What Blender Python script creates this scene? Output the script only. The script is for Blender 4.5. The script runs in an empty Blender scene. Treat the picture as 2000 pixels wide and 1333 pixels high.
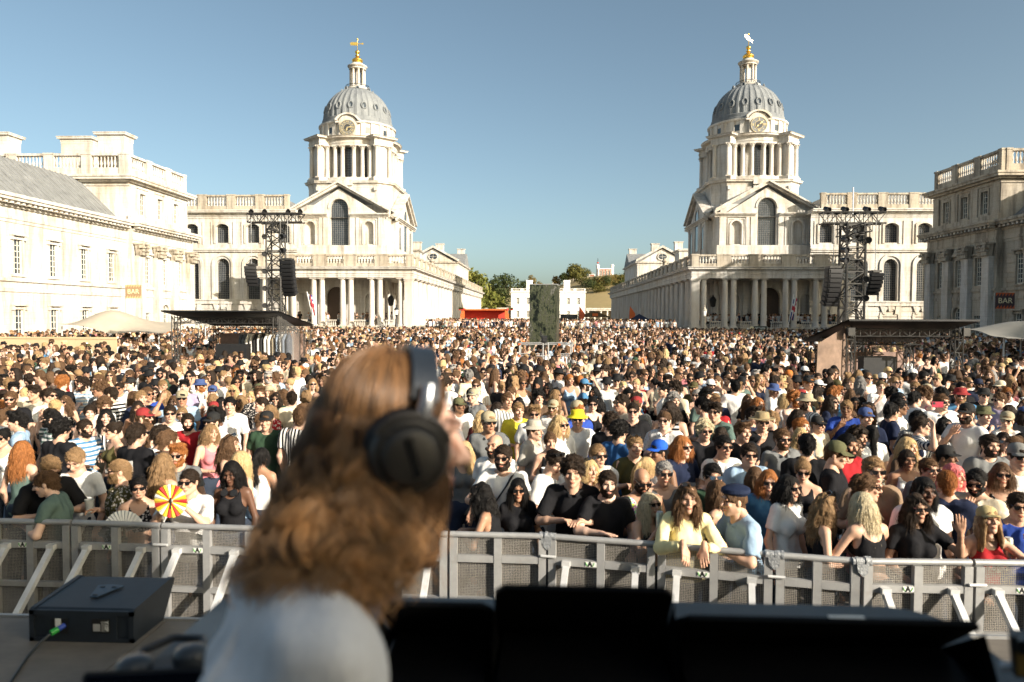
import bpy, bmesh, math, random
import numpy as np
from mathutils import Matrix, Vector

R = math.radians
PI = math.pi
rng = random.Random(7)
npr = np.random.RandomState(11)
S = bpy.context.scene
COL = S.collection

# ------------------------------------------------------------------ camera
cam_d = bpy.data.cameras.new('camera')
cam = bpy.data.objects.new('camera', cam_d)
COL.objects.link(cam)
S.camera = cam
cam_d.sensor_width = 36.0
cam_d.lens = 1408 / 2000 * 36.0
cam.location = (0, 0, 3.1)
cam.rotation_euler = (Matrix.Rotation(math.atan(58 / 1408), 3, 'Z') @ Matrix.Rotation(R(90) - math.atan(50.5 / 1408), 3, 'X') @ Matrix.Rotation(R(.22), 3, 'Z')).to_euler()
cam_d.clip_start = 0.05
cam_d.clip_end = 5000
cam_d.dof.use_dof = True
cam_d.dof.focus_distance = 17.0
cam_d.dof.aperture_fstop = 2.2
S.render.resolution_x, S.render.resolution_y = 1024, 682

# ------------------------------------------------------------------ light
SUN_EL, SUN_AZ = R(20.5), R(127)            # azimuth clockwise from +Y
to_sun = Vector((math.sin(SUN_AZ) * math.cos(SUN_EL), math.cos(SUN_AZ) * math.cos(SUN_EL), math.sin(SUN_EL)))
W = bpy.data.worlds.new('World')
S.world = W
W.use_nodes = True
wn = W.node_tree
sky = wn.nodes.new('ShaderNodeTexSky')
sky.sky_type = 'NISHITA'
sky.sun_disc = False
sky.sun_elevation = SUN_EL
sky.sun_rotation = SUN_AZ
sky.air_density = 0.6
sky.dust_density = 2.7
sky.ozone_density = 1.4
sky.altitude = 0
tint = wn.nodes.new('ShaderNodeMixRGB')
tint.blend_type = 'MULTIPLY'
tint.inputs[0].default_value = 1.0
tint.inputs[2].default_value = (1.17, 1.15, 0.90, 1)
wn.links.new(sky.outputs[0], tint.inputs[1])
wn.links.new(tint.outputs[0], wn.nodes['Background'].inputs[0])
wn.nodes['Background'].inputs[1].default_value = 0.11
sun_d = bpy.data.lights.new('sun', 'SUN')
sun_d.energy = 4.9
sun_d.angle = R(0.5)
sun_d.color = (1.0, 0.91, 0.79)
sun = bpy.data.objects.new('sun', sun_d)
COL.objects.link(sun)
sun.rotation_euler = to_sun.to_track_quat('Z', 'Y').to_euler()
S.view_settings.view_transform = 'Standard'
S.view_settings.look = 'None'
S.view_settings.exposure = 0.88
S.view_settings.gamma = 1.0
S.view_settings.use_curve_mapping = False
S.cycles.max_bounces = 6
S.cycles.diffuse_bounces = 3
S.cycles.transparent_max_bounces = 12
S.cycles.use_denoising = True
S.cycles.caustics_reflective = False
S.cycles.caustics_refractive = False
S.cycles.use_adaptive_sampling = True


# ------------------------------------------------------------------ helpers
class MB:
    """collects faces; build() links them as one mesh object"""

    def __init__(s, M=None):
        s.v, s.f, s.m = [], [], []
        s.M = M or Matrix.Identity(4)
        s.mi = 0

    def add(s, verts, faces):
        b = len(s.v)
        M = s.M
        s.v.extend([tuple(M @ Vector(p)) for p in verts])
        s.f.extend([tuple(b + i for i in f) for f in faces])
        s.m.extend([s.mi] * len(faces))
        return s

    def box(s, x0, x1, y0, y1, z0, z1):
        return s.add([(x0, y0, z0), (x1, y0, z0), (x1, y1, z0), (x0, y1, z0), (x0, y0, z1), (x1, y0, z1), (x1, y1, z1), (x0, y1, z1)],
                     [(0, 3, 2, 1), (4, 5, 6, 7), (0, 1, 5, 4), (1, 2, 6, 5), (2, 3, 7, 6), (3, 0, 4, 7)])

    def cbox(s, x, y, z, w, d, h):
        return s.box(x - w / 2, x + w / 2, y - d / 2, y + d / 2, z - h / 2, z + h / 2)

    def lathe(s, prof, n=16, cx=0, cy=0, cap=True, a0=0.0, a1=2 * PI, mod=None):
        full = abs(a1 - a0 - 2 * PI) < 1e-6
        k = n if full else n + 1
        V = []
        for r, z in prof:
            for i in range(k):
                a = a0 + (a1 - a0) * i / n
                rr = r * (mod(a, z) if mod else 1)
                V.append((cx + rr * math.cos(a), cy + rr * math.sin(a), z))
        F = []
        for j in range(len(prof) - 1):
            for i in range(n):
                i2 = (i + 1) % k
                F.append((j * k + i, j * k + i2, (j + 1) * k + i2, (j + 1) * k + i))
        if cap and full:
            F.append(tuple(range(k - 1, -1, -1)))
            F.append(tuple((len(prof) - 1) * k + i for i in range(k)))
        return s.add(V, F)

    def tube(s, pts, r, n=8, cap=True):
        pts = [Vector(p) for p in pts]
        rs = r if isinstance(r, (list, tuple)) else [r] * len(pts)
        V, up0 = [], None
        for i, p in enumerate(pts):
            t = (pts[min(i + 1, len(pts) - 1)] - pts[max(i - 1, 0)]).normalized()
            if up0 is None:
                up0 = t.orthogonal().normalized()
            u = (up0 - t * up0.dot(t))
            u = u.normalized() if u.length > 1e-6 else t.orthogonal().normalized()
            up0 = u
            w = t.cross(u)
            for k in range(n):
                a = 2 * PI * k / n
                V.append(tuple(p + (u * math.cos(a) + w * math.sin(a)) * rs[i]))
        F = []
        for j in range(len(pts) - 1):
            for k in range(n):
                k2 = (k + 1) % n
                F.append((j * n + k, j * n + k2, (j + 1) * n + k2, (j + 1) * n + k))
        if cap:
            F.append(tuple(range(n - 1, -1, -1)))
            F.append(tuple((len(pts) - 1) * n + k for k in range(n)))
        return s.add(V, F)

    def bar(s, a, b, w, d=None):
        """square-section bar between two points"""
        a, b = Vector(a), Vector(b)
        t = (b - a).normalized()
        u = Vector((0, 0, 1)).cross(t)
        u = u.normalized() if u.length > 1e-3 else Vector((1, 0, 0))
        v = t.cross(u)
        d = d or w
        V = []
        for p in (a, b):
            for su, sv in ((-1, -1), (1, -1), (1, 1), (-1, 1)):
                V.append(tuple(p + u * su * w / 2 + v * sv * d / 2))
        return s.add(V, [(0, 1, 2, 3), (7, 6, 5, 4), (0, 4, 5, 1), (1, 5, 6, 2), (2, 6, 7, 3), (3, 7, 4, 0)])

    def prism(s, poly, y0, y1):
        """polygon in (x,z), extruded along y"""
        n = len(poly)
        V = [(x, y0, z) for x, z in poly] + [(x, y1, z) for x, z in poly]
        F = [tuple(range(n)), tuple(range(2 * n - 1, n - 1, -1))] + [(i, n + i, n + (i + 1) % n, (i + 1) % n) for i in range(n)]
        return s.add(V, F)

    def flat(s, poly, z0, z1):
        n = len(poly)
        V = [(x, y, z0) for x, y in poly] + [(x, y, z1) for x, y in poly]
        F = [tuple(range(n - 1, -1, -1)), tuple(range(n, 2 * n))] + [(i, (i + 1) % n, n + (i + 1) % n, n + i) for i in range(n)]
        return s.add(V, F)

    def sweep(s, path, prof, closed=True):
        """profile [(out, z)] swept round a counter-clockwise plan path (outward = right of travel)"""
        n = len(path)
        P = [Vector(p) for p in path]
        dirs = []
        for i in range(n):
            def nrm(a, b):
                t = (b - a).normalized()
                return Vector((t.y, -t.x))
            if closed or 0 < i < n - 1:
                n1, n2 = nrm(P[i - 1], P[i]), nrm(P[i], P[(i + 1) % n])
                m = (n1 + n2)
                m = m / max(m.length_squared / 2, 0.2)
            else:
                m = nrm(P[0], P[1]) if i == 0 else nrm(P[n - 2], P[n - 1])
            dirs.append(m)
        V = [(P[i].x + dirs[i].x * o, P[i].y + dirs[i].y * o, z) for o, z in prof for i in range(n)]
        F = []
        for j in range(len(prof) - 1):
            for i in range(n if closed else n - 1):
                i2 = (i + 1) % n
                F.append((j * n + i, j * n + i2, (j + 1) * n + i2, (j + 1) * n + i))
        if closed:
            F.append(tuple(range(n - 1, -1, -1)))
            F.append(tuple((len(prof) - 1) * n + i for i in range(n)))
        else:
            k = len(prof)
            F.append(tuple(j * n for j in range(k)))
            F.append(tuple(j * n + n - 1 for j in range(k)))
        return s.add(V, F)

    def mesh(s, name, mats, smooth=None):
        me = bpy.data.meshes.new(name)
        me.from_pydata(s.v, [], s.f)
        for m in (mats if isinstance(mats, (list, tuple)) else [mats]):
            me.materials.append(m)
        if any(s.m):
            me.polygons.foreach_set('material_index', s.m)
        if smooth:
            me.shade_smooth()
            me.set_sharp_from_angle(angle=R(smooth))
        me.update()
        return me

    def build(s, name, mats, parent=None, smooth=None):
        return put(s.mesh(name, mats, smooth), name, parent)


def put(me, name, parent=None, loc=(0, 0, 0), rot=(0, 0, 0), scale=None, M=None):
    o = bpy.data.objects.new(name, me)
    COL.objects.link(o)
    if parent is not None:
        o.parent = parent
    if M is not None:
        o.matrix_local = M
    else:
        o.location = loc
        o.rotation_euler = rot
        if scale is not None:
            o.scale = scale if hasattr(scale, '__len__') else (scale,) * 3
    return o


def tag(o, label, cat, group=None):
    o['label'] = label
    o['category'] = cat
    if group:
        o['group'] = group
    return o


def thing(name, label, cat, loc=(0, 0, 0), rz=0.0, group=None):
    o = bpy.data.objects.new(name, None)
    COL.objects.link(o)
    o.empty_display_size = 0.2
    o.location = loc
    o.rotation_euler = (0, 0, rz)
    return tag(o, label, cat, group)


def setting(o, kind='structure'):
    o['kind'] = kind
    return o


# ------------------------------------------------------------------ materials
def nmat(name):
    m = bpy.data.materials.new(name)
    m.use_nodes = True
    nt = m.node_tree
    return m, nt, nt.nodes['Principled BSDF']


def N(nt, typ, **kw):
    n = nt.nodes.new(typ)
    for k, v in kw.items():
        if k == 'inp':
            for kk, vv in v.items():
                n.inputs[kk].default_value = vv
        else:
            setattr(n, k, v)
    return n


def L(nt, a, b):
    nt.links.new(a, b)


def c4(c):
    return (c[0], c[1], c[2], 1.0)


def ramp(nt, fac, stops):
    r = N(nt, 'ShaderNodeValToRGB')
    e = r.color_ramp.elements
    while len(e) < len(stops):
        e.new(0.5)
    for el, (p, c) in zip(e, stops):
        el.position = p
        el.color = c4(c) if len(c) == 3 else c
    L(nt, fac, r.inputs[0])
    return r.outputs[0]


def mixc(nt, fac, a, b, mode='MIX'):
    m = N(nt, 'ShaderNodeMix', data_type='RGBA', blend_type=mode)
    for sock, v in ((m.inputs[0], fac), (m.inputs[6], a), (m.inputs[7], b)):
        if isinstance(v, (int, float)):
            sock.default_value = v
        elif isinstance(v, (tuple, list)):
            sock.default_value = c4(v)
        else:
            L(nt, v, sock)
    return m.outputs[2]


def noise(nt, scale, detail=4, rough=.6, vec=None, stretch=None, coord='Object'):
    t = N(nt, 'ShaderNodeTexNoise', inp={'Scale': scale, 'Detail': detail, 'Roughness': rough})
    if vec is None:
        if coord == 'World':
            vec = N(nt, 'ShaderNodeNewGeometry').outputs['Position']
        else:
            vec = N(nt, 'ShaderNodeTexCoord').outputs[coord]
    if stretch:
        mp = N(nt, 'ShaderNodeMapping')
        mp.inputs['Scale'].default_value = stretch
        L(nt, vec, mp.inputs[0])
        vec = mp.outputs[0]
    L(nt, vec, t.inputs['Vector'])
    return t.outputs['Fac']


def bump(nt, b, fac, strength, dist=.02):
    n = N(nt, 'ShaderNodeBump', inp={'Strength': strength, 'Distance': dist})
    L(nt, fac, n.inputs['Height'])
    L(nt, n.outputs[0], b.inputs['Normal'])


def plain(name, col, rough=.6, metal=0.0, var=.12, scale=6.0, bmp=0.0, bscale=60.0, spec=None, coord='Object', emit=None):
    """a plain material with slight tone variation and optional fine relief"""
    m, nt, b = nmat(name)
    f = noise(nt, scale, coord=coord)
    lo = tuple(max(0, c * (1 - var)) for c in col)
    hi = tuple(min(1, c * (1 + var)) for c in col)
    L(nt, ramp(nt, f, [(.3, lo), (.7, hi)]), b.inputs['Base Color'])
    b.inputs['Roughness'].default_value = rough
    b.inputs['Metallic'].default_value = metal
    if spec is not None:
        b.inputs['Specular IOR Level'].default_value = spec
    if bmp:
        bump(nt, b, noise(nt, bscale, coord=coord), bmp)
    if emit:
        b.inputs['Emission Color'].default_value = c4(emit[:3])
        b.inputs['Emission Strength'].default_value = emit[3]
    return m


def stone_mat(name, base, dirt, warm, amount=.5, joints=.25, jsize=(1.1, .45)):
    """limestone: block joints, rain streaks and warm patches that are part of the stone"""
    m, nt, b = nmat(name)
    pos = N(nt, 'ShaderNodeNewGeometry').outputs['Position']
    big = noise(nt, .35, 4, .6, pos)
    streak = noise(nt, 1.6, 5, .65, pos, (1, 1, .12))
    fine = noise(nt, 9, 5, .7, pos)
    c = mixc(nt, ramp(nt, big, [(.45, (0, 0, 0)), (.75, (.75, .75, .75))]), base, warm)
    s = N(nt, 'ShaderNodeMath', operation='MULTIPLY')
    L(nt, ramp(nt, streak, [(.46, (0, 0, 0)), (.72, (1, 1, 1))]), s.inputs[0])
    s.inputs[1].default_value = amount
    c = mixc(nt, s.outputs[0], c, dirt)
    c = mixc(nt, .5, c, ramp(nt, fine, [(.25, (.55, .55, .55)), (.75, (1, 1, 1))]), 'MULTIPLY')
    if joints:
        sep = N(nt, 'ShaderNodeSeparateXYZ')
        L(nt, pos, sep.inputs[0])
        add = N(nt, 'ShaderNodeMath', operation='ADD')
        L(nt, sep.outputs[0], add.inputs[0])
        L(nt, sep.outputs[1], add.inputs[1])
        cmb = N(nt, 'ShaderNodeCombineXYZ')
        L(nt, add.outputs[0], cmb.inputs[0])
        L(nt, sep.outputs[2], cmb.inputs[1])
        br = N(nt, 'ShaderNodeTexBrick', inp={'Scale': 1.0, 'Mortar Size': .012, 'Brick Width': jsize[0], 'Row Height': jsize[1],
                                              'Color1': (1, 1, 1, 1), 'Color2': (.93, .93, .93, 1), 'Mortar': (.62, .6, .56, 1)})
        L(nt, cmb.outputs[0], br.inputs['Vector'])
        c = mixc(nt, joints, c, br.outputs['Color'], 'MULTIPLY')
    L(nt, c, b.inputs['Base Color'])
    b.inputs['Roughness'].default_value = .85
    b.inputs['Specular IOR Level'].default_value = .25
    bump(nt, b, fine, .25, .03)
    return m


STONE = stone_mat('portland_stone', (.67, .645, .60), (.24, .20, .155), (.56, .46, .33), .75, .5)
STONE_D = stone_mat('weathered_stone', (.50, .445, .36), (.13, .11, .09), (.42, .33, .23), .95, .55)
STONE_C = stone_mat('column_stone', (.64, .605, .55), (.28, .22, .16), (.54, .45, .34), .5, 0)
LEAD = stone_mat('roof_lead', (.215, .23, .24), (.10, .11, .125), (.31, .32, .32), .7, 0)
SLATE = plain('lead_roof_sheet', (.19, .195, .195), .75, var=.22, scale=1.2, coord='World')
GLASS_W = plain('old_window_glass', (.035, .045, .055), .12, var=.5, scale=.9, coord='World', spec=.7)
FRAME_W = plain('window_paint', (.72, .68, .58), .5)
LEADING = plain('window_leading', (.15, .15, .15), .5)
GOLD = plain('gilding', (.85, .55, .12), .28, metal=.9, var=.1)
DARKW = plain('dark_dial', (.05, .052, .055), .5)
IRON = plain('black_iron', (.012, .013, .015), .4, var=.3)
# ------------------------------------------------------------------ shared building pieces
XC = 1.1                                     # axis of the court


def wall_band(mb, u0, u1, z0, z1, ops=(), y=0.0, reveal=.35):
    """front sheet of a wall in (u,z) at local y with openings (uc, w, zb, zt, kind, rise); zt is the spring line"""
    x = u0
    for uc, w, zb, zt, kind, rise in sorted(ops):
        a, b = uc - w / 2, uc + w / 2
        if a > x:
            mb.add([(x, y, z0), (a, y, z0), (a, y, z1), (x, y, z1)], [(0, 1, 2, 3)])
        if zb > z0:
            mb.add([(a, y, z0), (b, y, z0), (b, y, zb), (a, y, zb)], [(0, 1, 2, 3)])
        n = 1 if kind == 'rect' else 12
        cur = arch_pts(uc, w, zt, kind, rise, n)
        for (p0, q0), (p1, q1) in zip(cur, cur[1:]):
            mb.add([(p0, y, q0), (p1, y, q1), (p1, y, z1), (p0, y, z1)], [(0, 1, 2, 3)])
            mb.add([(p0, y, q0), (p1, y, q1), (p1, y + reveal, q1), (p0, y + reveal, q0)], [(0, 1, 2, 3)])
        for e in (a, b):
            mb.add([(e, y, zb), (e, y + reveal, zb), (e, y + reveal, zt), (e, y, zt)], [(0, 1, 2, 3)])
        mb.add([(a, y, zb), (b, y, zb), (b, y + reveal, zb), (a, y + reveal, zb)], [(0, 1, 2, 3)])
        x = b
    if x < u1:
        mb.add([(x, y, z0), (u1, y, z0), (u1, y, z1), (x, y, z1)], [(0, 1, 2, 3)])


def arch_pts(uc, w, zt, kind, rise, n=12):
    if kind == 'rect':
        return [(uc - w / 2, zt), (uc + w / 2, zt)]
    if kind == 'round':
        return [(uc - w / 2 * math.cos(PI * i / n), zt + w / 2 * math.sin(PI * i / n)) for i in range(n + 1)]
    rad = (w * w / 4 + rise * rise) / (2 * rise)
    a = math.asin(w / 2 / rad)
    return [(uc + rad * math.sin(-a + 2 * a * i / n), zt + rise - rad + rad * math.cos(-a + 2 * a * i / n)) for i in range(n + 1)]


def arch_trim(mb, uc, w, zb, zt, kind, rise, t, y0, y1):
    """raised band round an opening"""
    inn = [(uc - w / 2, zb)] + arch_pts(uc, w, zt, kind, rise) + [(uc + w / 2, zb)]
    out = [(uc - w / 2 - t, zb)] + arch_pts(uc, w + 2 * t, zt + (t if kind == 'rect' else 0), kind, rise + (0 if kind != 'seg' else .1)) + [(uc + w / 2 + t, zb)]
    if kind == 'seg':
        out = [(uc - w / 2 - t, zb)] + [(u, z + t) for u, z in arch_pts(uc, w + 2 * t, zt, kind, rise)] + [(uc + w / 2 + t, zb)]
    n = len(inn)
    V = [(u, y0, z) for u, z in inn] + [(u, y0, z) for u, z in out] + [(u, y1, z) for u, z in inn] + [(u, y1, z) for u, z in out]
    F = []
    for i in range(n - 1):
        F += [(i, i + 1, n + i + 1, n + i), (i, i + 1, 2 * n + i + 1, 2 * n + i), (n + i, n + i + 1, 3 * n + i + 1, 3 * n + i)]
    F += [(0, n, 3 * n, 2 * n), (n - 1, 2 * n - 1, 4 * n - 1, 3 * n - 1)]
    mb.add(V, F)


def glazing(w, zb, zt, kind, rise, nx, nz, bar=.045, frame=.07, mat=None):
    """meshes for a window: frame with glazing bars, and the glass behind it (local x across, z from zb)"""
    fr = MB()
    cur = arch_pts(0, w, zt, kind, rise)
    top = zt + (w / 2 if kind == 'round' else rise if kind == 'seg' else 0)
    arch_trim(fr, 0, w - 2 * frame, zb, zt, kind, max(rise - .02, .05) if kind == 'seg' else rise, frame, 0, .06)
    fr.box(-w / 2, w / 2, 0, .06, zb, zb + frame)

    def ztop(x):
        if kind == 'rect':
            return zt
        if kind == 'round':
            return zt + math.sqrt(max(0, w * w / 4 - x * x))
        rad = (w * w / 4 + rise * rise) / (2 * rise)
        return zt + rise - rad + math.sqrt(max(0, rad * rad - x * x))
    for i in range(1, nx):
        x = -w / 2 + w * i / nx
        fr.box(x - bar / 2, x + bar / 2, .004, .05, zb, ztop(x))
    for k in range(1, nz):
        z = zb + (top - zb) * k / nz
        hw = w / 2
        if z > zt and kind == 'round':
            hw = math.sqrt(max(.01, w * w / 4 - (z - zt) ** 2))
        fr.box(-hw, hw, .008, .046, z - bar / 2, z + bar / 2)
    gl = MB()
    gl.add([(-w / 2, .065, zb), (w / 2, .065, zb)] + [(u, .065, z) for u, z in reversed(cur)], [tuple(range(2 + len(cur)))])
    return fr.mesh('window', mat or FRAME_W), gl.mesh('glass', GLASS_W)


def put_window(meshes, parent, loc, rz):
    o = put(meshes[0], 'window', parent, loc, (0, 0, rz))
    put(meshes[1], 'glass', o)
    return o


def column_mesh(h, r, style='doric', n=20, name='column', mat=None):
    mb = MB()
    mb.box(-r * 1.3, r * 1.3, -r * 1.3, r * 1.3, 0, r * .35)
    sh = [(r * 1.28, r * .35), (r * 1.32, r * .5), (r * 1.2, r * .68), (r * 1.05, r * .8)]
    top = h - r * (1.0 if style == 'doric' else 2.0)
    for i in range(9):
        t = i / 8
        sh.append((r * (1 - .15 * t ** 1.8), r * .85 + (top - r * .85) * t))
    if style == 'doric':
        sh += [(r * .95, top + .02), (r * .95, top + r * .12), (r * .87, top + r * .14), (r * .87, top + r * .4), (r * 1.12, top + r * .62)]
        mb.lathe(sh, n)
        mb.box(-r * 1.25, r * 1.25, -r * 1.25, r * 1.25, top + r * .62, h)
    else:
        sh += [(r * .95, top + .01), (r * .95, top + r * .1), (r * .85, top + r * .15), (r * .95, top + r * 1.0), (r * 1.2, top + r * 1.7)]
        mb.lathe(sh, n)
        for k in range(8):
            a = k * PI / 4
            for zz, rr, da in ((.2, .98, 0), (.85, 1.08, PI / 8)):
                c, s_ = math.cos(a + da), math.sin(a + da)
                mb.add([(c * r * rr - s_ * r * .3, s_ * r * rr + c * r * .3, top + r * zz), (c * r * rr + s_ * r * .3, s_ * r * rr - c * r * .3, top + r * zz),
                        (c * r * (rr + .12) + s_ * r * .26, s_ * r * (rr + .12) - c * r * .26, top + r * (zz + .55)), (c * r * (rr + .12) - s_ * r * .26, s_ * r * (rr + .12) + c * r * .26, top + r * (zz + .55)),
                        (c * r * (rr + .42), s_ * r * (rr + .42), top + r * (zz + .6))], [(0, 1, 2, 3), (3, 2, 4)])
        for sx in (-1, 1):
            for sy in (-1, 1):
                mb.cbox(sx * r * 1.05, sy * r * 1.05, top + r * 1.55, r * .4, r * .4, r * .35)
        mb.box(-r * 1.35, r * 1.35, -r * 1.35, r * 1.35, top + r * 1.78, h)
    return mb.mesh(name, mat or STONE_C, 45)


def baluster_mesh(h, r, n=8):
    p = [(.9, 0), (.9, .08), (.5, .12), (.6, .18), (1, .32), (.95, .4), (.5, .62), (.42, .72), (.55, .8), (.45, .84), (.85, .9), (.85, 1)]
    return MB().lathe([(a * r, b * h) for a, b in p], n).mesh('baluster', STONE_C, 50)


def balustrade(parent, runs, M, z, h=1.35, base=.35, depth=.34, baluster=None, pier=1.1, bays=None, pitch=.33, individual=True, sagging=0, mat=None):
    """runs: list of (u0,u1) stretches in the frame M; piers at both ends and balusters between"""
    mb = MB(M)
    br = MB(M)
    d = depth / 2
    hb = h - base - .22
    spots = []
    for u0, u1 in runs:
        mb.box(u0, u1, -d, d, z, z + base)
        mb.box(u0, u1, -d - .06, d + .06, z + h - .22, z + h)
        nb = max(1, round((u1 - u0) / bays)) if bays else 1
        w = (u1 - u0) / nb
        for b in range(nb + 1):
            u = u0 + b * w
            a0, a1 = max(u0, u - pier / 2), min(u1, u + pier / 2)
            mb.box(a0 - .004 if b == 0 else a0, a1, -d - .07, d + .07, z - .003, z + h - .1)
            mb.box(a0 - .05, a1 + .05, -d - .12, d + .12, z + h - .12, z + h + .05)
        for b in range(nb):
            s0, s1 = u0 + b * w + pier / 2, u0 + (b + 1) * w - pier / 2
            k = max(1, int((s1 - s0) / pitch))
            for i in range(k):
                spots.append((s0 + (i + .5) * (s1 - s0) / k, 0, z + base))
    mb.build('balustrade', mat or STONE_D, parent)
    bm = baluster or baluster_mesh(hb, pitch * .36)
    if individual:
        for p in spots:
            put(bm, 'baluster', parent, M @ Vector(p))
    else:
        vs = [tuple(v.co) for v in bm.vertices]
        fs = [tuple(p.vertices) for p in bm.polygons]
        for p in spots:
            br.add([(v[0] + p[0], v[1] + p[1], v[2] + p[2]) for v in vs], fs)
        o = br.build('baluster', STONE_C, parent, 50)
        o['kind'] = 'stuff'


CORN = [(0, 0), (.06, 0), (.06, .25), (.12, .28), (.12, .5), (.2, .55), (.28, .62), (.62, .66), (.62, .82), (.72, .9), (.76, 1.0), (0, 1.02)]


def cornice(scale_o, z0, z1):
    return [(o * scale_o, z0 + k * (z1 - z0)) for o, k in CORN]


def frame_side(s, h):
    """facade facing the court at half-width h: local x = world Y, local y = into the building"""
    return Matrix(((0, s, 0, XC + s * h), (1, 0, 0, 0), (0, 0, 1, 0), (0, 0, 0, 1)))


def frame_front(s, y):
    """facade facing the camera: local x = outward from the court axis, local y = away from the camera"""
    return Matrix(((s, 0, 0, XC), (0, 1, 0, y), (0, 0, 1, 0), (0, 0, 0, 1)))


def frame_plan(s):
    return Matrix(((s, 0, 0, XC), (0, 1, 0, 0), (0, 0, 1, 0), (0, 0, 0, 1)))


def rect(h0, h1, y0, y1):
    return [(h0, y0), (h1, y0), (h1, y1), (h0, y1)]


DORIC = column_mesh(6.15, .37)
BAL_BIG = baluster_mesh(.8, .13)
WIN_LO = glazing(1.75, 5.1, 9.65, 'round', 0, 7, 18, .035, .06, LEADING)
WIN_UP = glazing(1.75, 12.6, 14.7, 'seg', .42, 7, 9, .035, .06, LEADING)
WIN_SASH = glazing(1.1, 0, 2.7, 'rect', 0, 3, 6, .045, .08)
WIN_SASH2 = glazing(1.1, 0, 2.05, 'rect', 0, 3, 4, .045, .08)
WIN_ATT = glazing(1.05, 0, 2.15, 'rect', 0, 3, 4, .045, .08)
WIN_BIG = glazing(2.45, 0, 5.0, 'round', 0, 9, 22, .035, .07, LEADING)
WIN_DRUM = glazing(1.35, 0, 4.35, 'rect', 0, 5, 18, .025, .05, LEADING)
CORINTH = column_mesh(4.65, .3, 'corinth', 16)
LANT_COL = column_mesh(2.9, .15, 'doric', 10)
PIER = MB().box(-.5, .5, -.5, .5, .25, 5.75).box(-.6, .6, -.6, .6, 0, .25).box(-.56, .56, -.56, .56, 5.75, 5.95).box(-.62, .62, -.62, .62, 5.95, 6.15).mesh('pier', STONE_C)


def text_mesh(body, size, mat, depth=.01, bold=0.0):
    cu = bpy.data.curves.new('lettering', 'FONT')
    cu.body = body
    cu.size = size
    cu.align_x = 'CENTER'
    cu.align_y = 'CENTER'
    cu.extrude = depth
    cu.offset = bold
    o = bpy.data.objects.new('lettering', cu)
    COL.objects.link(o)
    me = bpy.data.meshes.new_from_object(o.evaluated_get(bpy.context.evaluated_depsgraph_get()))
    bpy.data.objects.remove(o)
    bpy.data.curves.remove(cu)
    me.materials.clear()
    me.materials.append(mat)
    me.name = 'lettering'
    return me


NUM = plain('dial_numerals', (.62, .50, .27), .45, metal=.3)


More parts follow.
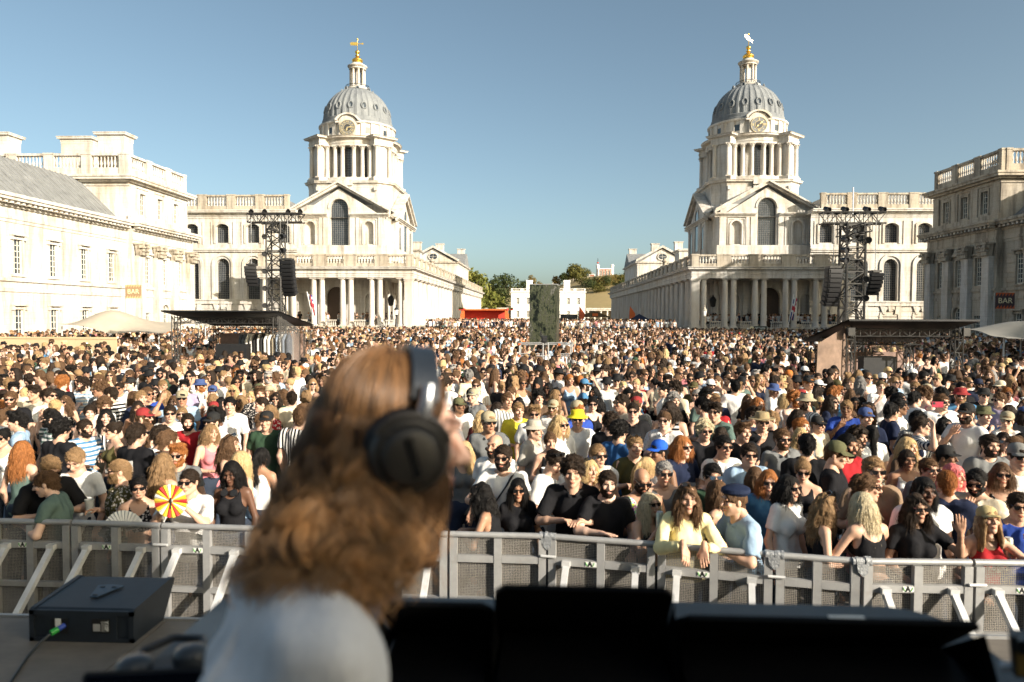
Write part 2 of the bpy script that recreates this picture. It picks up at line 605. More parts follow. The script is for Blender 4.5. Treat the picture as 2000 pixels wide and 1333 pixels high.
# ------------------------------------------------------------------ the two domed buildings
def domed_building(s, label):
    T = thing('domed_building', label, 'building', (0, 0, 0))
    FP = frame_plan(s)
    # ---- wing facing the camera
    M = frame_front(s, 95.0)
    wl = MB(M)
    hs = [35.5, 39.6, 43.75, 47.9]
    wall_band(wl, 33.5, 54, 0, 4.6, [(h, 2.0, 1.0, 3.1, 'round', 0) for h in hs], 0, .6)
    wall_band(wl, 33.5, 54, 4.6, 11.6, [(h, 1.75, 5.1, 9.65, 'round', 0) for h in hs], 0, .55)
    wall_band(wl, 33.5, 54, 11.6, 16.4, [(h, 1.75, 12.6, 14.7, 'seg', .42) for h in hs], 0, .55)
    wl.box(33.5, 54, .01, 14, 16.35, 16.8)
    wl.box(33.5, 54, 12, 14, 0, 16.4)
    wl.box(53.9, 54, .02, 14, 0, 16.4)
    wl.build('wall', STONE, T)
    tr = MB(M)
    tr.prism([(33.5, 4.45), (54, 4.45), (54, 5.0), (33.5, 5.0)], -.3, -.002)
    tr.prism([(33.5, 4.9), (54, 4.9), (54, 5.06), (33.5, 5.06)], -.42, -.3)
    tr.box(33.5, 54, -.12, -.002, 11.45, 12.35)
    tr.box(33.5, 54, -.38, -.12, 11.62, 11.85)
    tr.box(33.5, 54, -.25, -.12, 11.4, 11.62)
    for z0, z1, d in ((15.9, 16.15, .1), (16.15, 16.35, .22), (16.35, 16.55, .4), (16.55, 16.75, .75), (16.75, 16.9, .85)):
        tr.box(33.5, 54, -d, -.003, z0, z1)
    for h in hs:
        arch_trim(tr, h, 1.75, 12.5, 14.7, 'seg', .42, .28, -.14, -.003)
        arch_trim(tr, h, 2.35, 5.06, 9.7, 'round', 0, .3, -.16, -.003)
        arch_trim(tr, h, 2.0, .9, 3.1, 'round', 0, .35, -.15, -.003)
        for k in (-1, 0, 1):
            tr.prism([(h - .2 + k * .75, 3.75 - abs(k) * .35), (h + .2 + k * .75, 3.75 - abs(k) * .35), (h + .32 + k * 1.0, 4.44), (h - .32 + k * 1.0, 4.44)], -.22, -.15)
        for sx in (-1, 1):
            tr.box(h + sx * 1.5 - .05, h + sx * 1.5 + .05, -.1, -.003, 12.4, 15.4)
    for i in range(6):
        tr.box(33.5, 54, -.06, -.003, .3 + i * .7, .3 + i * .7 + .6)
    tr.build('trim', STONE, T)
    for h in hs:
        put_window(WIN_LO, T, (XC + s * h, 95.5, 0), 0)
        put_window(WIN_UP, T, (XC + s * h, 95.5, 0), 0)
    for h in hs:
        MB(M).box(h - 1.0, h + 1.0, .61, .65, 1.0, 4.1).build('basement_door', IRON, T)
    balustrade(T, [(34.6, 54)], frame_front(s, 94.75), 16.9, 2.0, .55, .4, None, 1.15, 4.15, .36, True)
    rf = MB(M)
    rf.prism([(33.5, 16.8), (54, 16.8), (54, 16.9), (33.5, 16.9)], .5, 13)
    rf.prism([(36, 16.9), (54, 16.9), (54, 19.2), (37, 19.2)], 2.5, 9)
    rf.build('roof', SLATE, T)

    # ---- colonnade: front and long side towards the court
    H0, YF, YE = 17.35, 90.0, 197.0
    Z0, Z1 = 1.6, 7.75
    base = MB(FP)
    base.flat(rect(H0 - .9, 38, YF - .9, YF + 6), 0, Z0 - .25)
    base.flat(rect(H0 - .7, 37.8, YF - .7, YF + 6.1), Z0 - .25, Z0)
    base.flat(rect(H0 - .9, H0 + 6, YF + 6.1, YE), 0, Z0 - .25)
    base.flat(rect(H0 - .7, H0 + 6.1, YF + 6.1, YE), Z0 - .25, Z0)
    base.build('podium', STONE_D, T)
    ring = [(H0, YF), (37.2, YF), (37.2, YF + 6.2), (H0 + 6, YF + 6.2), (H0 + 6, YE), (H0, YE)]
    ent = MB(FP)
    ent.flat(ring, Z1, Z1 + .12)
    ent.sweep(ring, [(-.02, Z1 + .02), (.02, Z1 + .02), (.02, Z1 + .24), (.06, Z1 + .26), (.06, Z1 + .5), (.14, Z1 + .53), (.03, Z1 + .58), (.03, Z1 + .92),
                     (.12, Z1 + .95), (.2, Z1 + 1.05), (.5, Z1 + 1.1), (.5, Z1 + 1.22), (.6, Z1 + 1.3), (.62, Z1 + 1.38), (-.02, Z1 + 1.42)])
    ent.build('entablature', STONE, T)
    # rear walls with niches and doors
    bw = MB(frame_front(s, YF + 5.4))
    wall_band(bw, H0 + 5.2, 37, Z0, Z1, [(23.9, 1.5, Z0 + .9, Z0 + 3.6, 'round', 0), (28.55, 2.6, Z0, Z0 + 3.9, 'round', 0), (33.2, 1.5, Z0 + .9, Z0 + 3.6, 'round', 0)], 0, .5)
    for h in (22.7, 25.4, 26.4, 30.7, 31.7, 35, 36.2):
        bw.box(h - .3, h + .3, -.14, -.003, Z0, Z1 - .02)
        bw.box(h - .38, h + .38, -.2, -.003, Z1 - .5, Z1 - .2)
    arch_trim(bw, 28.55, 2.7, Z0, Z0 + 3.9, 'round', 0, .35, -.12, -.002)
    arch_trim(bw, 23.9, 1.5, Z0 + .9, Z0 + 3.6, 'round', 0, .25, -.1, -.002)
    arch_trim(bw, 33.2, 1.5, Z0 + .9, Z0 + 3.6, 'round', 0, .25, -.1, -.002)
    bw.box(H0 + 5.2, 37, .45, .7, Z0, Z1)
    bw.build('rear_wall', STONE, T)
    dr = MB(frame_front(s, YF + 5.4))
    dr.prism([(27.25, Z0)] + arch_pts(28.55, 2.6, Z0 + 3.9, 'round', 0) + [(29.85, Z0)], .38, .44)
    dr.build('door', plain('oak_door', (.07, .045, .03), .6), T)
    sw = MB(frame_side(s, H0 + 5.2))
    sw.box(YF + 5.4, YE, 0, .5, Z0, Z1)
    y = YF + 8
    while y < YE - 3:
        arch_trim(sw, y, 1.5, Z0 + .9, Z0 + 3.6, 'round', 0, .25, -.1, -.002)
        sw.box(y + 1.4, y + 2.3, -.12, -.002, Z0, Z1 - .02)
        y += 3.7
    sw.build('side_wall', STONE, T)
    cols = [(H0 + 1.6, YF + .55)]
    for k in range(1, 6):
        for d in (0, 1.06):
            cols.append((H0 + .55 + k * 3.7 - .02 + d - .02, YF + .55))
    cols = [c for c in cols if c[0] < 37]
    cols.append((H0 + .55, YF + 1.6))
    k = 1
    while YF + .55 + k * 3.7 + 1.06 < YE - .5:
        cols += [(H0 + .55, YF + .55 + k * 3.7), (H0 + .55, YF + .55 + k * 3.7 + 1.06)]
        k += 1
    for h, y in cols:
        put(DORIC, 'column', T, (XC + s * h, y, Z0))
    for y in (YF + 5.0,):
        for h in (H0 + 1.6, H0 + 4.2):
            put(DORIC, 'column', T, (XC + s * h, y, Z0))
    put(PIER, 'pier', T, (XC + s * (H0 + .5), YF + .5, Z0))
    balustrade(T, [(H0, 37)], frame_front(s, YF + .25), Z1 + 1.42, 1.5, .4, .36, None, 1.7, 3.7, .34, True)
    balustrade(T, [(YF + .4, YE)], frame_side(s, H0 + .25), Z1 + 1.42, 1.45, .4, .36, None, 1.7, 3.7, .34, False)
    # low balustrade between the column pairs
    for k in range(0, 5):
        lowr = MB(frame_front(s, YF - .2))
        a, b = H0 + 2.2 + k * 3.7, H0 + 3.6 + k * 3.7
        lowr.box(a, b, -.12, .12, Z0 + .72, Z0 + .86)
        lowr.box(a, b, -.12, .12, Z0, Z0 + .12)
        for i in range(6):
            lowr.lathe([(.05, Z0 + .12), (.085, Z0 + .3), (.04, Z0 + .55), (.07, Z0 + .72)], 6, a + (i + .5) * (b - a) / 6, 0, False)
        lowr.build('low_balustrade', STONE, T)

    # ---- block behind the colonnade and tower
    HC, YC = 28.55, 107.0
    bl = MB(FP)
    bl.flat(rect(22.45, 36.9, YF + 6.3, 100), 7.9, 9.1)
    bl.flat(rect(22.3, 34.8, 97.8, 117), 9, 16.35)
    bl.flat(rect(22.302, 23.5, 97.02, 97.8), 10.6, 16.35)
    bl.flat(rect(33.6, 34.798, 97.02, 97.8), 10.6, 16.35)
    bl.flat(rect(H0 + 6.1, 33, 117, 197), 0, 11.4)
    bl.build('block', STONE, T)
    # front pedimented face
    M = frame_front(s, 97.0)
    pf = MB(M)
    wall_band(pf, HC - 6.25, HC + 6.25, 10.6, 16.2, [(HC - 4, 1.35, 12.6, 15.0, 'round', 0), (HC, 2.45, 12.45, 16.21, 'rect', 0), (HC + 4, 1.35, 12.6, 15.0, 'round', 0)], 0, .55)
    z = 16.2
    pk = 20.1
    # tympanum with the arched window rising into it
    cur = arch_pts(HC, 2.45, 17.5, 'round', 0, 16)
    half = 6.1
    L_ = [(HC - half, z), (HC - 1.225, z), (HC - 1.225, 17.5)]
    pts = L_ + cur[1:-1] + [(HC + 1.225, 17.5), (HC + 1.225, z), (HC + half, z), (HC, pk)]
    pf.add([(u, .0, zz) for u, zz in pts], [tuple(range(len(pts)))])
    jam = [(HC - 1.225, z), (HC - 1.225, 17.5)] + cur[1:-1] + [(HC + 1.225, 17.5), (HC + 1.225, z)]
    for (a, b), (c, d) in zip(jam, jam[1:]):
        pf.add([(a, 0, b), (c, 0, d), (c, .55, d), (a, .55, b)], [(0, 1, 2, 3)])
    for sx in (-1, 1):
        pf.prism([(HC + sx * 4 - .67, 12.6)] + arch_pts(HC + sx * 4, 1.34, 15.0, 'round', 0) + [(HC + sx * 4 + .67, 12.6)], .5, .6)
        for a, b in ((1.45, 2.15), (2.3, 2.75), (5.35, 6.24)):
            u0, u1 = sorted((HC + sx * a, HC + sx * b))
            pf.box(u0, u1, -.16, -.003, 12.45, 16.2)
        arch_trim(pf, HC + sx * 4, 1.4, 12.6, 15.0, 'round', 0, .22, -.12, -.003)
        arch_trim(pf, HC + sx * 4, 2.1, 12.5, 15.9, 'rect', 0, .12, -.1, -.003)
        # entablature broken by the big window
        u0, u1 = sorted((HC + sx * 1.5, HC + sx * 6.9))
        for z0, z1, d in ((16.2, 16.4, .22), (16.4, 16.55, .42), (16.55, 16.72, .62)):
            pf.box(u0, u1, -d, -.004, z0, z1)
        # raking cornice
        for t0, t1, d in ((0, .35, .35), (.35, .62, .7)):
            a = (HC + sx * 6.9, 16.72)
            b = (HC, pk + .35)
            pf.prism([(a[0], a[1] + t0 * .8), (b[0], b[1] + t0), (b[0], b[1] + t1), (a[0], a[1] + t1 * .8)] if sx > 0 else
                     [(b[0], b[1] + t0), (a[0], a[1] + t0 * .8), (a[0], a[1] + t1 * .8), (b[0], b[1] + t1)], -d, .5)
    arch_trim(pf, HC, 2.5, 17.4, 17.5, 'round', 0, .28, -.12, -.003)
    pf.box(HC - 6.6, HC + 6.6, -.32, -.003, 11.2, 12.45)
    pf.box(HC - 7.4, HC + 7.4, -.22, -.003, 10.6, 11.2)
    pf.build('pediment_front', STONE, T)
    put_window(WIN_BIG, T, (XC + s * HC, 97.5, 12.5), 0)
    # gable roof behind the front pediment
    gr = MB(M)
    gr.prism([(HC - 6.9, 17.25), (HC, pk + .95), (HC + 6.9, 17.25)], .75, 8)
    gr.build('gable_roof', SLATE, T)
    # pedimented face towards the court
    M = frame_side(s, 21.55)
    cf = MB(M)
    cf.prism([(YC - 6, 10.6), (YC + 6, 10.6), (YC + 6, 16.2), (YC - 6, 16.2)], 0, .8)
    cf.prism([(YC - 6, 16.2), (YC + 6, 16.2), (YC, 20.0)], .003, .8)
    for z0, z1, d in ((16.2, 16.4, .22), (16.4, 16.55, .42), (16.55, 16.72, .62)):
        cf.box(YC - 6.7, YC + 6.7, -d, -.004, z0, z1)
    for sx in (-1, 1):
        for t0, t1, d in ((0, .35, .35), (.35, .62, .7)):
            a, b = (YC + sx * 6.9, 16.72), (YC, 20.35)
            q = [(a[0], a[1] + t0 * .8), (b[0], b[1] + t0), (b[0], b[1] + t1), (a[0], a[1] + t1 * .8)]
            cf.prism(q if sx > 0 else q[::-1], -d, .8)
        for a in (1.6, 2.5, 5.4):
            cf.box(YC + sx * a - .3, YC + sx * a + .3, -.16, -.003, 11.4, 16.2)
        arch_trim(cf, YC + sx * 3.9, 1.3, 12.5, 15, 'round', 0, .22, -.12, -.003)
    arch_trim(cf, YC, 2.2, 12.5, 17.3, 'round', 0, .3, -.14, -.003)
    cf.prism([(YC - 6.9, 17.25), (YC, 20.95), (YC + 6.9, 17.25)], .9, 7)
    cf.build('pediment_side', STONE, T)
    cg = MB(M)
    cg.prism([(YC - 1.1, 12.5)] + arch_pts(YC, 2.2, 17.3, 'round', 0) + [(YC + 1.1, 12.5)], -.06, -.02)
    for sx in (-1, 1):
        cg.prism([(YC + sx * 3.9 - .65, 12.5)] + arch_pts(YC + sx * 3.9, 1.3, 15, 'round', 0) + [(YC + sx * 3.9 + .65, 12.5)], -.05, -.02)
    cg.build('side_window', GLASS_W, T)
    # cornice round the block corner
    cb = MB(FP)
    cb.sweep([(34.8, 97.06), (34.8, 117), (22.3, 117), (22.3, 97.06)], cornice(.8, 16.1, 16.8), False)
    cb.flat(rect(22.6, 34.5, 97.6, 116.7), 16.8, 18.0)
    cb.build('block_cornice', STONE, T)
    # chamfered attic
    a, c = 6.0, 1.7
    octo = [(HC + x, YC + y) for x, y in ((-a + c, -a), (a - c, -a), (a, -a + c), (a, a - c), (a - c, a), (-a + c, a), (-a, a - c), (-a, -a + c))]
    at = MB(FP)
    at.flat(octo, 16.8, 21.5)
    at.sweep(octo, cornice(.75, 21.3, 22.25))
    at.sweep(octo, [(.12, 16.8), (.12, 17.4), (0, 17.5), (0, 17.6)])
    for x0, x1 in ((-4.2, -.9), (.9, 4.2)):
        at.box(HC + x0, HC + x1, YC - a - .06, YC - a - .003, 19.2, 21.2)
    at.box(HC - .75, HC + .75, YC - a - .25, YC - a - .003, 20.2, 21.55)
    at.box(HC - .85, HC + .85, YC - a - .55, YC - a - .003, 21.5, 22.3)
    at.build('attic', STONE, T)
    cons = MB().prism([(-.18, 0), (.18, 0), (.2, .55), (-.2, .55)], -.45, 0).mesh('console', STONE)
    for x in (-4.1, 4.1):
        put(cons, 'console', T, (XC + s * (HC + x), YC - a, 20.75))

    # ---- drum
    D = (XC + s * HC, YC)
    TD = Matrix.Translation((D[0], D[1], 0))
    zb, zt = 22.8, 27.45
    dm = MB(TD)
    dm.lathe([(6.3, 22.2), (6.3, 22.5), (6.15, 22.55), (6.15, 22.8)], 64)
    dm.lathe([(4.45, 22.7), (4.45, 28.8)], 64)
    # entablature ring
    dm.lathe([(5.0, zt), (5.75, zt), (5.75, zt + .3), (5.82, zt + .32), (5.82, zt + .6), (5.76, zt + .64), (5.76, zt + .9), (5.95, zt + .95), (6.35, zt + 1.05), (6.35, zt + 1.18), (6.5, zt + 1.3), (5.0, zt + 1.4)], 96)
    dm.build('drum', STONE, T, 35)
    spots = []
    for q in range(4):
        ad = R(45 + 90 * q)
        Mb = TD @ Matrix.Rotation(ad, 4, 'Z')
        bs = MB(Mb)                         # bastion on the diagonal: local x outward
        bs.box(4.4, 6.75, -1.15, 1.15, 22.5, zt)
        bs.box(4.4, 7.25, -1.75, 1.75, 22.25, zb)
        path = [(4.9, -1.45), (7.0, -1.45), (7.0, 1.45), (4.9, 1.45)]
        bs.sweep(path, [(0, zt), (.05, zt), (.05, zt + .3), (.1, zt + .32), (.1, zt + .62), (.05, zt + .66), (.05, zt + .92), (.2, zt + .98), (.55, zt + 1.06), (.55, zt + 1.2), (.68, zt + 1.32), (0, zt + 1.42)])
        bs.build('bastion', STONE, T)
        for x, y in ((6.9, -1.05), (6.9, 1.05), (5.75, -1.4), (5.75, 1.4)):
            spots.append(Mb @ Vector((x, y, zb)))
        for da in (19.5, 33, 57 - 0, 70.5):
            pass
        for da in (24, 36.5, 53.5, 66):
            aa = ad + R(da)
            spots.append(TD @ Vector((5.42 * math.cos(aa), 5.42 * math.sin(aa), zb)))
        for da in (30.2 - 11.5, 45, 59.8 + 11.5):
            aa = ad + R(da)
            put_window(WIN_DRUM, T, TD @ Vector((4.55 * math.cos(aa), 4.55 * math.sin(aa), 23.0)), aa + PI / 2)
    for p in spots:
        put(CORINTH, 'column', T, p)
    # attic drum
    ad = MB(TD)
    ad.lathe([(5.45, 28.6), (5.45, 28.95), (5.3, 29.0), (5.3, 30.75), (5.4, 30.8), (5.6, 30.9), (5.62, 31.1), (5.3, 31.2)], 96)
    for i in range(24):
        Mi = TD @ Matrix.Rotation(R(7.5 + 15 * i), 4, 'Z')
        p = MB(Mi)
        ad.M = Mi
        ad.box(5.2, 5.46, -.32, .32, 28.97, 30.82)
    ad.M = TD
    ad.build('attic_drum', STONE, T, 35)
    wsm = MB().box(-.36, .36, -.03, .05, 0, .85).mesh('attic_window', GLASS_W)
    for i in range(24):
        if i % 2 == 0 and i != 18:
            aa = R(15 * i)
            put(wsm, 'attic_window', T, TD @ Vector((5.31 * math.cos(aa), 5.31 * math.sin(aa), 29.4)), (0, 0, aa + PI / 2))
    # lead ring and ribbed dome
    dome = MB(TD)
    dome.lathe([(5.35, 31.15), (5.35, 31.4), (5.1, 31.5), (5.1, 31.95), (4.95, 32.05)], 96)
    prof = []
    for i in range(25):
        t = i / 24 * R(74)
        prof.append((4.85 * math.cos(t), 32.0 + 5.25 * math.sin(t)))

    def ribs(an, z):
        x = (an * 32 / (2 * PI)) % 1.0
        return 1 + (.028 if x < .3 else .012 if x < .42 or x > .88 else 0)
    dome.lathe(prof, 320, mod=ribs)
    dome.build('dome', LEAD, T, 25)
    oc = MB()
    ring_pts = [(.34 * math.cos(t), 0, .5 * math.sin(t)) for t in [2 * PI * i / 20 for i in range(21)]]
    oc.tube(ring_pts, .1, 6, False)
    oc.tube([(x * 1.05, .12, z * 1.05) for x, _, z in ring_pts], .09, 6, False)
    ocm = oc.mesh('oculus', LEAD, 60)
    ocg = MB().prism([(.34 * math.cos(2 * PI * i / 16), .5 * math.sin(2 * PI * i / 16)) for i in range(16)], .0, .06).mesh('glass', GLASS_W)
    for i in range(16):
        for t, sc, off in ((R(17), 1.0, 0), (R(62), .7, .5)):
            if off and i % 2:
                continue
            aa = 2 * PI * (i + .12) / 16 + off * PI / 8
            r = 4.97 * math.cos(t)
            o = put(ocm, 'oculus', T, TD @ Vector((r * math.cos(aa), r * math.sin(aa), 32.0 + 5.3 * math.sin(t))), (-t * .8 if not off else -.2, 0, aa + PI / 2), sc)
            put(ocg, 'glass', o)
    # lantern
    la = MB(TD)
    la.lathe([(1.75, 36.95), (1.75, 37.15), (1.5, 37.2), (1.5, 37.35), (1.15, 37.4), (1.15, 37.55)], 32)
    la.lathe([(.95, 40.1), (1.22, 40.1), (1.22, 40.3), (1.3, 40.32), (1.45, 40.5), (1.45, 40.6), (1.0, 40.75), (.85, 41.0)], 32)
    la.lathe([(.35, 37.5), (.35, 40.2)], 12)
    la.build('lantern', STONE, T, 35)
    for i in range(8):
        aa = R(22.5 + 45 * i)
        put(LANT_COL, 'lantern_column', T, TD @ Vector((1.0 * math.cos(aa), 1.0 * math.sin(aa), 37.4)), (0, 0, aa), (1.25, 1.25, .94))
    rl = MB(TD)
    for i in range(32):
        aa = 2 * PI * i / 32
        rl.tube([(1.68 * math.cos(aa), 1.68 * math.sin(aa), 37.1), (1.68 * math.cos(aa), 1.68 * math.sin(aa), 37.55)], .03, 4)
    rl.lathe([(1.66, 37.52), (1.72, 37.52), (1.72, 37.58), (1.66, 37.58)], 32, cap=False)
    rl.build('gallery_rail', IRON, T)
    fi = MB(TD)
    fi.lathe([(.82, 40.95), (.78, 41.15), (.6, 41.2), (.78, 41.35), (.8, 41.55), (.6, 41.75), (.28, 41.95), (.22, 42.15), (.34, 42.2), (.34, 42.28), (.2, 42.32), (.16, 42.5), (.3, 42.6), (.36, 42.75), (.3, 42.92), (.12, 43.0), (.05, 43.1), (.035, 44.6)], 20)
    fi.lathe([(.0, 44.55), (.1, 44.62), (.12, 44.75), (.0, 44.95)], 10)
    fi.build('finial', GOLD, T, 50)
    vn = MB(TD @ Matrix.Translation((0, 0, 44.0)) @ Matrix.Rotation(R(8 if s < 0 else 24), 4, 'Z') @ Matrix.Rotation(R(0 if s < 0 else 22), 4, 'Y'))
    if s < 0:
        vn.prism([(-1.05, .12), (-.9, .2), (-.65, .22), (-.05, .25), (-.05, -.25), (-.5, -.26), (-.75, -.22), (-1.1, -.3), (-.92, -.14), (-1.08, -.03)], -.03, .03)
        vn.prism([(.05, .05), (.6, .1), (.8, .2), (.95, .05), (.8, -.1), (.6, -.02), (.05, -.04)], -.03, .03)
    else:
        vn.prism([(-.9, .28), (-.55, .42), (-.1, .4), (.4, .12), (.75, .22), (.7, .0), (.8, -.2), (.4, -.08), (-.1, -.2), (-.55, -.1), (-.85, .05), (-.6, .15)], -.04, .04)
    vn.build('weather_vane', GOLD if s < 0 else plain('pale_gilding', (.75, .66, .5), .35, metal=.4), T)
    # clock or wind dial on the front of the attic drum
    TC = Matrix.Translation((D[0], YC - 5.62, 0))
    ca = MB(TC)
    seg = arch_pts(0, 3.3, 31.0, 'seg', .95)
    ca.prism([(-1.25, 28.9), (1.25, 28.9), (1.25, 31.0)] + [(u * .8, z - .1) for u, z in reversed(seg)][1:-1] + [(-1.25, 31.0)], .0, .6)
    arch_trim(ca, 0, 3.0, 30.99, 31.0, 'seg', .85, .22, -.28, .8)
    ca.box(-1.75, -1.25, -.05, .5, 30.7, 30.95)
    ca.box(1.25, 1.75, -.05, .5, 30.7, 30.95)
    ca.build('clock_case', STONE, T)
    cz = 29.95
    dl = MB(Matrix.Translation((D[0], YC - 5.66, cz)) @ Matrix.Rotation(R(90), 4, 'X'))
    dl.lathe([(1.1, -.02), (1.1, .06), (1.06, .07), (.0, .07)], 40, cap=False)
    ck = dl.build('clock', plain('dial_grey', (.16, .165, .165), .55), T)
    rg = MB(Matrix.Translation((D[0], YC - 5.74, cz)) @ Matrix.Rotation(R(90), 4, 'X'))
    rg.lathe([(1.07, 0), (1.12, 0), (1.12, .04), (1.07, .04)], 40, cap=False)
    rg.lathe([(.52, 0), (.56, 0), (.56, .03), (.52, .03)], 32, cap=False)
    rg.build('dial_ring', NUM, ck)
    cd = MB(Matrix.Translation((D[0], YC - 5.735, cz)) @ Matrix.Rotation(R(90), 4, 'X'))
    cd.lathe([(.5, 0), (.5, .008)], 32)
    cd.build('dial_centre', DARKW, ck)
    if s < 0:
        for i, t in enumerate(['XII', 'I', 'II', 'III', 'IIII', 'V', 'VI', 'VII', 'VIII', 'IX', 'X', 'XI']):
            a_ = -2 * PI * i / 12
            o = put(text_mesh(t, .34, NUM, .01, .006), 'numeral', ck)
            o.matrix_local = Matrix.Translation((D[0] - .82 * math.sin(a_), YC - 5.76, cz + .82 * math.cos(a_))) @ Matrix.Rotation(-a_, 4, 'Y') @ Matrix.Rotation(R(90), 4, 'X')
        hands = ((R(78), .95, .09), (R(195), .55, .12))
    else:
        for i, t in enumerate(['S', '', 'W', '', 'N', '', 'E', '']):
            a_ = -2 * PI * i / 8
            o = put(text_mesh(t or '\u2022',   .42 if t else .3, NUM, .01, .012), 'numeral', ck)
            o.matrix_local = Matrix.Translation((D[0] - .8 * math.sin(a_), YC - 5.76, cz + .8 * math.cos(a_))) @ Matrix.Rotation(R(90), 4, 'X')
        hands = ((R(48), .95, .1), (R(228), .5, .14))
    for a_, ln, wd in hands:
        hm = MB(Matrix.Translation((D[0], YC - 5.79, cz)) @ Matrix.Rotation(a_, 4, 'Y'))
        hm.prism([(-wd * .3, -.12), (wd * .3, -.12), (wd, ln * .6), (wd * .3, ln * .7), (0, ln), (-wd * .3, ln * .7), (-wd, ln * .6)], -.02, .02)
        hm.build('hand', NUM, ck)

    # settle the proportions of everything above the pediments
    bpy.context.view_layer.update()
    for ch in T.children:
        zs = [(ch.matrix_world @ Vector(c_)).z for c_ in ch.bound_box]
        if min(zs) > 22.0:
            ch.matrix_local = Matrix.Translation((0, 0, 21.8)) @ Matrix.Scale(.976, 4, (0, 0, 1)) @ Matrix.Translation((0, 0, -22.2)) @ ch.matrix_local
        elif min(zs) > 16.75 and max(zs) < 23 and ch.name.split('.')[0] in ('attic', 'console'):
            ch.matrix_local = Matrix.Translation((0, 0, 16.8)) @ Matrix.Scale(.927, 4, (0, 0, 1)) @ Matrix.Translation((0, 0, -16.8)) @ ch.matrix_local

    # ---- pavilion near the far end of the colonnade
    pv = MB(FP)
    pv.flat(rect(20.5, 31.5, 165, 190), 0, 14.6)
    pv.sweep(rect(20.5, 31.5, 165, 190), cornice(.8, 14.5, 15.3))
    pv.flat(rect(26.5, 31, 147, 152), 0, 16.6)
    pv.sweep(rect(26.5, 31, 147, 152), cornice(.7, 15.8, 16.4))
    pv.build('pavilion', STONE, T)
    M = frame_front(s, 164.6)
    pp = MB(M)
    pp.prism([(20.9, 15.2), (31.1, 15.2), (26, 18.2)], 0, .4)
    for sx in (-1, 1):
        q = [(26 + sx * 5.9, 15.3), (26, 18.45), (26, 18.95), (26 + sx * 5.9, 15.75)]
        pp.prism(q if sx > 0 else q[::-1], -.5, .4)
    pp.build('pavilion_pediment', STONE, T)
    ov = MB(M)
    ov.prism([(26 + 1.0 * math.cos(2 * PI * i / 20), 16.4 + .72 * math.sin(2 * PI * i / 20)) for i in range(20)], -.1, -.02)
    ov.build('oval_window', GLASS_W, T)
    oo = MB(M)
    oo.tube([(26 + 1.05 * math.cos(2 * PI * i / 20), -.1, 16.4 + .77 * math.sin(2 * PI * i / 20)) for i in range(21)], .14, 6, False)
    oo.bar((25, -.12, 16.4), (27, -.12, 16.4), .06)
    oo.bar((26, -.12, 15.7), (26, -.12, 17.1), .06)
    oo.build('oval_frame', STONE, T)
    pr = MB(M)
    pr.prism([(20.3, 15.3), (31.7, 15.3), (26, 18.9)], .5, 25)
    M2 = frame_side(s, 20.3)
    pr.M = M2
    pr.prism([(178, 15.3), (190.4, 15.3), (184.2, 18.7)], 0, 6)
    pr.build('pavilion_roof', SLATE, T)
    for h, y in ((25.5, 172), (22.0, 186), (30.2, 168)):
        ch = MB(FP)
        ch.flat(rect(h - .9, h + .9, y - .7, y + .7), 15, 20.0)
        ch.sweep(rect(h - .9, h + .9, y - .7, y + .7), cornice(.25, 19.6, 20.1))
        ch.build('chimney', STONE, T)
    # small turret with ball on the colonnade roof
    tu = MB(FP)
    tu.flat(rect(21.5, 24.2, 141, 144), 9, 12.0)
    tu.sweep(rect(21.5, 24.2, 141, 144), cornice(.4, 11.7, 12.2))
    tu.M = FP @ Matrix.Translation((22.85, 142.5, 0))
    tu.lathe([(1.2, 12.2), (.9, 12.7), (.4, 13.0), (.35, 13.4), (.6, 13.7), (.35, 14.1), (0, 14.4)], 12)
    tu.build('turret', STONE_D, T, 40)
    return T


domed_building(-1, 'pale stone domed building with a gilt clock face, in full sun')
domed_building(1, 'stone domed building whose dial shows compass letters, its colonnade side in shade')
# ------------------------------------------------------------------ ground
def ground_mat():
    m, nt, b = nmat('worn_paving')
    pos = N(nt, 'ShaderNodeNewGeometry').outputs['Position']
    a = noise(nt, .4, 5, .6, pos)
    f = noise(nt, 14, 5, .7, pos)
    c = ramp(nt, a, [(.35, (.12, .11, .10)), (.7, (.2, .18, .155))])
    c = mixc(nt, .4, c, ramp(nt, f, [(.3, (.5, .5, .5)), (.7, (1, 1, 1))]), 'MULTIPLY')
    L(nt, c, b.inputs['Base Color'])
    b.inputs['Roughness'].default_value = .9
    bump(nt, b, f, .4, .02)
    return m


def terrain_z(x, y):
    t = min(1, max(0, (y - 390) / 330))
    t = t * t * (3 - 2 * t)
    ridge = 33 + 7 * math.exp(-((x - 75) / 60) ** 2) - 10 * math.exp(-((x + 150) / 120) ** 2) * 0 + 3 * math.sin(x * .021)
    dip = 6 * math.exp(-((x - 5) / 22) ** 2)
    return t * (ridge - dip) - (1.5 if y > 345 else 0) * 0


gv = MB()
nx, ny = 70, 60
xs = [-1500 + 3000 * (i / (nx - 1)) for i in range(nx)]
xs = [math.copysign(abs(x / 1500) ** 1.7 * 1500, x) for x in xs]
ys = [330, 360, 385] + [395 + 12 * i for i in range(32)] + [800, 900, 1100, 1500, 2200, 3500]
gv.add([(x, y, terrain_z(x, y)) for y in ys for x in xs], [(j * nx + i, j * nx + i + 1, (j + 1) * nx + i + 1, (j + 1) * nx + i) for j in range(len(ys) - 1) for i in range(nx - 1)])


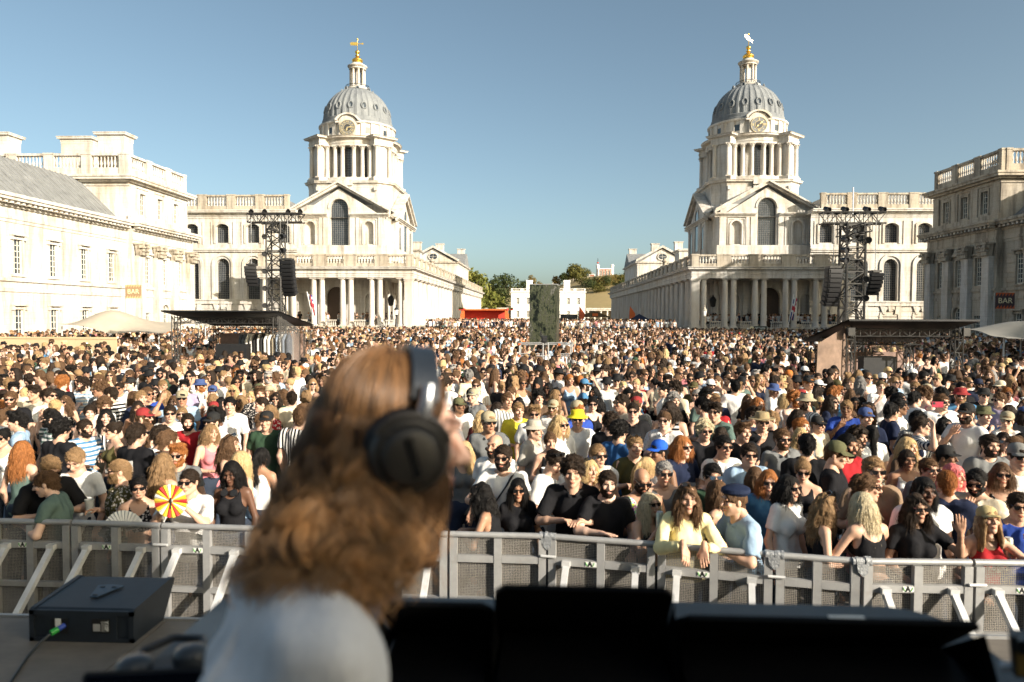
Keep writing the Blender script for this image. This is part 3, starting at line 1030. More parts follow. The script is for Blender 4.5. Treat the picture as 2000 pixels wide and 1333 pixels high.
def hill_mat():
    m, nt, b = nmat('dry_grass_and_paving')
    pos = N(nt, 'ShaderNodeNewGeometry').outputs['Position']
    sep = N(nt, 'ShaderNodeSeparateXYZ')
    L(nt, pos, sep.inputs[0])
    a = noise(nt, .02, 5, .6, pos)
    f = noise(nt, .25, 5, .7, pos)
    grass = ramp(nt, a, [(.35, (.30, .23, .09)), (.6, (.34, .25, .11)), (.75, (.2, .2, .07))])
    grass = mixc(nt, .5, grass, ramp(nt, f, [(.3, (.6, .6, .6)), (.7, (1, 1, 1))]), 'MULTIPLY')
    L(nt, grass, b.inputs['Base Color'])
    b.inputs['Roughness'].default_value = .95
    return m


setting(gv.build('hill', hill_mat(), None, 60))
PAVING = ground_mat()
setting(MB().add([(x, y, -.004) for y in (-400, -60, 0, 60, 120, 331) for x in (-1500, -300, -60, 0, 60, 300, 1500)], [(j * 7 + i, j * 7 + i + 1, j * 7 + i + 8, j * 7 + i + 7) for j in range(5) for i in range(6)]).build('ground', PAVING))
up = MB()
for i in range(5):
    up.box(-15.6, 17.8, 83.5 + i * .5, 84.0 + i * .5 if i < 4 else 200, .0, .17 * (i + 1))
setting(up.build('upper_court', PAVING))


# ------------------------------------------------------------------ ranges on both sides of the court
def pilaster_mesh():
    mb = MB()
    mb.box(-.56, .56, -.5, 0, 1.5, 8.75)
    mb.box(-.66, .66, -.6, 0, 1.1, 1.5)
    mb.box(-.58, .58, -.54, 0, 8.7, 8.8)
    return mb.mesh('pilaster', STONE)


def pil_capital_mesh():
    mb = MB()
    mb.prism([(-.46, 8.8), (.46, 8.8), (.62, 9.85), (-.62, 9.85)], -.36, 0)
    for row, z in ((0, 8.85), (1, 9.2)):
        for i in range(4 - row):
            x = (i - (3 - row) / 2) * .3
            mb.prism([(x - .13, z), (x + .13, z), (x + .17, z + .4), (x, z + .55), (x - .17, z + .4)], -.5 - row * .04, -.36)
            mb.cbox(x, -.54 - row * .04, z + .42, .2, .14, .12)
    for sx in (-1, 1):
        mb.cbox(sx * .58, -.5, 9.68, .28, .3, .28)
        mb.cbox(sx * .3, -.5, 9.72, .16, .16, .2)
    mb.box(-.72, .72, -.56, 0, 9.86, 10.05)
    return mb.mesh('capital', STONE_D)


PILA, PCAP = pilaster_mesh(), pil_capital_mesh()
MODIL = MB().prism([(-.14, 0), (.14, 0), (.14, .22), (-.14, .22)], -.52, 0).mesh('modillion', STONE)
BLOCK = MB().prism([(-.55, 0), (.55, 0), (.55, .4), (-.55, .4)], -.07, 0).mesh('stone_block', STONE_D)


def side_range(s, label, y_near, rustic):
    T = thing('court_range', label, 'building')
    HF = 41.7
    M = frame_side(s, HF)
    rz = R(90) * -s
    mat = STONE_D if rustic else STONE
    ws = [66.6 - 4.07 * k for k in range(40) if 66.6 - 4.07 * k > y_near + 2]
    wl = MB(M)
    wall_band(wl, y_near, 69, 0, 4.8, [(w, 1.1, 1.35, 3.4, 'rect', 0) for w in ws], 0, .2)
    wall_band(wl, y_near, 69, 4.8, 12.0, [(w, 1.1, 6.1, 8.8, 'rect', 0) for w in ws], 0, .2)
    wl.box(y_near, 69, 10, 10.3, 0, 12)
    wl.box(y_near, y_near + .3, .01, 10, 0, 16)
    # pavilion, half a metre proud
    pw = [71.7, 75.0, 78.3]
    wall_band(wl, 69, 81, 0, 4.8, [(pw[0], 1.1, 1.35, 3.2, 'rect', 0), (pw[1], 1.5, 0.6, 3.3, 'round', 0), (pw[2], 1.1, 1.35, 3.2, 'rect', 0)], -.6, .22)
    wall_band(wl, 69, 81, 4.8, 12.0, [(w, 1.1, 6.1, 8.8, 'rect', 0) for w in pw], -.6, .22)
    wl.add([(69, -.6, 0), (69, 0, 0), (69, 0, 12), (69, -.6, 12)], [(0, 1, 2, 3)])
    wl.add([(81, -.6, 0), (81, 14, 0), (81, 14, 12), (81, -.6, 12)], [(0, 1, 2, 3)])
    # attic storey of the pavilion
    wall_band(wl, 69.3, 80.8, 12.0, 16.1, [(w, 1.05, 13.0, 15.15, 'rect', 0) for w in pw], -.2, .22)
    wl.box(69.3, 69.6, -.199, 16, 12.0, 16.1)
    wl.box(80.5, 80.8, -.199, 16, 12.0, 16.1)
    wl.box(69.6, 80.5, 15.7, 16, 12.0, 16.1)
    wl.build('wall', mat, T)
    tr = MB(M)
    tr.box(y_near, 69, -.14, -.003, 0, 1.05)
    tr.box(69, 81.1, -.8, -.603, 0, 1.05)
    for a, b, o in ((y_near, 69, 0), (69, 81.05, -.6)):
        tr.box(a, b, o - .1, o - .003, 4.75, 5.05)
        tr.box(a, b, o - .16, o - .003, 5.55, 5.8)
        tr.box(a, b, o - .07, o - .003, 9.95 if o else 10.05, 10.3)
        tr.box(a, b, o - .14, o - .003, 10.3, 10.55)
        tr.box(a, b, o - .09, o - .003, 10.55, 11.2)
        tr.box(a, b, o - .25, o - .003, 11.2, 11.38)
        tr.box(a - .3 if o else a, b + .3, o - .95, o - .003, 11.62, 11.85)
        tr.box(a - .35 if o else a, b + .35, o - 1.08, o - .003, 11.85, 12.05)
        tr.box(a, b, o - .95, 1.0, 12.05, 12.12)
    for w, wz in [(w, 8.8) for w in ws] + [(w, 3.4) for w in ws]:
        for zt, hb in ((wz, 2.7 if wz > 5 else 2.05),):
            arch_trim(tr, w, 1.1, zt - hb, zt, 'rect', 0, .16, -.07, -.003)
            tr.box(w - .85, w + .85, -.32, -.003, zt + .28, zt + .42)
            tr.box(w - .8, w - .6, -.22, -.003, zt - .05, zt + .28)
            tr.box(w + .6, w + .8, -.22, -.003, zt - .05, zt + .28)
            tr.box(w - .75, w + .75, -.14, -.003, zt - hb - .16, zt - hb)
    for i, w in enumerate(pw):
        arch_trim(tr, w, 1.1, 6.1, 8.8, 'rect', 0, .16, -.68, -.603)
        arch_trim(tr, w, 1.05, 13.0, 15.15, 'rect', 0, .2, -.3, -.203)
        tr.box(w - .8, w + .8, -.34, -.203, 12.75, 13.0)
        if i == 1:
            tr.prism([(w - 1.0, 9.2), (w + 1.0, 9.2), (w, 9.95)], -.95, -.603)
            arch_trim(tr, w, 1.5, .6, 3.3, 'round', 0, .3, -.75, -.603)
        else:
            tr.box(w - .85, w + .85, -.88, -.603, 9.05, 9.2)
    tr.box(69.1, 81.0, -.55, -.203, 12.05, 12.75)
    for z0, z1, d in ((15.6, 15.8, .1), (15.95, 16.15, .35), (16.15, 16.4, .75), (16.4, 16.6, .85)):
        tr.sweep([(69.3, -.2), (80.8, -.2), (80.8, 16), (69.3, 16)], [(0, z0), (d, z0), (d, z1), (0, z1)])
    for w in (69.95, 73.3, 76.7, 80.15):
        tr.box(w - .55, w + .55, -.32, -.203, 12.75, 15.6)
    tr.build('trim', mat, T)
    for w in ws:
        if w > (48 if s < 0 else 60):
            p = M @ Vector((w, .12, 6.1))
            put_window(WIN_SASH, T, p, rz)
            put_window(WIN_SASH2, T, M @ Vector((w, .12, 1.35)), rz)
    for i, w in enumerate(pw):
        put_window(WIN_SASH, T, M @ Vector((w, -.46, 6.1)), rz)
        put_window(WIN_ATT, T, M @ Vector((w, -.06, 13.0)), rz)
        if i != 1:
            put_window(WIN_SASH2, T, M @ Vector((w, -.46, 1.35)), rz)
    put_window(glazing(1.5, 0.6, 3.3, 'round', 0, 4, 7, .05, .08), T, M @ Vector((pw[1], -.46, 0)), rz)
    for w in (69.95, 73.3, 76.7, 80.15):
        o = put(PILA, 'pilaster', T, M @ Vector((w, -.6, 0)), (0, 0, rz))
        put(PCAP, 'capital', o, (0, -.16, 0), (0, 0, 0), (1.15, 1.35, 1.0))
    y = 80.9
    while y > max(y_near, 46 if s < 0 else 60):
        o = -.6 if y > 69 else 0
        put(MODIL, 'modillion', T, M @ Vector((y, o - .25, 11.4)), (0, 0, rz))
        y -= .62
    if rustic:
        for k in range(8):
            z = 1.2 + k * .44
            y = 61.3 + (k % 2) * .6
            while y < 80.5:
                inpav = y > 68.8
                okw = all(abs(y - w) > 1.25 for w in (pw if inpav else ws)) and all(abs(y - w) > 1.1 for w in (69.95, 73.3, 76.7, 80.15))
                if okw and not (68.2 < y < 69.8):
                    put(BLOCK, 'stone_block', T, M @ Vector((y, -.604 if inpav else -.004, z)), (0, 0, rz))
                y += 1.2
        for k in range(9):
            y = 61.3 + (k % 2) * .6
            while y < 68.2:
                if all(abs(y - w) > 1.25 for w in ws):
                    put(BLOCK, 'stone_block', T, M @ Vector((y, -.004, 5.85 + k * .44)), (0, 0, rz))
                y += 1.2
    rf = MB(M)
    rf.add([(y_near, .6, 12.15), (69.3, .6, 12.15), (69.3, 4.9, 16.3), (y_near, 4.9, 16.3), (y_near, 9.5, 12.2), (69.3, 9.5, 12.2)], [(0, 1, 2, 3), (3, 2, 5, 4)])
    y = y_near + .5
    while y < 69.2:
        if y > 45:
            rf.bar((y, .6, 12.19), (y, 4.9, 16.34), .05, .09)
        y += .75
    rf.build('roof', SLATE, T)
    tp = MB(M)
    tp.box(69.3, 80.8, -.2, 16, 16.0, 16.62)
    tp.build('attic_roof', SLATE, T)
    balustrade(T, [(69.3, 80.8)], frame_side(s, HF + .05), 16.6, 2.15, .75, .4, None, 1.0, 3.85, .34, True, mat=mat)
    balustrade(T, [(41.9, 57.0)], frame_front(s, 69.5), 16.6, 2.15, .75, .4, None, 1.0, 3.85, .34, True, mat=mat)
    for h, y, w, d, zt in () if s > 0 else ((43.5, 70.6, 2.6, 1.6, 20.9), (50.2, 75.5, 3.2, 1.8, 21.7), (55.5, 70.5, 3.4, 1.8, 20.9)):
        ch = MB(frame_plan(s))
        ch.flat(rect(h - w / 2, h + w / 2, y - d / 2, y + d / 2), 16.5, zt - .7)
        ch.sweep(rect(h - w / 2, h + w / 2, y - d / 2, y + d / 2), cornice(.45, zt - .75, zt))
        ch.build('chimney', STONE, T)
    return T


side_range(-1, 'sunlit white stone range with sash windows and a lead roof', 34, False)
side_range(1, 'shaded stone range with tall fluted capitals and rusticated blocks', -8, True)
# ------------------------------------------------------------------ far: white house, loggias, hill, trees, observatory
WHITE = plain('white_render', (.74, .72, .68), .8, var=.06, scale=.8, coord='World')
BRICK = plain('red_brick', (.30, .11, .07), .85, var=.25, scale=3, coord='World')


def white_house():
    T = thing('white_house', 'white rendered two storey house behind the mirrored column', 'house')
    mb = MB()
    X0, X1, Y = -14.5, 20.4, 340.0
    cx = [X0 + 3.2 + i * (X1 - X0 - 6.4) / 6 for i in range(7)]
    wall_band(mb, X0, X1, 0, 6.6, [(x, 1.4, 2.0, 5.1, 'rect', 0) for x in cx], Y, .4)
    wall_band(mb, X0, X1, 6.6, 14.0, [(x, 1.4, 8.2, 11.2, 'rect', 0) for x in cx], Y, .4)
    mb.box(X0, X1, Y + 30, Y + 31, 0, 14)
    mb.box(X0, X0 + .3, Y + .01, Y + 30, 0, 14)
    mb.box(X1 - .3, X1, Y + .01, Y + 30, 0, 14)
    mb.box(X0, X1, Y - .1, Y + 30, 6.5, 6.8)
    mb.sweep([(X0, Y), (X1, Y), (X1, Y + 31), (X0, Y + 31)], [(0, 13.6), (.3, 13.6), (.5, 14.0), (.5, 14.2), (0, 14.2)])
    mb.build('wall', WHITE, T)
    g = glazing(1.4, 0, 3.05, 'rect', 0, 3, 5, .1, .14)
    for x in cx:
        put_window(g, T, (x, Y + .3, 2.0), 0)
        put_window(g, T, (x, Y + .3, 8.2), 0)
        mb = MB()
        mb.box(x - 1.1, x + 1.1, Y - .25, Y - .003, 11.4, 11.65)
        mb.build('window_hood', WHITE, T)
    balustrade(T, [(X0, X1)], Matrix.Translation((0, Y + .3, 0)), 14.2, 1.5, .35, .5, None, 1.2, 4.98, .5, False, mat=WHITE)
    for x in (-6.0, 12.0):
        ch = MB()
        ch.box(x - 1.5, x + 1.5, Y + 8, Y + 11, 13.8, 20.0)
        ch.box(x - 1.7, x + 1.7, Y + 7.8, Y + 11.2, 19.4, 19.8)
        for dx in (-.9, 0, .9):
            ch.box(x + dx - .18, x + dx + .18, Y + 7.9, Y + 8.0, 15, 19.3)
        ch.build('chimney', WHITE, T)


white_house()
for sx, lab in ((-1, 'low pale loggia between the clock building and the white house'), (1, 'low pale loggia between the white house and the compass-dial building')):
    T = thing('loggia', lab, 'colonnade')
    x0, x1 = sorted((3 + sx * 17.8, 3 + sx * 62))
    mb = MB()
    mb.box(x0, x1, 341, 348, 5.4, 6.4)
    mb.box(x0, x1, 340.7, 341, 6.1, 6.6)
    mb.build('entablature', STONE, T)
    MB().box(x0, x1, 347, 347.4, 0, 5.4).build('rear_wall', STONE_D, T)
    c = column_mesh(5.4, .45, 'doric', 10)
    x = x0 + 1
    while x < x1:
        put(c, 'column', T, (x, 341.6, 0))
        x += 3.0


def leaf_mat(name, a, b_):
    m, nt, b = nmat(name)
    oi = N(nt, 'ShaderNodeNewGeometry')
    r = oi.outputs['Random Per Island']
    L(nt, ramp(nt, r, [(0, a), (1, b_)]), b.inputs['Base Color'])
    b.inputs['Roughness'].default_value = .7
    b.inputs['Specular IOR Level'].default_value = .2
    tr = N(nt, 'ShaderNodeBsdfTranslucent')
    L(nt, ramp(nt, r, [(0, a), (1, b_)]), tr.inputs[0])
    mx = N(nt, 'ShaderNodeMixShader', inp={0: .3})
    L(nt, b.outputs[0], mx.inputs[1])
    L(nt, tr.outputs[0], mx.inputs[2])
    L(nt, mx.outputs[0], nt.nodes['Material Output'].inputs[0])
    return m


LEAF = {'olive': leaf_mat('olive_leaves', (.07, .075, .02), (.17, .15, .04)), 'dark': leaf_mat('dark_leaves', (.028, .042, .016), (.07, .085, .026)),
        'lime': leaf_mat('lime_leaves', (.10, .12, .022), (.22, .21, .05)), 'gold': leaf_mat('dry_leaves', (.12, .095, .025), (.24, .17, .05))}
BARK = plain('bark', (.09, .07, .05), .9, var=.3)


def tree(x, y, h, w, kind, label, n=1500, leaf=.9, seed=0, z=None):
    r = np.random.RandomState(seed)
    z0 = terrain_z(x, y) if z is None else z
    T = thing('tree', label, 'tree', (x, y, z0), 0, 'trees on and below the hill')
    tk = MB()
    tk.tube([(0, 0, -.5), (.1, 0, h * .25), (-.1, .1, h * .5), (0, 0, h * .75)], [h * .035, h * .028, h * .02, h * .008], 8)
    for i in range(6):
        a = i * 1.05 + r.rand()
        tk.tube([(0, 0, h * (.25 + .05 * i)), (w * .2 * math.cos(a), w * .2 * math.sin(a), h * (.4 + .05 * i)), (w * .38 * math.cos(a), w * .38 * math.sin(a), h * (.5 + .06 * i))], [h * .014, h * .01, h * .004], 6)
    tk.build('trunk', BARK, T)
    nc = 26
    C, Rr = [], []
    for i in range(nc):
        u = r.rand() * 2 * PI
        zz = r.rand()
        prof = math.sqrt(max(0, 1 - (2 * zz - .9) ** 2 / 1.25))
        rad = w / 2 * prof * math.sqrt(r.rand()) * .85
        C.append((rad * math.cos(u), rad * math.sin(u), h * (.25 + .68 * zz)))
        Rr.append(w * (.13 + .1 * r.rand()))
    C, Rr = np.array(C), np.array(Rr)
    idx = r.randint(0, nc, n)
    d = r.normal(size=(n, 3))
    d /= np.linalg.norm(d, axis=1)[:, None]
    P = C[idx] + d * (Rr[idx] * (.75 + .35 * r.rand(n)))[:, None]
    t1 = np.cross(d + r.normal(size=(n, 3)) * .6, r.normal(size=(n, 3)))
    t1 /= np.linalg.norm(t1, axis=1)[:, None]
    t2 = np.cross(d, t1)
    t2 /= np.linalg.norm(t2, axis=1)[:, None] + 1e-6
    s1 = (leaf * (.5 + r.rand(n)))[:, None]
    V = np.stack([P - t1 * s1, P + t2 * s1 * .6, P + t1 * s1, P - t2 * s1 * .6], 1).reshape(-1, 3)
    me = bpy.data.meshes.new('crown')
    me.from_pydata(V.tolist(), [], np.arange(4 * n).reshape(-1, 4).tolist())
    me.materials.append(LEAF[kind])
    put(me, 'crown', T)
    return T


TREES = [(-30, 300, 22, 16, 'lime', 'yellow-green tree nearest the clock building colonnade, tallest at its far end', 2200, .8, 0),
         (-24, 345, 15, 13, 'lime', 'rounded bright green tree just right of the far end of the sunlit colonnade', 1800, .7, 0),
         (-28, 470, 24, 26, 'dark', 'broad dark green tree on the hill foot between colonnade and white house', 2600, .75, None),
         (-15, 500, 19, 15, 'dark', 'dark tree touching the white house roofline from behind, beside the broadest tree', 1800, .6, None),
         (-50, 430, 22, 22, 'dark', 'dark tree half hidden by the sunlit colonnade end', 1800, .6, None),
         (-9.5, 640, 12.5, 11, 'gold', 'golden brown tree on the ridge above the white house left chimney', 1500, .6, None),
         (-3, 660, 7, 9, 'gold', 'low tawny bush-like tree on the ridge left of the small statue', 900, .5, None),
         (13.6, 660, 10, 10, 'gold', 'low golden tree on the ridge right of the small statue', 1100, .5, None),
         (20, 690, 11, 10, 'dark', 'dark tree behind the golden ridge tree near the right chimney', 1300, .6, None),
         (29, 650, 15, 16, 'olive', 'large olive crowned tree above the white house right chimney', 2200, .75, None),
         (42, 720, 9, 14, 'olive', 'low olive tree just left of the observatory', 1200, .6, None),
         (75, 610, 9, 16, 'olive', 'spreading olive tree below and right of the observatory', 1700, .6, None),
         (84, 640, 9, 16, 'olive', 'olive tree touching the shaded colonnade end', 1300, .6, None),
         (66, 600, 6, 16, 'olive', 'shrubby olive tree on the slope below the observatory', 1300, .5, None),
         (52, 590, 6, 18, 'dark', 'dark scrubby tree on the slope right of the white house', 1300, .5, None),
         (62, 560, 6, 20, 'dark', 'lower dark scrubby tree across the dry slope', 1300, .5, None),
         (52, 430, 9, 12, 'lime', 'bright green tree at the shaded colonnade end, below the slope scrub', 1200, .7, None),
         (38, 575, 7, 14, 'dark', 'dark scrub bush on the slope just right of the right chimney', 900, .5, None),
         (45, 560, 6, 15, 'olive', 'olive scrub bush low on the slope above the right loggia', 900, .5, None),
         (50, 590, 6, 16, 'gold', 'tawny scrub bush in the middle of the slope under the observatory', 900, .5, None),
         (33, 610, 8, 13, 'olive', 'olive scrub bush on the slope under the large crowned tree', 900, .5, None),
         (43, 600, 6, 14, 'dark', 'dark scrub bush directly left below the observatory wall', 900, .5, None),
         (58, 600, 5, 18, 'gold', 'tawny scrubby tree under the observatory terrace', 1300, .5, None)]
for i, (x, y, h, w, k, lab, n, lf, z) in enumerate(TREES):
    tree(x, y, h, w, k, lab, n, lf, 40 + i, z)
# wood mass on the skyline
r_ = np.random.RandomState(5)
n = 5200
ux = r_.rand(n)
X = np.where(ux < .45, -75 - r_.rand(n) * 330, 115 + r_.rand(n) * 330)
Yv = 520 + r_.rand(n) * 200
Zv = np.array([terrain_z(a, b) for a, b in zip(X, Yv)]) + r_.rand(n) * (10 + 6 * np.sin(X * .13)) + 1
d = r_.normal(size=(n, 3))
e = r_.normal(size=(n, 3))
P = np.stack([X, Yv, Zv], 1)
V = np.stack([P - d, P + e * .8, P + d, P - e * .8], 1).reshape(-1, 3)
me = bpy.data.meshes.new('woods')
me.from_pydata(V.tolist(), [], np.arange(4 * n).reshape(-1, 4).tolist())
me.materials.append(LEAF['dark'])
o = put(me, 'woods')
o['kind'] = 'stuff'
o['label'] = 'far dark wood along the hill behind the buildings'

# statue on the ridge
T = thing('statue', 'small dark statue on a plinth on the ridge between golden trees', 'statue', (11.0, 690, terrain_z(11, 690)))
MB().box(-1.4, 1.4, -1.4, 1.4, 0, 2.2).box(-.9, .9, -.9, .9, 2.2, 5.2).build('plinth', STONE, T)
MB().lathe([(.9, 5.2), (.95, 6.5), (.7, 8), (.85, 9.3), (.45, 9.9), (.2, 10.1), (.42, 10.5), (.4, 11), (.1, 11.3)], 10).build('figure', IRON, T, 60)

# observatory
OX, OY, OZ = 69.5, 800.0, 40.5
T = thing('observatory', 'red brick observatory with white corners and a red time ball on the hill', 'building', (OX, OY, OZ))
T.scale = (1.05, 1, .72)
b = MB()
b.box(-14, 14, 0, 14, 0, 4)
b.box(-7, 7, -2, 12, 4, 19)
b.box(-16.5, -11, -1, 6, 4, 10.5)
b.box(9, 14, -1, 6, 4, 9)
b.build('wall', BRICK, T)
w = MB()
for x in (-7, 7):
    w.box(x - .7, x + .7, -2.3, -1.9, 4, 19.2)
w.box(-7.6, 7.6, -2.4, 12.3, 18.6, 20)
w.box(-14.3, 14.3, -.4, 14, 3.4, 4.4)
for x in (-16.5, -11):
    w.box(x - .4, x + .4, -1.3, -.95, 4, 10.6)
w.box(-17, -10.5, -1.4, 6.3, 10.3, 11)
w.box(8.6, 14.4, -1.4, 6.3, 8.8, 9.4)
w.build('dressing', WHITE, T)
for x in (-4.4, -1.5, 1.5, 4.4):
    f = MB().box(x - .9, x + .9, -2.25, -1.95, 7, 17.2).build('window', FRAME_W, T)
    MB().box(x - .55, x + .55, -2.3, -2.26, 7.5, 16.8).build('glass', GLASS_W, f)
for x in (-7.6, 7.6):
    MB(Matrix.Translation((x, 3, 0))).lathe([(1.6, 4), (1.6, 24), (2.1, 24.3), (2.1, 25), (1.8, 25.4), (1.0, 26.6), (0, 27)], 10).build('turret', WHITE, T, 40)
m = MB(Matrix.Translation((-7.6, 3, 0)))
m.tube([(0, 0, 26), (0, 0, 36)], .22, 6)
m.bar((-1.4, 0, 33), (1.4, 0, 33), .25)
m.build('mast', IRON, T)
MB(Matrix.Translation((-7.6, 3, 29))).lathe([(0, -1.2), (.8, -.9), (1.2, 0), (.8, .9), (0, 1.2)], 14).build('time_ball', plain('red_ball', (.45, .06, .04), .5), T, 60)
d = MB(Matrix.Translation((-13.7, 2.5, 0)))
d.lathe([(2.6, 10.8), (2.5, 12), (1.8, 13.4), (.8, 14.3), (0, 14.6)], 14)
d.build('dome', LEAD, T, 60)
T = thing('terrace_wall', 'long low retaining wall under the observatory', 'wall', (60, 770, terrain_z(60, 770)))
MB().box(-32, 34, 0, 2, -4, 2.2).build('wall', STONE_D, T)
# ------------------------------------------------------------------ people: implicit surfaces polygonised to meshes
EDGES = [((0, 0, 0), (1, 0, 0)), ((0, 1, 0), (1, 1, 0)), ((0, 0, 1), (1, 0, 1)), ((0, 1, 1), (1, 1, 1)),
         ((0, 0, 0), (0, 1, 0)), ((1, 0, 0), (1, 1, 0)), ((0, 0, 1), (0, 1, 1)), ((1, 0, 1), (1, 1, 1)),
         ((0, 0, 0), (0, 0, 1)), ((1, 0, 0), (1, 0, 1)), ((0, 1, 0), (0, 1, 1)), ((1, 1, 0), (1, 1, 1))]


class Field:
    """signed distance grid; shapes are blended in one after the other"""

    def __init__(s, lo, hi, h):
        s.o = np.array(lo, np.float32)
        s.h = h
        n = np.ceil((np.array(hi) - np.array(lo)) / h).astype(int) + 1
        s.n = n
        s.f = np.full(n, 1.0, np.float32)
        s.ax = [s.o[i] + h * np.arange(n[i], dtype=np.float32) for i in range(3)]

    def block(s, lo, hi, pad):
        sl = []
        for i in range(3):
            a = max(0, int((lo[i] - pad - s.o[i]) / s.h))
            b = min(s.n[i], int((hi[i] + pad - s.o[i]) / s.h) + 2)
            if b <= a:
                return None
            sl.append(slice(a, b))
        g = np.meshgrid(*[s.ax[i][sl[i]] for i in range(3)], indexing='ij')
        return tuple(sl), g

    def mix(s, sl, d, k, sub=False):
        f = s.f[sl]
        if sub:
            d = -d
            if k:
                h = np.clip(.5 - .5 * (f - d) / k, 0, 1)
                s.f[sl] = f * (1 - h) + d * h + k * h * (1 - h)
            else:
                s.f[sl] = np.maximum(f, d)
            return
        if k:
            h = np.clip(.5 + .5 * (d - f) / k, 0, 1)
            s.f[sl] = d * (1 - h) + f * h - k * h * (1 - h)
        else:
            s.f[sl] = np.minimum(f, d)

    def cone(s, a, b, ra, rb, k=.03, sub=False, cut=False):
        a, b = np.array(a, np.float32), np.array(b, np.float32)
        r = max(ra, rb)
        bl = s.block(np.minimum(a, b) - r, np.maximum(a, b) + r, k + 2 * s.h)
        if bl is None:
            return s
        sl, g = bl
        ab = b - a
        L2 = float(ab @ ab) + 1e-9
        t = sum((g[i] - a[i]) * ab[i] for i in range(3)) / L2
        tc = np.clip(t, 0, 1)
        d = np.sqrt(sum((g[i] - a[i] - tc * ab[i]) ** 2 for i in range(3))) - (ra + (rb - ra) * tc)
        if cut:
            d = np.maximum(d, (t - 1) * math.sqrt(L2))
        s.mix(sl, d, k, sub)
        return s

    def ell(s, c, r, k=.03, sub=False):
        c, r = np.array(c, np.float32), np.array(r, np.float32)
        bl = s.block(c - r, c + r, k + 2 * s.h)
        if bl is None:
            return s
        sl, g = bl
        q = np.sqrt(sum(((g[i] - c[i]) / r[i]) ** 2 for i in range(3)))
        q2 = np.sqrt(sum(((g[i] - c[i]) / (r[i] * r[i])) ** 2 for i in range(3))) + 1e-6
        s.mix(sl, q * (q - 1) / q2, k, sub)
        return s

    def plane(s, p, n):
        """keep the side the normal points away from"""
        g = np.meshgrid(*s.ax, indexing='ij')
        d = sum((g[i] - p[i]) * n[i] for i in range(3))
        s.f = np.maximum(s.f, d.astype(np.float32))
        return s

    def wob(s, amp, freq, seed, stretch=(1, 1, 1)):
        r = np.random.RandomState(seed)
        m = np.abs(s.f) < amp * 3 + 3 * s.h
        ii = np.nonzero(m)
        p = [s.ax[i][ii[i]] * stretch[i] for i in range(3)]
        v = np.zeros(len(ii[0]), np.float32)
        for q in range(5):
            d = r.normal(size=3)
            d /= np.linalg.norm(d)
            fq = freq * (1 + .5 * q)
            v += np.sin(fq * (p[0] * d[0] + p[1] * d[1] + p[2] * d[2]) + 1.3 * np.sin(fq * .6 * (p[1] * d[0] - p[2] * d[1]) + q) + r.rand() * 6) / (1 + .4 * q)
        s.f[m] += v * amp / 2
        return s

    def nets(s):
        f = s.f
        ins = f < 0
        nx, ny, nz = f.shape
        sh = (nx - 1, ny - 1, nz - 1)
        cnt = np.zeros(sh, np.float32)
        acc = np.zeros(sh + (3,), np.float32)
        cut = lambda c: f[c[0]:nx - 1 + c[0], c[1]:ny - 1 + c[1], c[2]:nz - 1 + c[2]]
        corner_in = sum((cut(c) < 0).astype(np.int8) for c in [(x, y, z) for x in (0, 1) for y in (0, 1) for z in (0, 1)])
        act = (corner_in > 0) & (corner_in < 8)
        I = np.nonzero(act)
        pos = np.zeros((len(I[0]), 3), np.float32)
        ct = np.zeros(len(I[0]), np.float32)
        for a, b in EDGES:
            fa = f[I[0] + a[0], I[1] + a[1], I[2] + a[2]]
            fb = f[I[0] + b[0], I[1] + b[1], I[2] + b[2]]
            m = (fa < 0) != (fb < 0)
            t = np.where(m, fa / np.where(m, fa - fb, 1), 0)
            for i in range(3):
                pos[:, i] += np.where(m, a[i] + t * (b[i] - a[i]), 0)
            ct += m
        pos /= np.maximum(ct, 1)[:, None]
        V = s.o + s.h * (np.stack(I, 1) + pos)
        idx = -np.ones(sh, np.int64)
        idx[I] = np.arange(len(I[0]))
        Q = []
        for axis in range(3):
            a0 = [slice(None)] * 3
            a1 = [slice(None)] * 3
            a0[axis], a1[axis] = slice(0, -1), slice(1, None)
            for o in range(3):
                if o != axis:
                    a0[o] = a1[o] = slice(1, -1)
            A, B = ins[tuple(a0)], ins[tuple(a1)]
            e = np.nonzero(A != B)
            flip = A[e]
            base = [e[0].copy(), e[1].copy(), e[2].copy()]
            u, v = [(1, 2), (2, 0), (0, 1)][axis]
            for o in (u, v):
                base[o] = base[o] + 1
            def cell(du, dv):
                c = [base[0], base[1], base[2]]
                c[u] = c[u] + du
                c[v] = c[v] + dv
                return idx[c[0], c[1], c[2]]
            q = np.stack([cell(-1, -1), cell(0, -1), cell(0, 0), cell(-1, 0)], 1)
            q[~flip] = q[~flip][:, ::-1]
            Q.append(q)
        return V, np.concatenate(Q)


def np_mesh(name, V, Q, mat, tint=None, part=None):
    me = bpy.data.meshes.new(name)
    me.vertices.add(len(V))
    me.vertices.foreach_set('co', np.asarray(V, np.float32).ravel())
    me.loops.add(Q.size)
    me.loops.foreach_set('vertex_index', Q.astype(np.int32).ravel())
    me.polygons.add(len(Q))
    me.polygons.foreach_set('loop_start', np.arange(0, Q.size, Q.shape[1], dtype=np.int32))
    me.update(calc_edges=True)
    me.shade_smooth()
    me.materials.append(mat)
    if tint is not None:
        a = me.attributes.new('tint', 'FLOAT_COLOR', 'POINT')
        a.data.foreach_set('color', np.concatenate([tint, np.ones((len(V), 1))], 1).astype(np.float32).ravel())
    if part is not None:
        a = me.attributes.new('part', 'FLOAT', 'POINT')
        a.data.foreach_set('value', part.astype(np.float32))
    return me


def join_np(parts):
    V, Q, T, b = [], [], [], 0
    for v, q, t in parts:
        V.append(v)
        Q.append(q + b)
        T.append(t)
        b += len(v)
    return np.concatenate(V), np.concatenate(Q), np.concatenate(T)


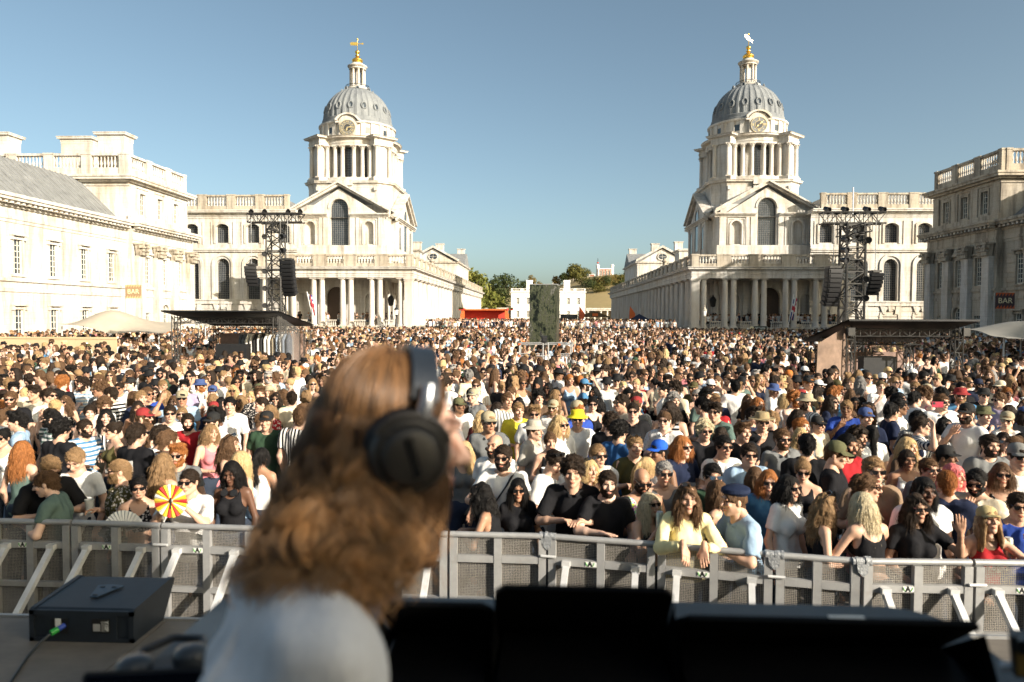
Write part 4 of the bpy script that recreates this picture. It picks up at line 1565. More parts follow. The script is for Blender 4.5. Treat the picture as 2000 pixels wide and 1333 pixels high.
# ---- poses: elbow and wrist positions for (right of picture = +x when facing the camera), person faces -Y
POSES = {
    'down': dict(e=((-.25, .03, 1.15), (.25, .03, 1.15)), w=((-.26, -.06, .92), (.26, -.06, .92))),
    'hips': dict(e=((-.30, .04, 1.17), (.28, .03, 1.16)), w=((-.22, -.16, 1.02), (.25, -.1, .95))),
    'cup': dict(e=((-.25, .02, 1.16), (.25, .0, 1.16)), w=((-.14, -.24, 1.24), (.26, -.1, .95))),
    'talk': dict(e=((-.26, .0, 1.17), (.26, -.02, 1.17)), w=((-.12, -.26, 1.14), (.10, -.24, 1.2))),
    'lean': dict(e=((-.28, -.16, 1.205), (.28, -.16, 1.205)), w=((-.08, -.33, 1.215), (.09, -.35, 1.215)), lean=14),
    'over': dict(e=((-.23, -.17, 1.31), (.23, -.17, 1.31)), w=((-.09, -.44, 1.31), (.07, -.44, 1.30)), lean=9),
    'wave': dict(e=((-.27, .0, 1.16), (.30, -.12, 1.30)), w=((-.2, -.2, 1.05), (.24, -.30, 1.56))),
    'point': dict(e=((-.30, -.16, 1.24), (.25, .02, 1.16)), w=((-.08, -.38, 1.26), (.22, -.14, 1.05))),
    'face': dict(e=((-.24, -.14, 1.20), (.26, .0, 1.16)), w=((-.06, -.2, 1.42), (.2, -.18, 1.05))),
    'up': dict(e=((-.28, -.06, 1.42), (.26, .02, 1.16)), w=((-.26, -.14, 1.72), (.24, -.1, .96))),
    'phone': dict(e=((-.24, -.16, 1.30), (.24, -.16, 1.30)), w=((-.06, -.36, 1.52), (.06, -.36, 1.52))),
}


def rot_lean(p, deg):
    if not deg:
        return np.array(p, float)
    a = R(deg)
    y, z = p[1], p[2] - 1.0
    return np.array([p[0], y * math.cos(a) - z * math.sin(a), 1.0 + y * math.sin(a) + z * math.cos(a)])


def skeleton(sex, pose, yaw, pitch):
    P = POSES[pose]
    ln = P.get('lean', 0)
    m = sex == 'm'
    sw = .185 if m else .158
    J = dict(ln=ln, m=m)
    lo = lambda p: rot_lean(p, ln)
    J['sh'] = [lo((-sw, .01, 1.425)), lo((sw, .01, 1.425))]
    k = 1 if m else .93
    J['e'] = [np.array(p) * (k, 1, 1) for p in P['e']]
    J['w'] = [np.array(p) * (k, 1, 1) for p in P['w']]
    # keep arm lengths human
    for i in (0, 1):
        d = J['e'][i] - J['sh'][i]
        J['e'][i] = J['sh'][i] + d / np.linalg.norm(d) * .29
        d = J['w'][i] - J['e'][i]
        J['w'][i] = J['e'][i] + d / np.linalg.norm(d) * .255
    J['lo'] = lo
    C = lo((0, -.02, 1.635))
    J['head'] = Matrix.Translation(C.tolist()) @ Matrix.Rotation(R(yaw), 4, 'Z') @ Matrix.Rotation(R(pitch + ln * .2), 4, 'X') @ Matrix.Scale(1.0 if m else .95, 4)
    return J


def torso_shapes(F, J, grow, k=.05):
    lo, m = J['lo'], J['m']
    g = grow
    if m:
        F.ell((0, .0, .95), (.158 + g, .112 + g, .12 + g), k)
        F.ell(lo((0, -.005, 1.12)), (.140 + g, .10 + g, .15 + g), k)
        F.ell(lo((0, .0, 1.29)), (.172 + g, .115 + g, .155 + g), k)
        F.cone(lo((-.145, .012, 1.415)), lo((.145, .012, 1.415)), .058 + g, .058 + g, k)
    else:
        F.ell((0, .01, .94), (.168 + g, .12 + g, .13 + g), k)
        F.ell(lo((0, -.0, 1.12)), (.118 + g, .085 + g, .15 + g), k)
        F.ell(lo((0, .0, 1.30)), (.145 + g, .095 + g, .15 + g), k)
        F.cone(lo((-.12, .012, 1.415)), lo((.12, .012, 1.415)), .048 + g, .048 + g, k)
        for s_ in (-1, 1):
            F.ell(lo((s_ * .07, -.085, 1.275)), (.062 + g, .05 + g, .062 + g), .03)


def bounds(J, pad=.14):
    pts = np.array([*J['sh'], *J['e'], *J['w'], (-.2, -.15, 0), (.2, .15, 0)])
    lo, hi = pts.min(0) - pad, pts.max(0) + pad
    return lo, hi


def head_field(m, h):
    F = Field((-.105, -.15, -.2), (.105, .125, .14), h)
    F.ell((0, .014, .035), (.075, .094, .084), .02)
    F.ell((0, -.026, -.035), (.061 if m else .057, .066, .08), .03)
    F.cone((-.052, .0, -.06), (0, -.062, -.1), .024 if m else .02, .022, .025)
    F.cone((.052, .0, -.06), (0, -.062, -.1), .024 if m else .02, .022, .025)
    F.cone((-.038, -.084, .033), (.038, -.084, .033), .012, .012, .015)
    for s_ in (-1, 1):
        F.ell((s_ * .031, -.107, .012), (.019, .02, .012), .012, True)
        F.ell((s_ * .043, -.074, -.02), (.022, .018, .018), .02)
        F.ell((s_ * .076, .012, -.008), (.010, .02, .03), .01)
    F.cone((0, -.094, .014), (0, -.117, -.026), .007, .0125, .01)
    F.ell((0, -.097, -.031), (.018, .014, .009), .008)
    F.ell((0, -.088, -.06), (.025, .014, .007), .006)
    F.ell((0, -.087, -.071), (.021, .014, .008), .006)
    F.cone((0, .022, -.05), (0, .03, -.21), .054 if m else .045, .058 if m else .048, .03)
    return F


def head_tint(V):
    t = np.ones((len(V), 3))
    x, y, z = np.abs(V[:, 0]), V[:, 1], V[:, 2]
    fr = y < -.06
    t[fr & (((x / .026) ** 2 + ((z + .0655) / .012) ** 2) < 1)] = (.82, .52, .5)
    t[fr & (((x - .033) / .022) ** 2 + ((z - .037) / .0075) ** 2 < 1)] = (.3, .26, .24)
    t[fr & (((x - .031) / .0155) ** 2 + ((z - .012) / .008) ** 2 < 1)] = (.16, .14, .14)
    ck = fr & (((x - .045) / .022) ** 2 + ((z + .028) / .02) ** 2 < 1)
    t[ck] *= (1.0, .88, .86)
    return t


_HEADS = {}


def head_np(m, h):
    if (m, h) not in _HEADS:
        V, Q = head_field(m, h).nets()
        _HEADS[(m, h)] = (V, Q, head_tint(V))
    return _HEADS[(m, h)]


def hand_np(w, d, side, curl, h=.0065, spread=0.0):
    """palm and five fingers; d = forearm direction, side = +1 when the thumb is towards +x"""
    d = np.array(d) / np.linalg.norm(d)
    n = np.array((0, -.35, -1.0)) if abs(d[2]) < .7 else np.array((-side * .6, 1.0, 0))
    n = n - d * (n @ d)
    n /= np.linalg.norm(n)
    s_ = np.cross(d, n)
    if s_[0] * side < 0:
        s_ = -s_
    c = w + d * .09
    F = Field(c - .13, c + .13, h)
    F.cone(w - d * .03, w + d * .02, .027, .024, .015)
    for i, (ln, off) in enumerate(((.072, .031), (.08, .011), (.075, -.010), (.06, -.029))):
        k0 = w + d * (.088 - .006 * i) + s_ * off
        F.cone(w + d * .015 + s_ * off * .6, k0, .014, .0125, .012)
        a = curl * (.7 + .1 * i)
        dd = d + s_ * spread * off * 8
        d1 = dd * math.cos(a) + n * math.sin(a)
        d2 = dd * math.cos(a * 2.1) + n * math.sin(a * 2.1)
        k1 = k0 + d1 * ln * .52
        F.cone(k0, k1, .0105, .0092, .004)
        F.cone(k1, k1 + d2 * ln * .5, .0092, .0075, .004)
    t0 = w + d * .02 + s_ * .024
    t1 = t0 + (d * .7 + s_ * .65 + n * .25) * .048
    F.cone(t0, t1, .014, .0115, .01)
    F.cone(t1, t1 + (d * .92 + s_ * .2 + n * .4) * .034, .011, .0085, .006)
    V, Q = F.nets()
    return V, Q, np.ones((len(V), 3)) * (1, .94, .92)


def body_np(sex, pose, yaw, pitch, hb=.013, hh=.0065, hands=True, legs=True):
    J = skeleton(sex, pose, yaw, pitch)
    m = J['m']
    lo, hi = bounds(J)
    if not legs:
        lo[2] = .72
    else:
        lo[2] = -.02
    hi[2] = max(hi[2], 1.6)
    F = Field(lo, hi, hb)
    torso_shapes(F, J, 0)
    lw = J['lo']
    F.cone(lw((0, .02, 1.44)), lw((0, .012, 1.58)), .056 if m else .047, .052 if m else .044, .03)
    for i, s_ in ((0, -1), (1, 1)):
        F.cone(lw((s_ * .03, .022, 1.5)), lw((s_ * .12, .015, 1.43)), .04, .045, .04)
        F.cone(J['sh'][i], J['e'][i], .052 if m else .042, .040 if m else .033, .03)
        F.cone(J['e'][i], J['e'][i] + (J['w'][i] - J['e'][i]) * .35, .041 if m else .034, .041 if m else .034, .02)
        F.cone(J['e'][i], J['w'][i], .039 if m else .033, .026 if m else .022, .02)
        if legs:
            F.cone((s_ * .095, .0, .90), (s_ * .105, -.01, .5), .088, .058, .04)
            F.cone((s_ * .105, -.01, .5), (s_ * .11, .02, .08), .055, .038, .03)
            F.cone((s_ * .11, .03, .04), (s_ * .125, -.12, .035), .042, .036, .03)
    V, Q = F.nets()
    parts = [(V, Q, np.ones((len(V), 3)))]
    hv, hq, ht = head_np(m, hh)
    M = np.array(J['head'])
    parts.append(((hv @ M[:3, :3].T) + M[:3, 3], hq, ht))
    if hands:
        for i, s_ in ((0, 1), (1, -1)):
            d = J['w'][i] - J['e'][i]
            curl = {'lean': .55, 'over': .3, 'wave': .08 if i else .6, 'point': .12 if i == 0 else .5, 'cup': .95 if i == 0 else .4, 'phone': .8}.get(pose, .45)
            if pose == 'over':
                d = np.array((-.1 * (1 if i else -1), -.5, -.85))
            if pose == 'wave' and i:
                d = np.array((-.1, -.1, 1.0))
            parts.append(hand_np(J['w'][i], d, s_ if True else 0, curl, .0065, .25 if pose in ('wave', 'point') else .05))
    V, Q, T = join_np(parts)
    return V, Q, T, J


def shirt_np(J, kind, h=.014, seed=0):
    lo, hi = bounds(J, .12)
    lw, m = J['lo'], J['m']
    lo[2] = .74
    hi[2] = 1.56
    F = Field(lo, hi, h)
    loose = .022 if kind in ('tee', 'shirt', 'sweater') else .010
    torso_shapes(F, J, loose, .05)
    if kind in ('tee', 'shirt', 'sweater'):
        F.ell((0, 0, .92), (.175 + (.01 if not m else 0), .125, .13), .06)
        for i, s_ in ((0, -1), (1, 1)):
            F.cone(lw((s_ * .03, .02, 1.47)), lw((s_ * .12, .015, 1.43)), .05, .06, .04)
            a, b = J['sh'][i], J['e'][i]
            t = .62 if kind == 'tee' else .8 if kind == 'shirt' else 1.0
            F.cone(a, a + (b - a) * t, .064 if m else .055, .066 if m else .055, .035, cut=kind != 'sweater')
            if kind == 'sweater':
                F.cone(b, b + (J['w'][i] - b) * .86, .048, .036, .02, cut=True)
        F.wob(.014, 24, seed, (1, 1, .6))
        F.ell(lw((0, -.035, 1.535)), (.085, .10, .085 if kind != 'shirt' else .11), .012, True)
        if kind == 'shirt':
            F.cone(lw((0, -.16, 1.30)), lw((0, -.13, 1.5)), .012, .06, .012, True)
            F.cone(lw((-.075, .02, 1.475)), lw((-.03, -.10, 1.44)), .018, .014, .01)
            F.cone(lw((.075, .02, 1.475)), lw((.03, -.10, 1.44)), .018, .014, .01)
            F.cone(lw((-.075, .02, 1.475)), lw((.075, .02, 1.475)), .02, .02, .01)
        F.plane((0, 0, .83 if m else .88), (0, 0, -1))
    else:
        F.wob(.004, 30, seed)
        if kind == 'tank':
            F.ell(lw((0, -.06, 1.52)), (.095, .13, .15), .012, True)
            F.ell(lw((0, .10, 1.54)), (.08, .10, .11), .012, True)
            for s_ in (-1, 1):
                F.ell(lw((s_ * (.215 if m else .185), .0, 1.40)), (.075, .15, .15), .012, True)
            F.plane((0, 0, .86), (0, 0, -1))
        else:                                   # crop top / bikini top
            F.ell(lw((0, -.05, 1.55)), (.10, .16, .2), .012, True)
            F.ell(lw((0, .12, 1.52)), (.13, .12, .20), .012, True)
            for s_ in (-1, 1):
                F.ell(lw((s_ * .185, .0, 1.42)), (.085, .16, .17), .012, True)
            F.plane(tuple(lw((0, 0, 1.17))), (0, 0, -1))
    return F.nets()


def trousers_np(J, kind, h=.02):
    m = J['m']
    F = Field((-.27, -.2, -.01), (.27, .2, 1.06), h)
    g = .016
    if m:
        F.ell((0, .0, .95), (.158 + g, .112 + g, .12 + g), .05)
    else:
        F.ell((0, .01, .94), (.168 + g, .12 + g, .13 + g), .05)
    for s_ in (-1, 1):
        F.cone((s_ * .095, .0, .90), (s_ * .105, -.01, .5), .098, .074, .03)
        if kind == 'long':
            F.cone((s_ * .105, -.01, .5), (s_ * .11, .02, .06), .072, .07, .03)
    F.plane((0, 0, 1.03), (0, 0, 1))
    F.plane((0, 0, .04 if kind == 'long' else .52), (0, 0, -1))
    F.wob(.008, 22, 3)
    return F.nets()


# ---- hair, hats, glasses in the head frame (origin at the head centre, face towards -y)
def hair_np(style, h=.008, seed=1):
    r = np.random.RandomState(seed)
    lo = {'long': -.42, 'wavy': -.40, 'pony': -.3, 'bob': -.2, 'dread': -.42}.get(style, -.14)
    F = Field((-.17, -.15, lo), (.17, .22 if style in ('pony', 'bun') else .2, .2), h)
    g = {'buzz': .005, 'short': .009, 'quiff': .010, 'curly': .014, 'bun': .01, 'pony': .010}.get(style, .012)
    F.ell((0, .016, .037), (.075 + g, .096 + g, .086 + g), .02)
    if style in ('short', 'quiff', 'buzz', 'curly'):
        F.cone((0, .06, .0), (0, .075, -.06), .06 + g * .5, .04, .03)
    if style == 'quiff':
        for i in range(7):
            x = (i - 3) * .018
            F.cone((x, -.03, .105), (x * 1.1, -.085, .125 + .01 * r.rand()), .028, .016, .012)
        F.cone((-.04, .02, .11), (.04, .02, .11), .035, .035, .02)
    if style == 'curly':
        for i in range(90):
            d = r.normal(size=3)
            d /= np.linalg.norm(d)
            if d[2] < -.35 or (d[1] < -.45 and d[2] < .25):
                continue
            F.ell((d[0] * .092, .016 + d[1] * .112, .04 + d[2] * .104), (.024, .024, .024), .006)
    if style in ('long', 'wavy', 'bob', 'dread'):
        n = {'long': 46, 'wavy': 40, 'bob': 40, 'dread': 30}[style]
        for i in range(n):
            a = R(-62 + 304 * (i + .5) / n) if style != 'long' else R(-55 + 290 * (i + .5) / n)
            c_, s_ = math.cos(a), math.sin(a)
            p = np.array((c_ * .078, .018 + s_ * .095, .02))
            ln = {'bob': .13, 'dread': .34}.get(style, .30) * (.85 + .25 * r.rand())
            if s_ < -.2:
                ln *= .95
            rad = {'long': .021, 'wavy': .023, 'bob': .024, 'dread': .014}[style]
            for q in range(5):
                t = (q + 1) / 5
                nx_ = np.array((c_ * (.088 + .018 * t), .02 + s_ * (.10 + .01 * t) + .02 * t, .02 - ln * t))
                if style in ('wavy',):
                    nx_ += np.array((.014 * math.sin(t * 9 + i), .014 * math.cos(t * 8 + i * 2), 0))
                F.cone(p, nx_, rad, rad * (1 - .1 * q), .012)
                p = nx_
    if style in ('pony', 'bun'):
        if style == 'pony':
            p = np.array((0, .11, .06))
            for q in range(6):
                nx_ = p + np.array((.008 * math.sin(q), .03 - .01 * q, -.02 - .014 * q))
                F.cone(p, nx_, .03, .028, .015)
                p = nx_
        else:
            F.ell((0, .10, .09), (.045, .04, .042), .01)
    # open the face
    if style in ('long', 'wavy', 'bob', 'dread'):
        F.ell((0, -.12, -.03), (.063, .085, .115), .012, True)
        F.cone((0, -.1, -.12), (0, -.08, -.4), .075, .12, .02, True)
        F.cone((0, .015, -.10), (0, .03, lo), .06, .075, .01, True)
    elif style in ('pony', 'bun'):
        F.ell((0, -.125, -.03), (.085, .085, .105), .012, True)
        F.ell((0, -.01, -.13), (.12, .115, .105), .012, True)
    else:
        F.ell((0, -.135, -.025), (.092, .088, .108), .010, True)
        F.ell((0, -.045, -.11), (.13, .105, .112), .010, True)
        F.plane((0, 0, -.105), (0, 0, -1))
    F.wob({'long': .006, 'wavy': .012, 'curly': .01, 'short': .008, 'quiff': .009, 'bob': .006}.get(style, .003), 60 if style != 'wavy' else 45, seed + 5, (1, 1, .35) if style in ('long', 'bob', 'pony') else (1, 1, .8))
    return F.nets()


def beard_np(h=.007):
    F = head_field(True, h)
    F.f -= .007
    F.wob(.005, 90, 4)
    F.plane((0, -.02, 0), (0, 1, .15))
    F.ell((0, -.09, -.062), (.024, .04, .010), .004, True)
    g = np.meshgrid(*F.ax, indexing='ij')
    top = -.035 - .2 * (np.clip(.055 - np.abs(g[0]), 0, 1)) + np.where(np.abs(g[0]) > .05, .03, 0)
    F.f = np.maximum(F.f, (g[2] - top).astype(np.float32))
    F.f = np.maximum(F.f, (-.125 - g[2]).astype(np.float32))
    return F.nets()


def cap_mesh(kind, mat):
    mb = MB()
    if kind == 'cap':
        mb.lathe([(.093, .045), (.094, .075), (.085, .11), (.06, .135), (.02, .147), (.006, .15)], 20, 0, .014, cap=False)
        n = 9
        V = []
        for i in range(n):
            a = R(-90 - 62 + 124 * i / (n - 1))
            V += [(.09 * math.cos(a), .014 + .092 * math.sin(a), .058), (.105 * math.cos(a) * .92, .012 + .17 * math.sin(a), .045 - .012 * abs(math.cos(a)))]
        V2 = [(x, y, z - .006) for x, y, z in V]
        k = len(V)
        F = []
        for i in range(n - 1):
            F += [(2 * i, 2 * i + 1, 2 * i + 3, 2 * i + 2), (k + 2 * i, k + 2 * i + 2, k + 2 * i + 3, k + 2 * i + 1), (2 * i + 1, k + 2 * i + 1, k + 2 * i + 3, 2 * i + 3)]
        mb.add(V + V2, F)
    elif kind == 'bucket':
        mb.lathe([(.155, .035), (.15, .04), (.1, .07), (.092, .13), (.08, .142), (.0, .148)], 20, 0, .01, cap=False)
        mb.lathe([(.155, .035), (.098, .06)], 20, 0, .01, cap=False)
    elif kind == 'straw':
        mb.lathe([(.185, .055), (.18, .062), (.1, .065), (.092, .13), (.075, .15), (.0, .145)], 24, 0, .01, cap=False, mod=lambda a, z: 1 + (.06 * math.sin(2 * a) if z < .064 else 0))
    else:                                       # soft beret
        mb.lathe([(.09, .05), (.1, .06), (.125, .085), (.12, .115), (.08, .135), (.0, .14)], 20, -.01, .03, cap=False, mod=lambda a, z: 1 + .06 * math.sin(3 * a))
    return mb.mesh(kind, mat, 50)


def glasses_mesh(lens_mat):
    mb = MB()
    for s_ in (-1, 1):
        mb.prism([(s_ * .010, .026), (s_ * .058, .028), (s_ * .062, .018), (s_ * .055, -.006), (s_ * .038, -.012), (s_ * .018, -.006)][::s_], -.108, -.100)
        mb.bar((s_ * .062, -.100, .022), (s_ * .078, .01, .02), .006, .009)
    mb.bar((-.014, -.106, .02), (.014, -.106, .02), .007)
    return mb.mesh('sunglasses', lens_mat)


# ---- materials driven by the object's own colour
def objcol_mat(name, rough, spec=.3, weave=None, strand=None, tint=False, pattern=None, sss=0.0):
    m, nt, b = nmat(name)
    c = N(nt, 'ShaderNodeObjectInfo').outputs['Color']
    tc = N(nt, 'ShaderNodeTexCoord').outputs['Object']
    if tint:
        at = N(nt, 'ShaderNodeAttribute', attribute_name='tint')
        c = mixc(nt, 1.0, c, at.outputs['Color'], 'MULTIPLY')
        c = mixc(nt, .25, c, ramp(nt, noise(nt, 30, 3, .6, tc), [(.3, (.75, .68, .66)), (.7, (1, 1, 1))]), 'MULTIPLY')
    if pattern:
        c = pattern(nt, c, tc)
    if weave:
        f = noise(nt, weave, 4, .6, tc)
        c = mixc(nt, .3, c, ramp(nt, f, [(.3, (.7, .7, .7)), (.7, (1, 1, 1))]), 'MULTIPLY')
        bump(nt, b, noise(nt, 11, 3, .5, tc, (1, 1, .5)), .45, .03)
    if strand:
        f = noise(nt, strand, 3, .6, tc, (1, 1, .12))
        c = mixc(nt, .85, c, ramp(nt, f, [(.3, (.42, .40, .38)), (.55, (1, 1, 1)), (.75, (1.45, 1.4, 1.3))]), 'MULTIPLY')
        bump(nt, b, f, .8, .012)
    L(nt, c, b.inputs['Base Color'])
    b.inputs['Roughness'].default_value = rough
    b.inputs['Specular IOR Level'].default_value = spec
    return m


def p_stripe(axis, freq):
    def f(nt, c, tc):
        w = N(nt, 'ShaderNodeTexWave', bands_direction=axis, inp={'Scale': freq, 'Distortion': .4})
        L(nt, tc, w.inputs[0])
        return mixc(nt, ramp(nt, w.outputs[1], [(.45, (0, 0, 0)), (.55, (1, 1, 1))]), c, (.72, .70, .66))
    return f


def p_blob(scale, col):
    def f(nt, c, tc):
        v = N(nt, 'ShaderNodeTexVoronoi', inp={'Scale': scale})
        L(nt, tc, v.inputs['Vector'])
        return mixc(nt, ramp(nt, v.outputs['Distance'], [(.3, (1, 1, 1)), (.42, (0, 0, 0))]), c, col)
    return f


def p_sequin(nt, c, tc):
    v = N(nt, 'ShaderNodeTexVoronoi', inp={'Scale': 70})
    L(nt, tc, v.inputs['Vector'])
    return mixc(nt, .8, c, v.outputs['Color'])


SKIN = objcol_mat('skin', .5, .35, tint=True)
CLOTH = {'plain': objcol_mat('cotton', .9, .15, weave=35), 'stripe': objcol_mat('striped_cotton', .9, .15, weave=35, pattern=p_stripe('X', 7)),
         'band': objcol_mat('banded_knit', .9, .15, weave=35, pattern=p_stripe('Z', 5)), 'check': objcol_mat('printed_cotton', .9, .15, weave=35, pattern=p_blob(26, (.6, .57, .5))),
         'floral': objcol_mat('dark_print_cotton', .9, .15, weave=35, pattern=p_blob(34, (.55, .5, .45))), 'sequin': objcol_mat('sequins', .25, .8, pattern=p_sequin)}
HAIR = objcol_mat('hair', .6, .15, strand=70)
LOOSE = objcol_mat('loose_hair', .55, .2)
HATM = objcol_mat('hat_cloth', .85, .2, weave=50)
LENS = plain('dark_lens', (.008, .008, .009), .12, var=.2, spec=.6)
LENS_B = plain('mirror_lens', (.10, .16, .24), .12, metal=.7, var=.4)
LEATHER = plain('strap_black', (.012, .012, .013), .6)

_T, _S, _B, _H = {}, {}, {}, {}


def template(sex, pose, yaw, pitch):
    key = (sex, pose, yaw, pitch)
    if key not in _T:
        V, Q, T, J = body_np(*key)
        _T[key] = (np_mesh('person', V, Q, SKIN, T), J)
    return _T[key]


def shirt(key, kind, pat):
    k = (key, kind)
    if k not in _S:
        V, Q = shirt_np(_T[key][1], kind, seed=len(_S))
        _S[k] = (V, Q)
    k2 = (key, kind, pat)
    if k2 not in _B:
        _B[k2] = np_mesh('top', *_S[k], CLOTH[pat])
    return _B[k2]


def cached(k, fn):
    if k not in _H:
        _H[k] = fn()
    return _H[k]


SKINS = [(.58, .36, .25), (.63, .41, .30), (.50, .30, .20), (.60, .38, .27), (.40, .22, .135), (.66, .44, .33), (.13, .065, .04), (.22, .12, .07)]
HAIRC = {'black': (.007, .006, .0055), 'dark': (.022, .014, .009), 'brown': (.09, .05, .026), 'light': (.21, .13, .065), 'blond': (.45, .32, .16), 'ash': (.45, .38, .25), 'ginger': (.26, .10, .03), 'grey': (.22, .21, .2), 'pink': (.6, .16, .16)}
COLS = {'white': (.74, .73, .70), 'black': (.012, .012, .014), 'navy': (.014, .02, .045), 'grey': (.16, .165, .165), 'cream': (.60, .52, .38), 'olive': (.085, .075, .03), 'green': (.03, .06, .035), 'blue': (.07, .2, .36), 'sky': (.30, .42, .55),
        'red': (.34, .02, .025), 'pink': (.55, .2, .22), 'yellow': (.86, .75, .40), 'lemon': (.68, .58, .05), 'brown': (.11, .07, .045), 'sage': (.10, .15, .13), 'orange': (.5, .16, .035), 'royal': (.03, .07, .33), 'burgundy': (.12, .025, .025), 'lilac': (.35, .30, .42)}
PHRASE = {'tee': 'T-shirt', 'shirt': 'open collared shirt', 'sweater': 'long sleeved top', 'tank': 'vest top', 'crop': 'cropped top'}
PATW = {'plain': '', 'stripe': 'striped ', 'band': 'banded ', 'check': 'printed ', 'floral': 'patterned ', 'sequin': 'sequinned '}
POSEW = {'down': 'arms down', 'hips': 'hands at the hips', 'cup': 'one hand raised at the chest', 'talk': 'hands in front of the chest', 'lean': 'leaning on the barrier', 'over': 'hands hanging over the barrier', 'wave': 'one hand up by the face',
         'point': 'one arm reaching forward', 'face': 'hand at the mouth', 'up': 'one arm up high', 'phone': 'both hands holding something up'}
HAIRW = {'short': 'short', 'quiff': 'swept up', 'buzz': 'cropped', 'curly': 'curly', 'long': 'long straight', 'wavy': 'long wavy', 'bob': 'shoulder length', 'pony': 'ponytailed', 'bun': 'tied up', 'dread': 'long braided'}


def strand_data(style):
    """loose hairs growing out of a hair shape, shared by everyone with that style"""
    V, Q = hair_np(style)
    r = np.random.RandomState(len(style) * 7)
    A, B, C_ = V[Q[:, 0]], V[Q[:, 1]], V[Q[:, 2]]
    nr = np.cross(B - A, C_ - A)
    nr /= np.linalg.norm(nr, axis=1)[:, None] + 1e-9
    n_ = 2200
    i = r.randint(0, len(Q), n_)
    p = (A[i] + C_[i]) / 2
    nn = nr[i]
    lng = style in ('long', 'wavy', 'bob', 'pony', 'dread')
    d = (nn * .25 + np.array((0, 0, -1.0)) + r.normal(size=(n_, 3)) * .18) if lng else (np.array((0, 1.0, -.25)) - nn * (nn @ np.array((0, 1.0, -.25)))[:, None] + nn * .22 + r.normal(size=(n_, 3)) * (.16 if style != 'curly' else .7))
    d /= np.linalg.norm(d, axis=1)[:, None]
    ln = (.03 + .05 * r.rand(n_) if lng else .014 + .016 * r.rand(n_))[:, None]
    K_ = 5
    P_ = np.zeros((n_, K_, 3), np.float32)
    for j in range(K_):
        t = j / (K_ - 1)
        P_[:, j] = p + nn * .001 + d * ln * t + np.array((0, 0, -.35)) * ln * t * t
    h_ = bpy.data.hair_curves.new('loose_hair')
    h_.add_curves([K_] * n_)
    h_.attributes['position'].data.foreach_set('vector', P_.reshape(-1))
    q = h_.attributes.new('radius', 'FLOAT', 'POINT')
    q.data.foreach_set('value', np.tile(np.linspace(.0018, .0008, K_), n_).astype(np.float32))
    h_.materials.append(LOOSE)
    return h_


def person(x, y, rz, sex='m', pose='down', yaw=0, pitch=0, top='tee', col='white', pat='plain', hair='short', hc='brown', skin=0, glasses=None, hat=None, hatc=None, beard=False, legs='long', lc=(.03, .04, .06), height=1.76, z=0.0, label=''):
    me, J = template(sex, pose, yaw, pitch)
    key = (sex, pose, yaw, pitch)
    o = put(me, 'person', None, (x, y, z), (0, 0, rz), height / (1.77 if sex == 'm' else 1.765))
    tag(o, label, 'person', 'people in the front of the crowd')
    o.color = c4(SKINS[skin] if isinstance(skin, int) else skin)
    c = put(shirt(key, top, pat), {'tee': 'tshirt', 'shirt': 'shirt', 'sweater': 'sweater', 'tank': 'vest', 'crop': 'crop_top'}[top], o)
    c.color = c4(COLS[col] if isinstance(col, str) else col)
    t = put(cached((sex, legs, 'tr'), lambda: np_mesh('trousers', *trousers_np(J, legs), CLOTH['plain'])), 'trousers' if legs == 'long' else 'shorts', o)
    t.color = c4(lc)
    H = J['head']
    if hair:
        h = put(cached(('hair', hair), lambda: np_mesh('hair', *hair_np(hair), HAIR)), 'hair', o, M=H)
        h.color = c4(HAIRC[hc])
        if not hat:
            g_ = put(cached(('loose', hair), lambda: strand_data(hair)), 'loose_hair', h)
            g_.color = c4(tuple(v * 1.25 for v in HAIRC[hc]))
    if beard:
        b = put(cached('beard', lambda: np_mesh('beard', *beard_np(), HAIR)), 'beard', o, M=H)
        b.color = c4(HAIRC[hc])
    if glasses:
        up_ = Matrix.Translation((0, .03, .075)) @ Matrix.Rotation(R(-35), 4, 'X') if glasses == 'up' else Matrix.Identity(4)
        put(cached(('gl', glasses == 'blue'), lambda: glasses_mesh(LENS_B if glasses == 'blue' else LENS)), 'sunglasses', o, M=H @ up_)
    if hat:
        t = put(cached(('hat', hat), lambda: cap_mesh(hat, HATM)), {'cap': 'cap', 'bucket': 'bucket_hat', 'straw': 'straw_hat', 'beret': 'beret'}[hat], o, M=H)
        t.color = c4(hatc or (.02, .02, .02))
    return o, J
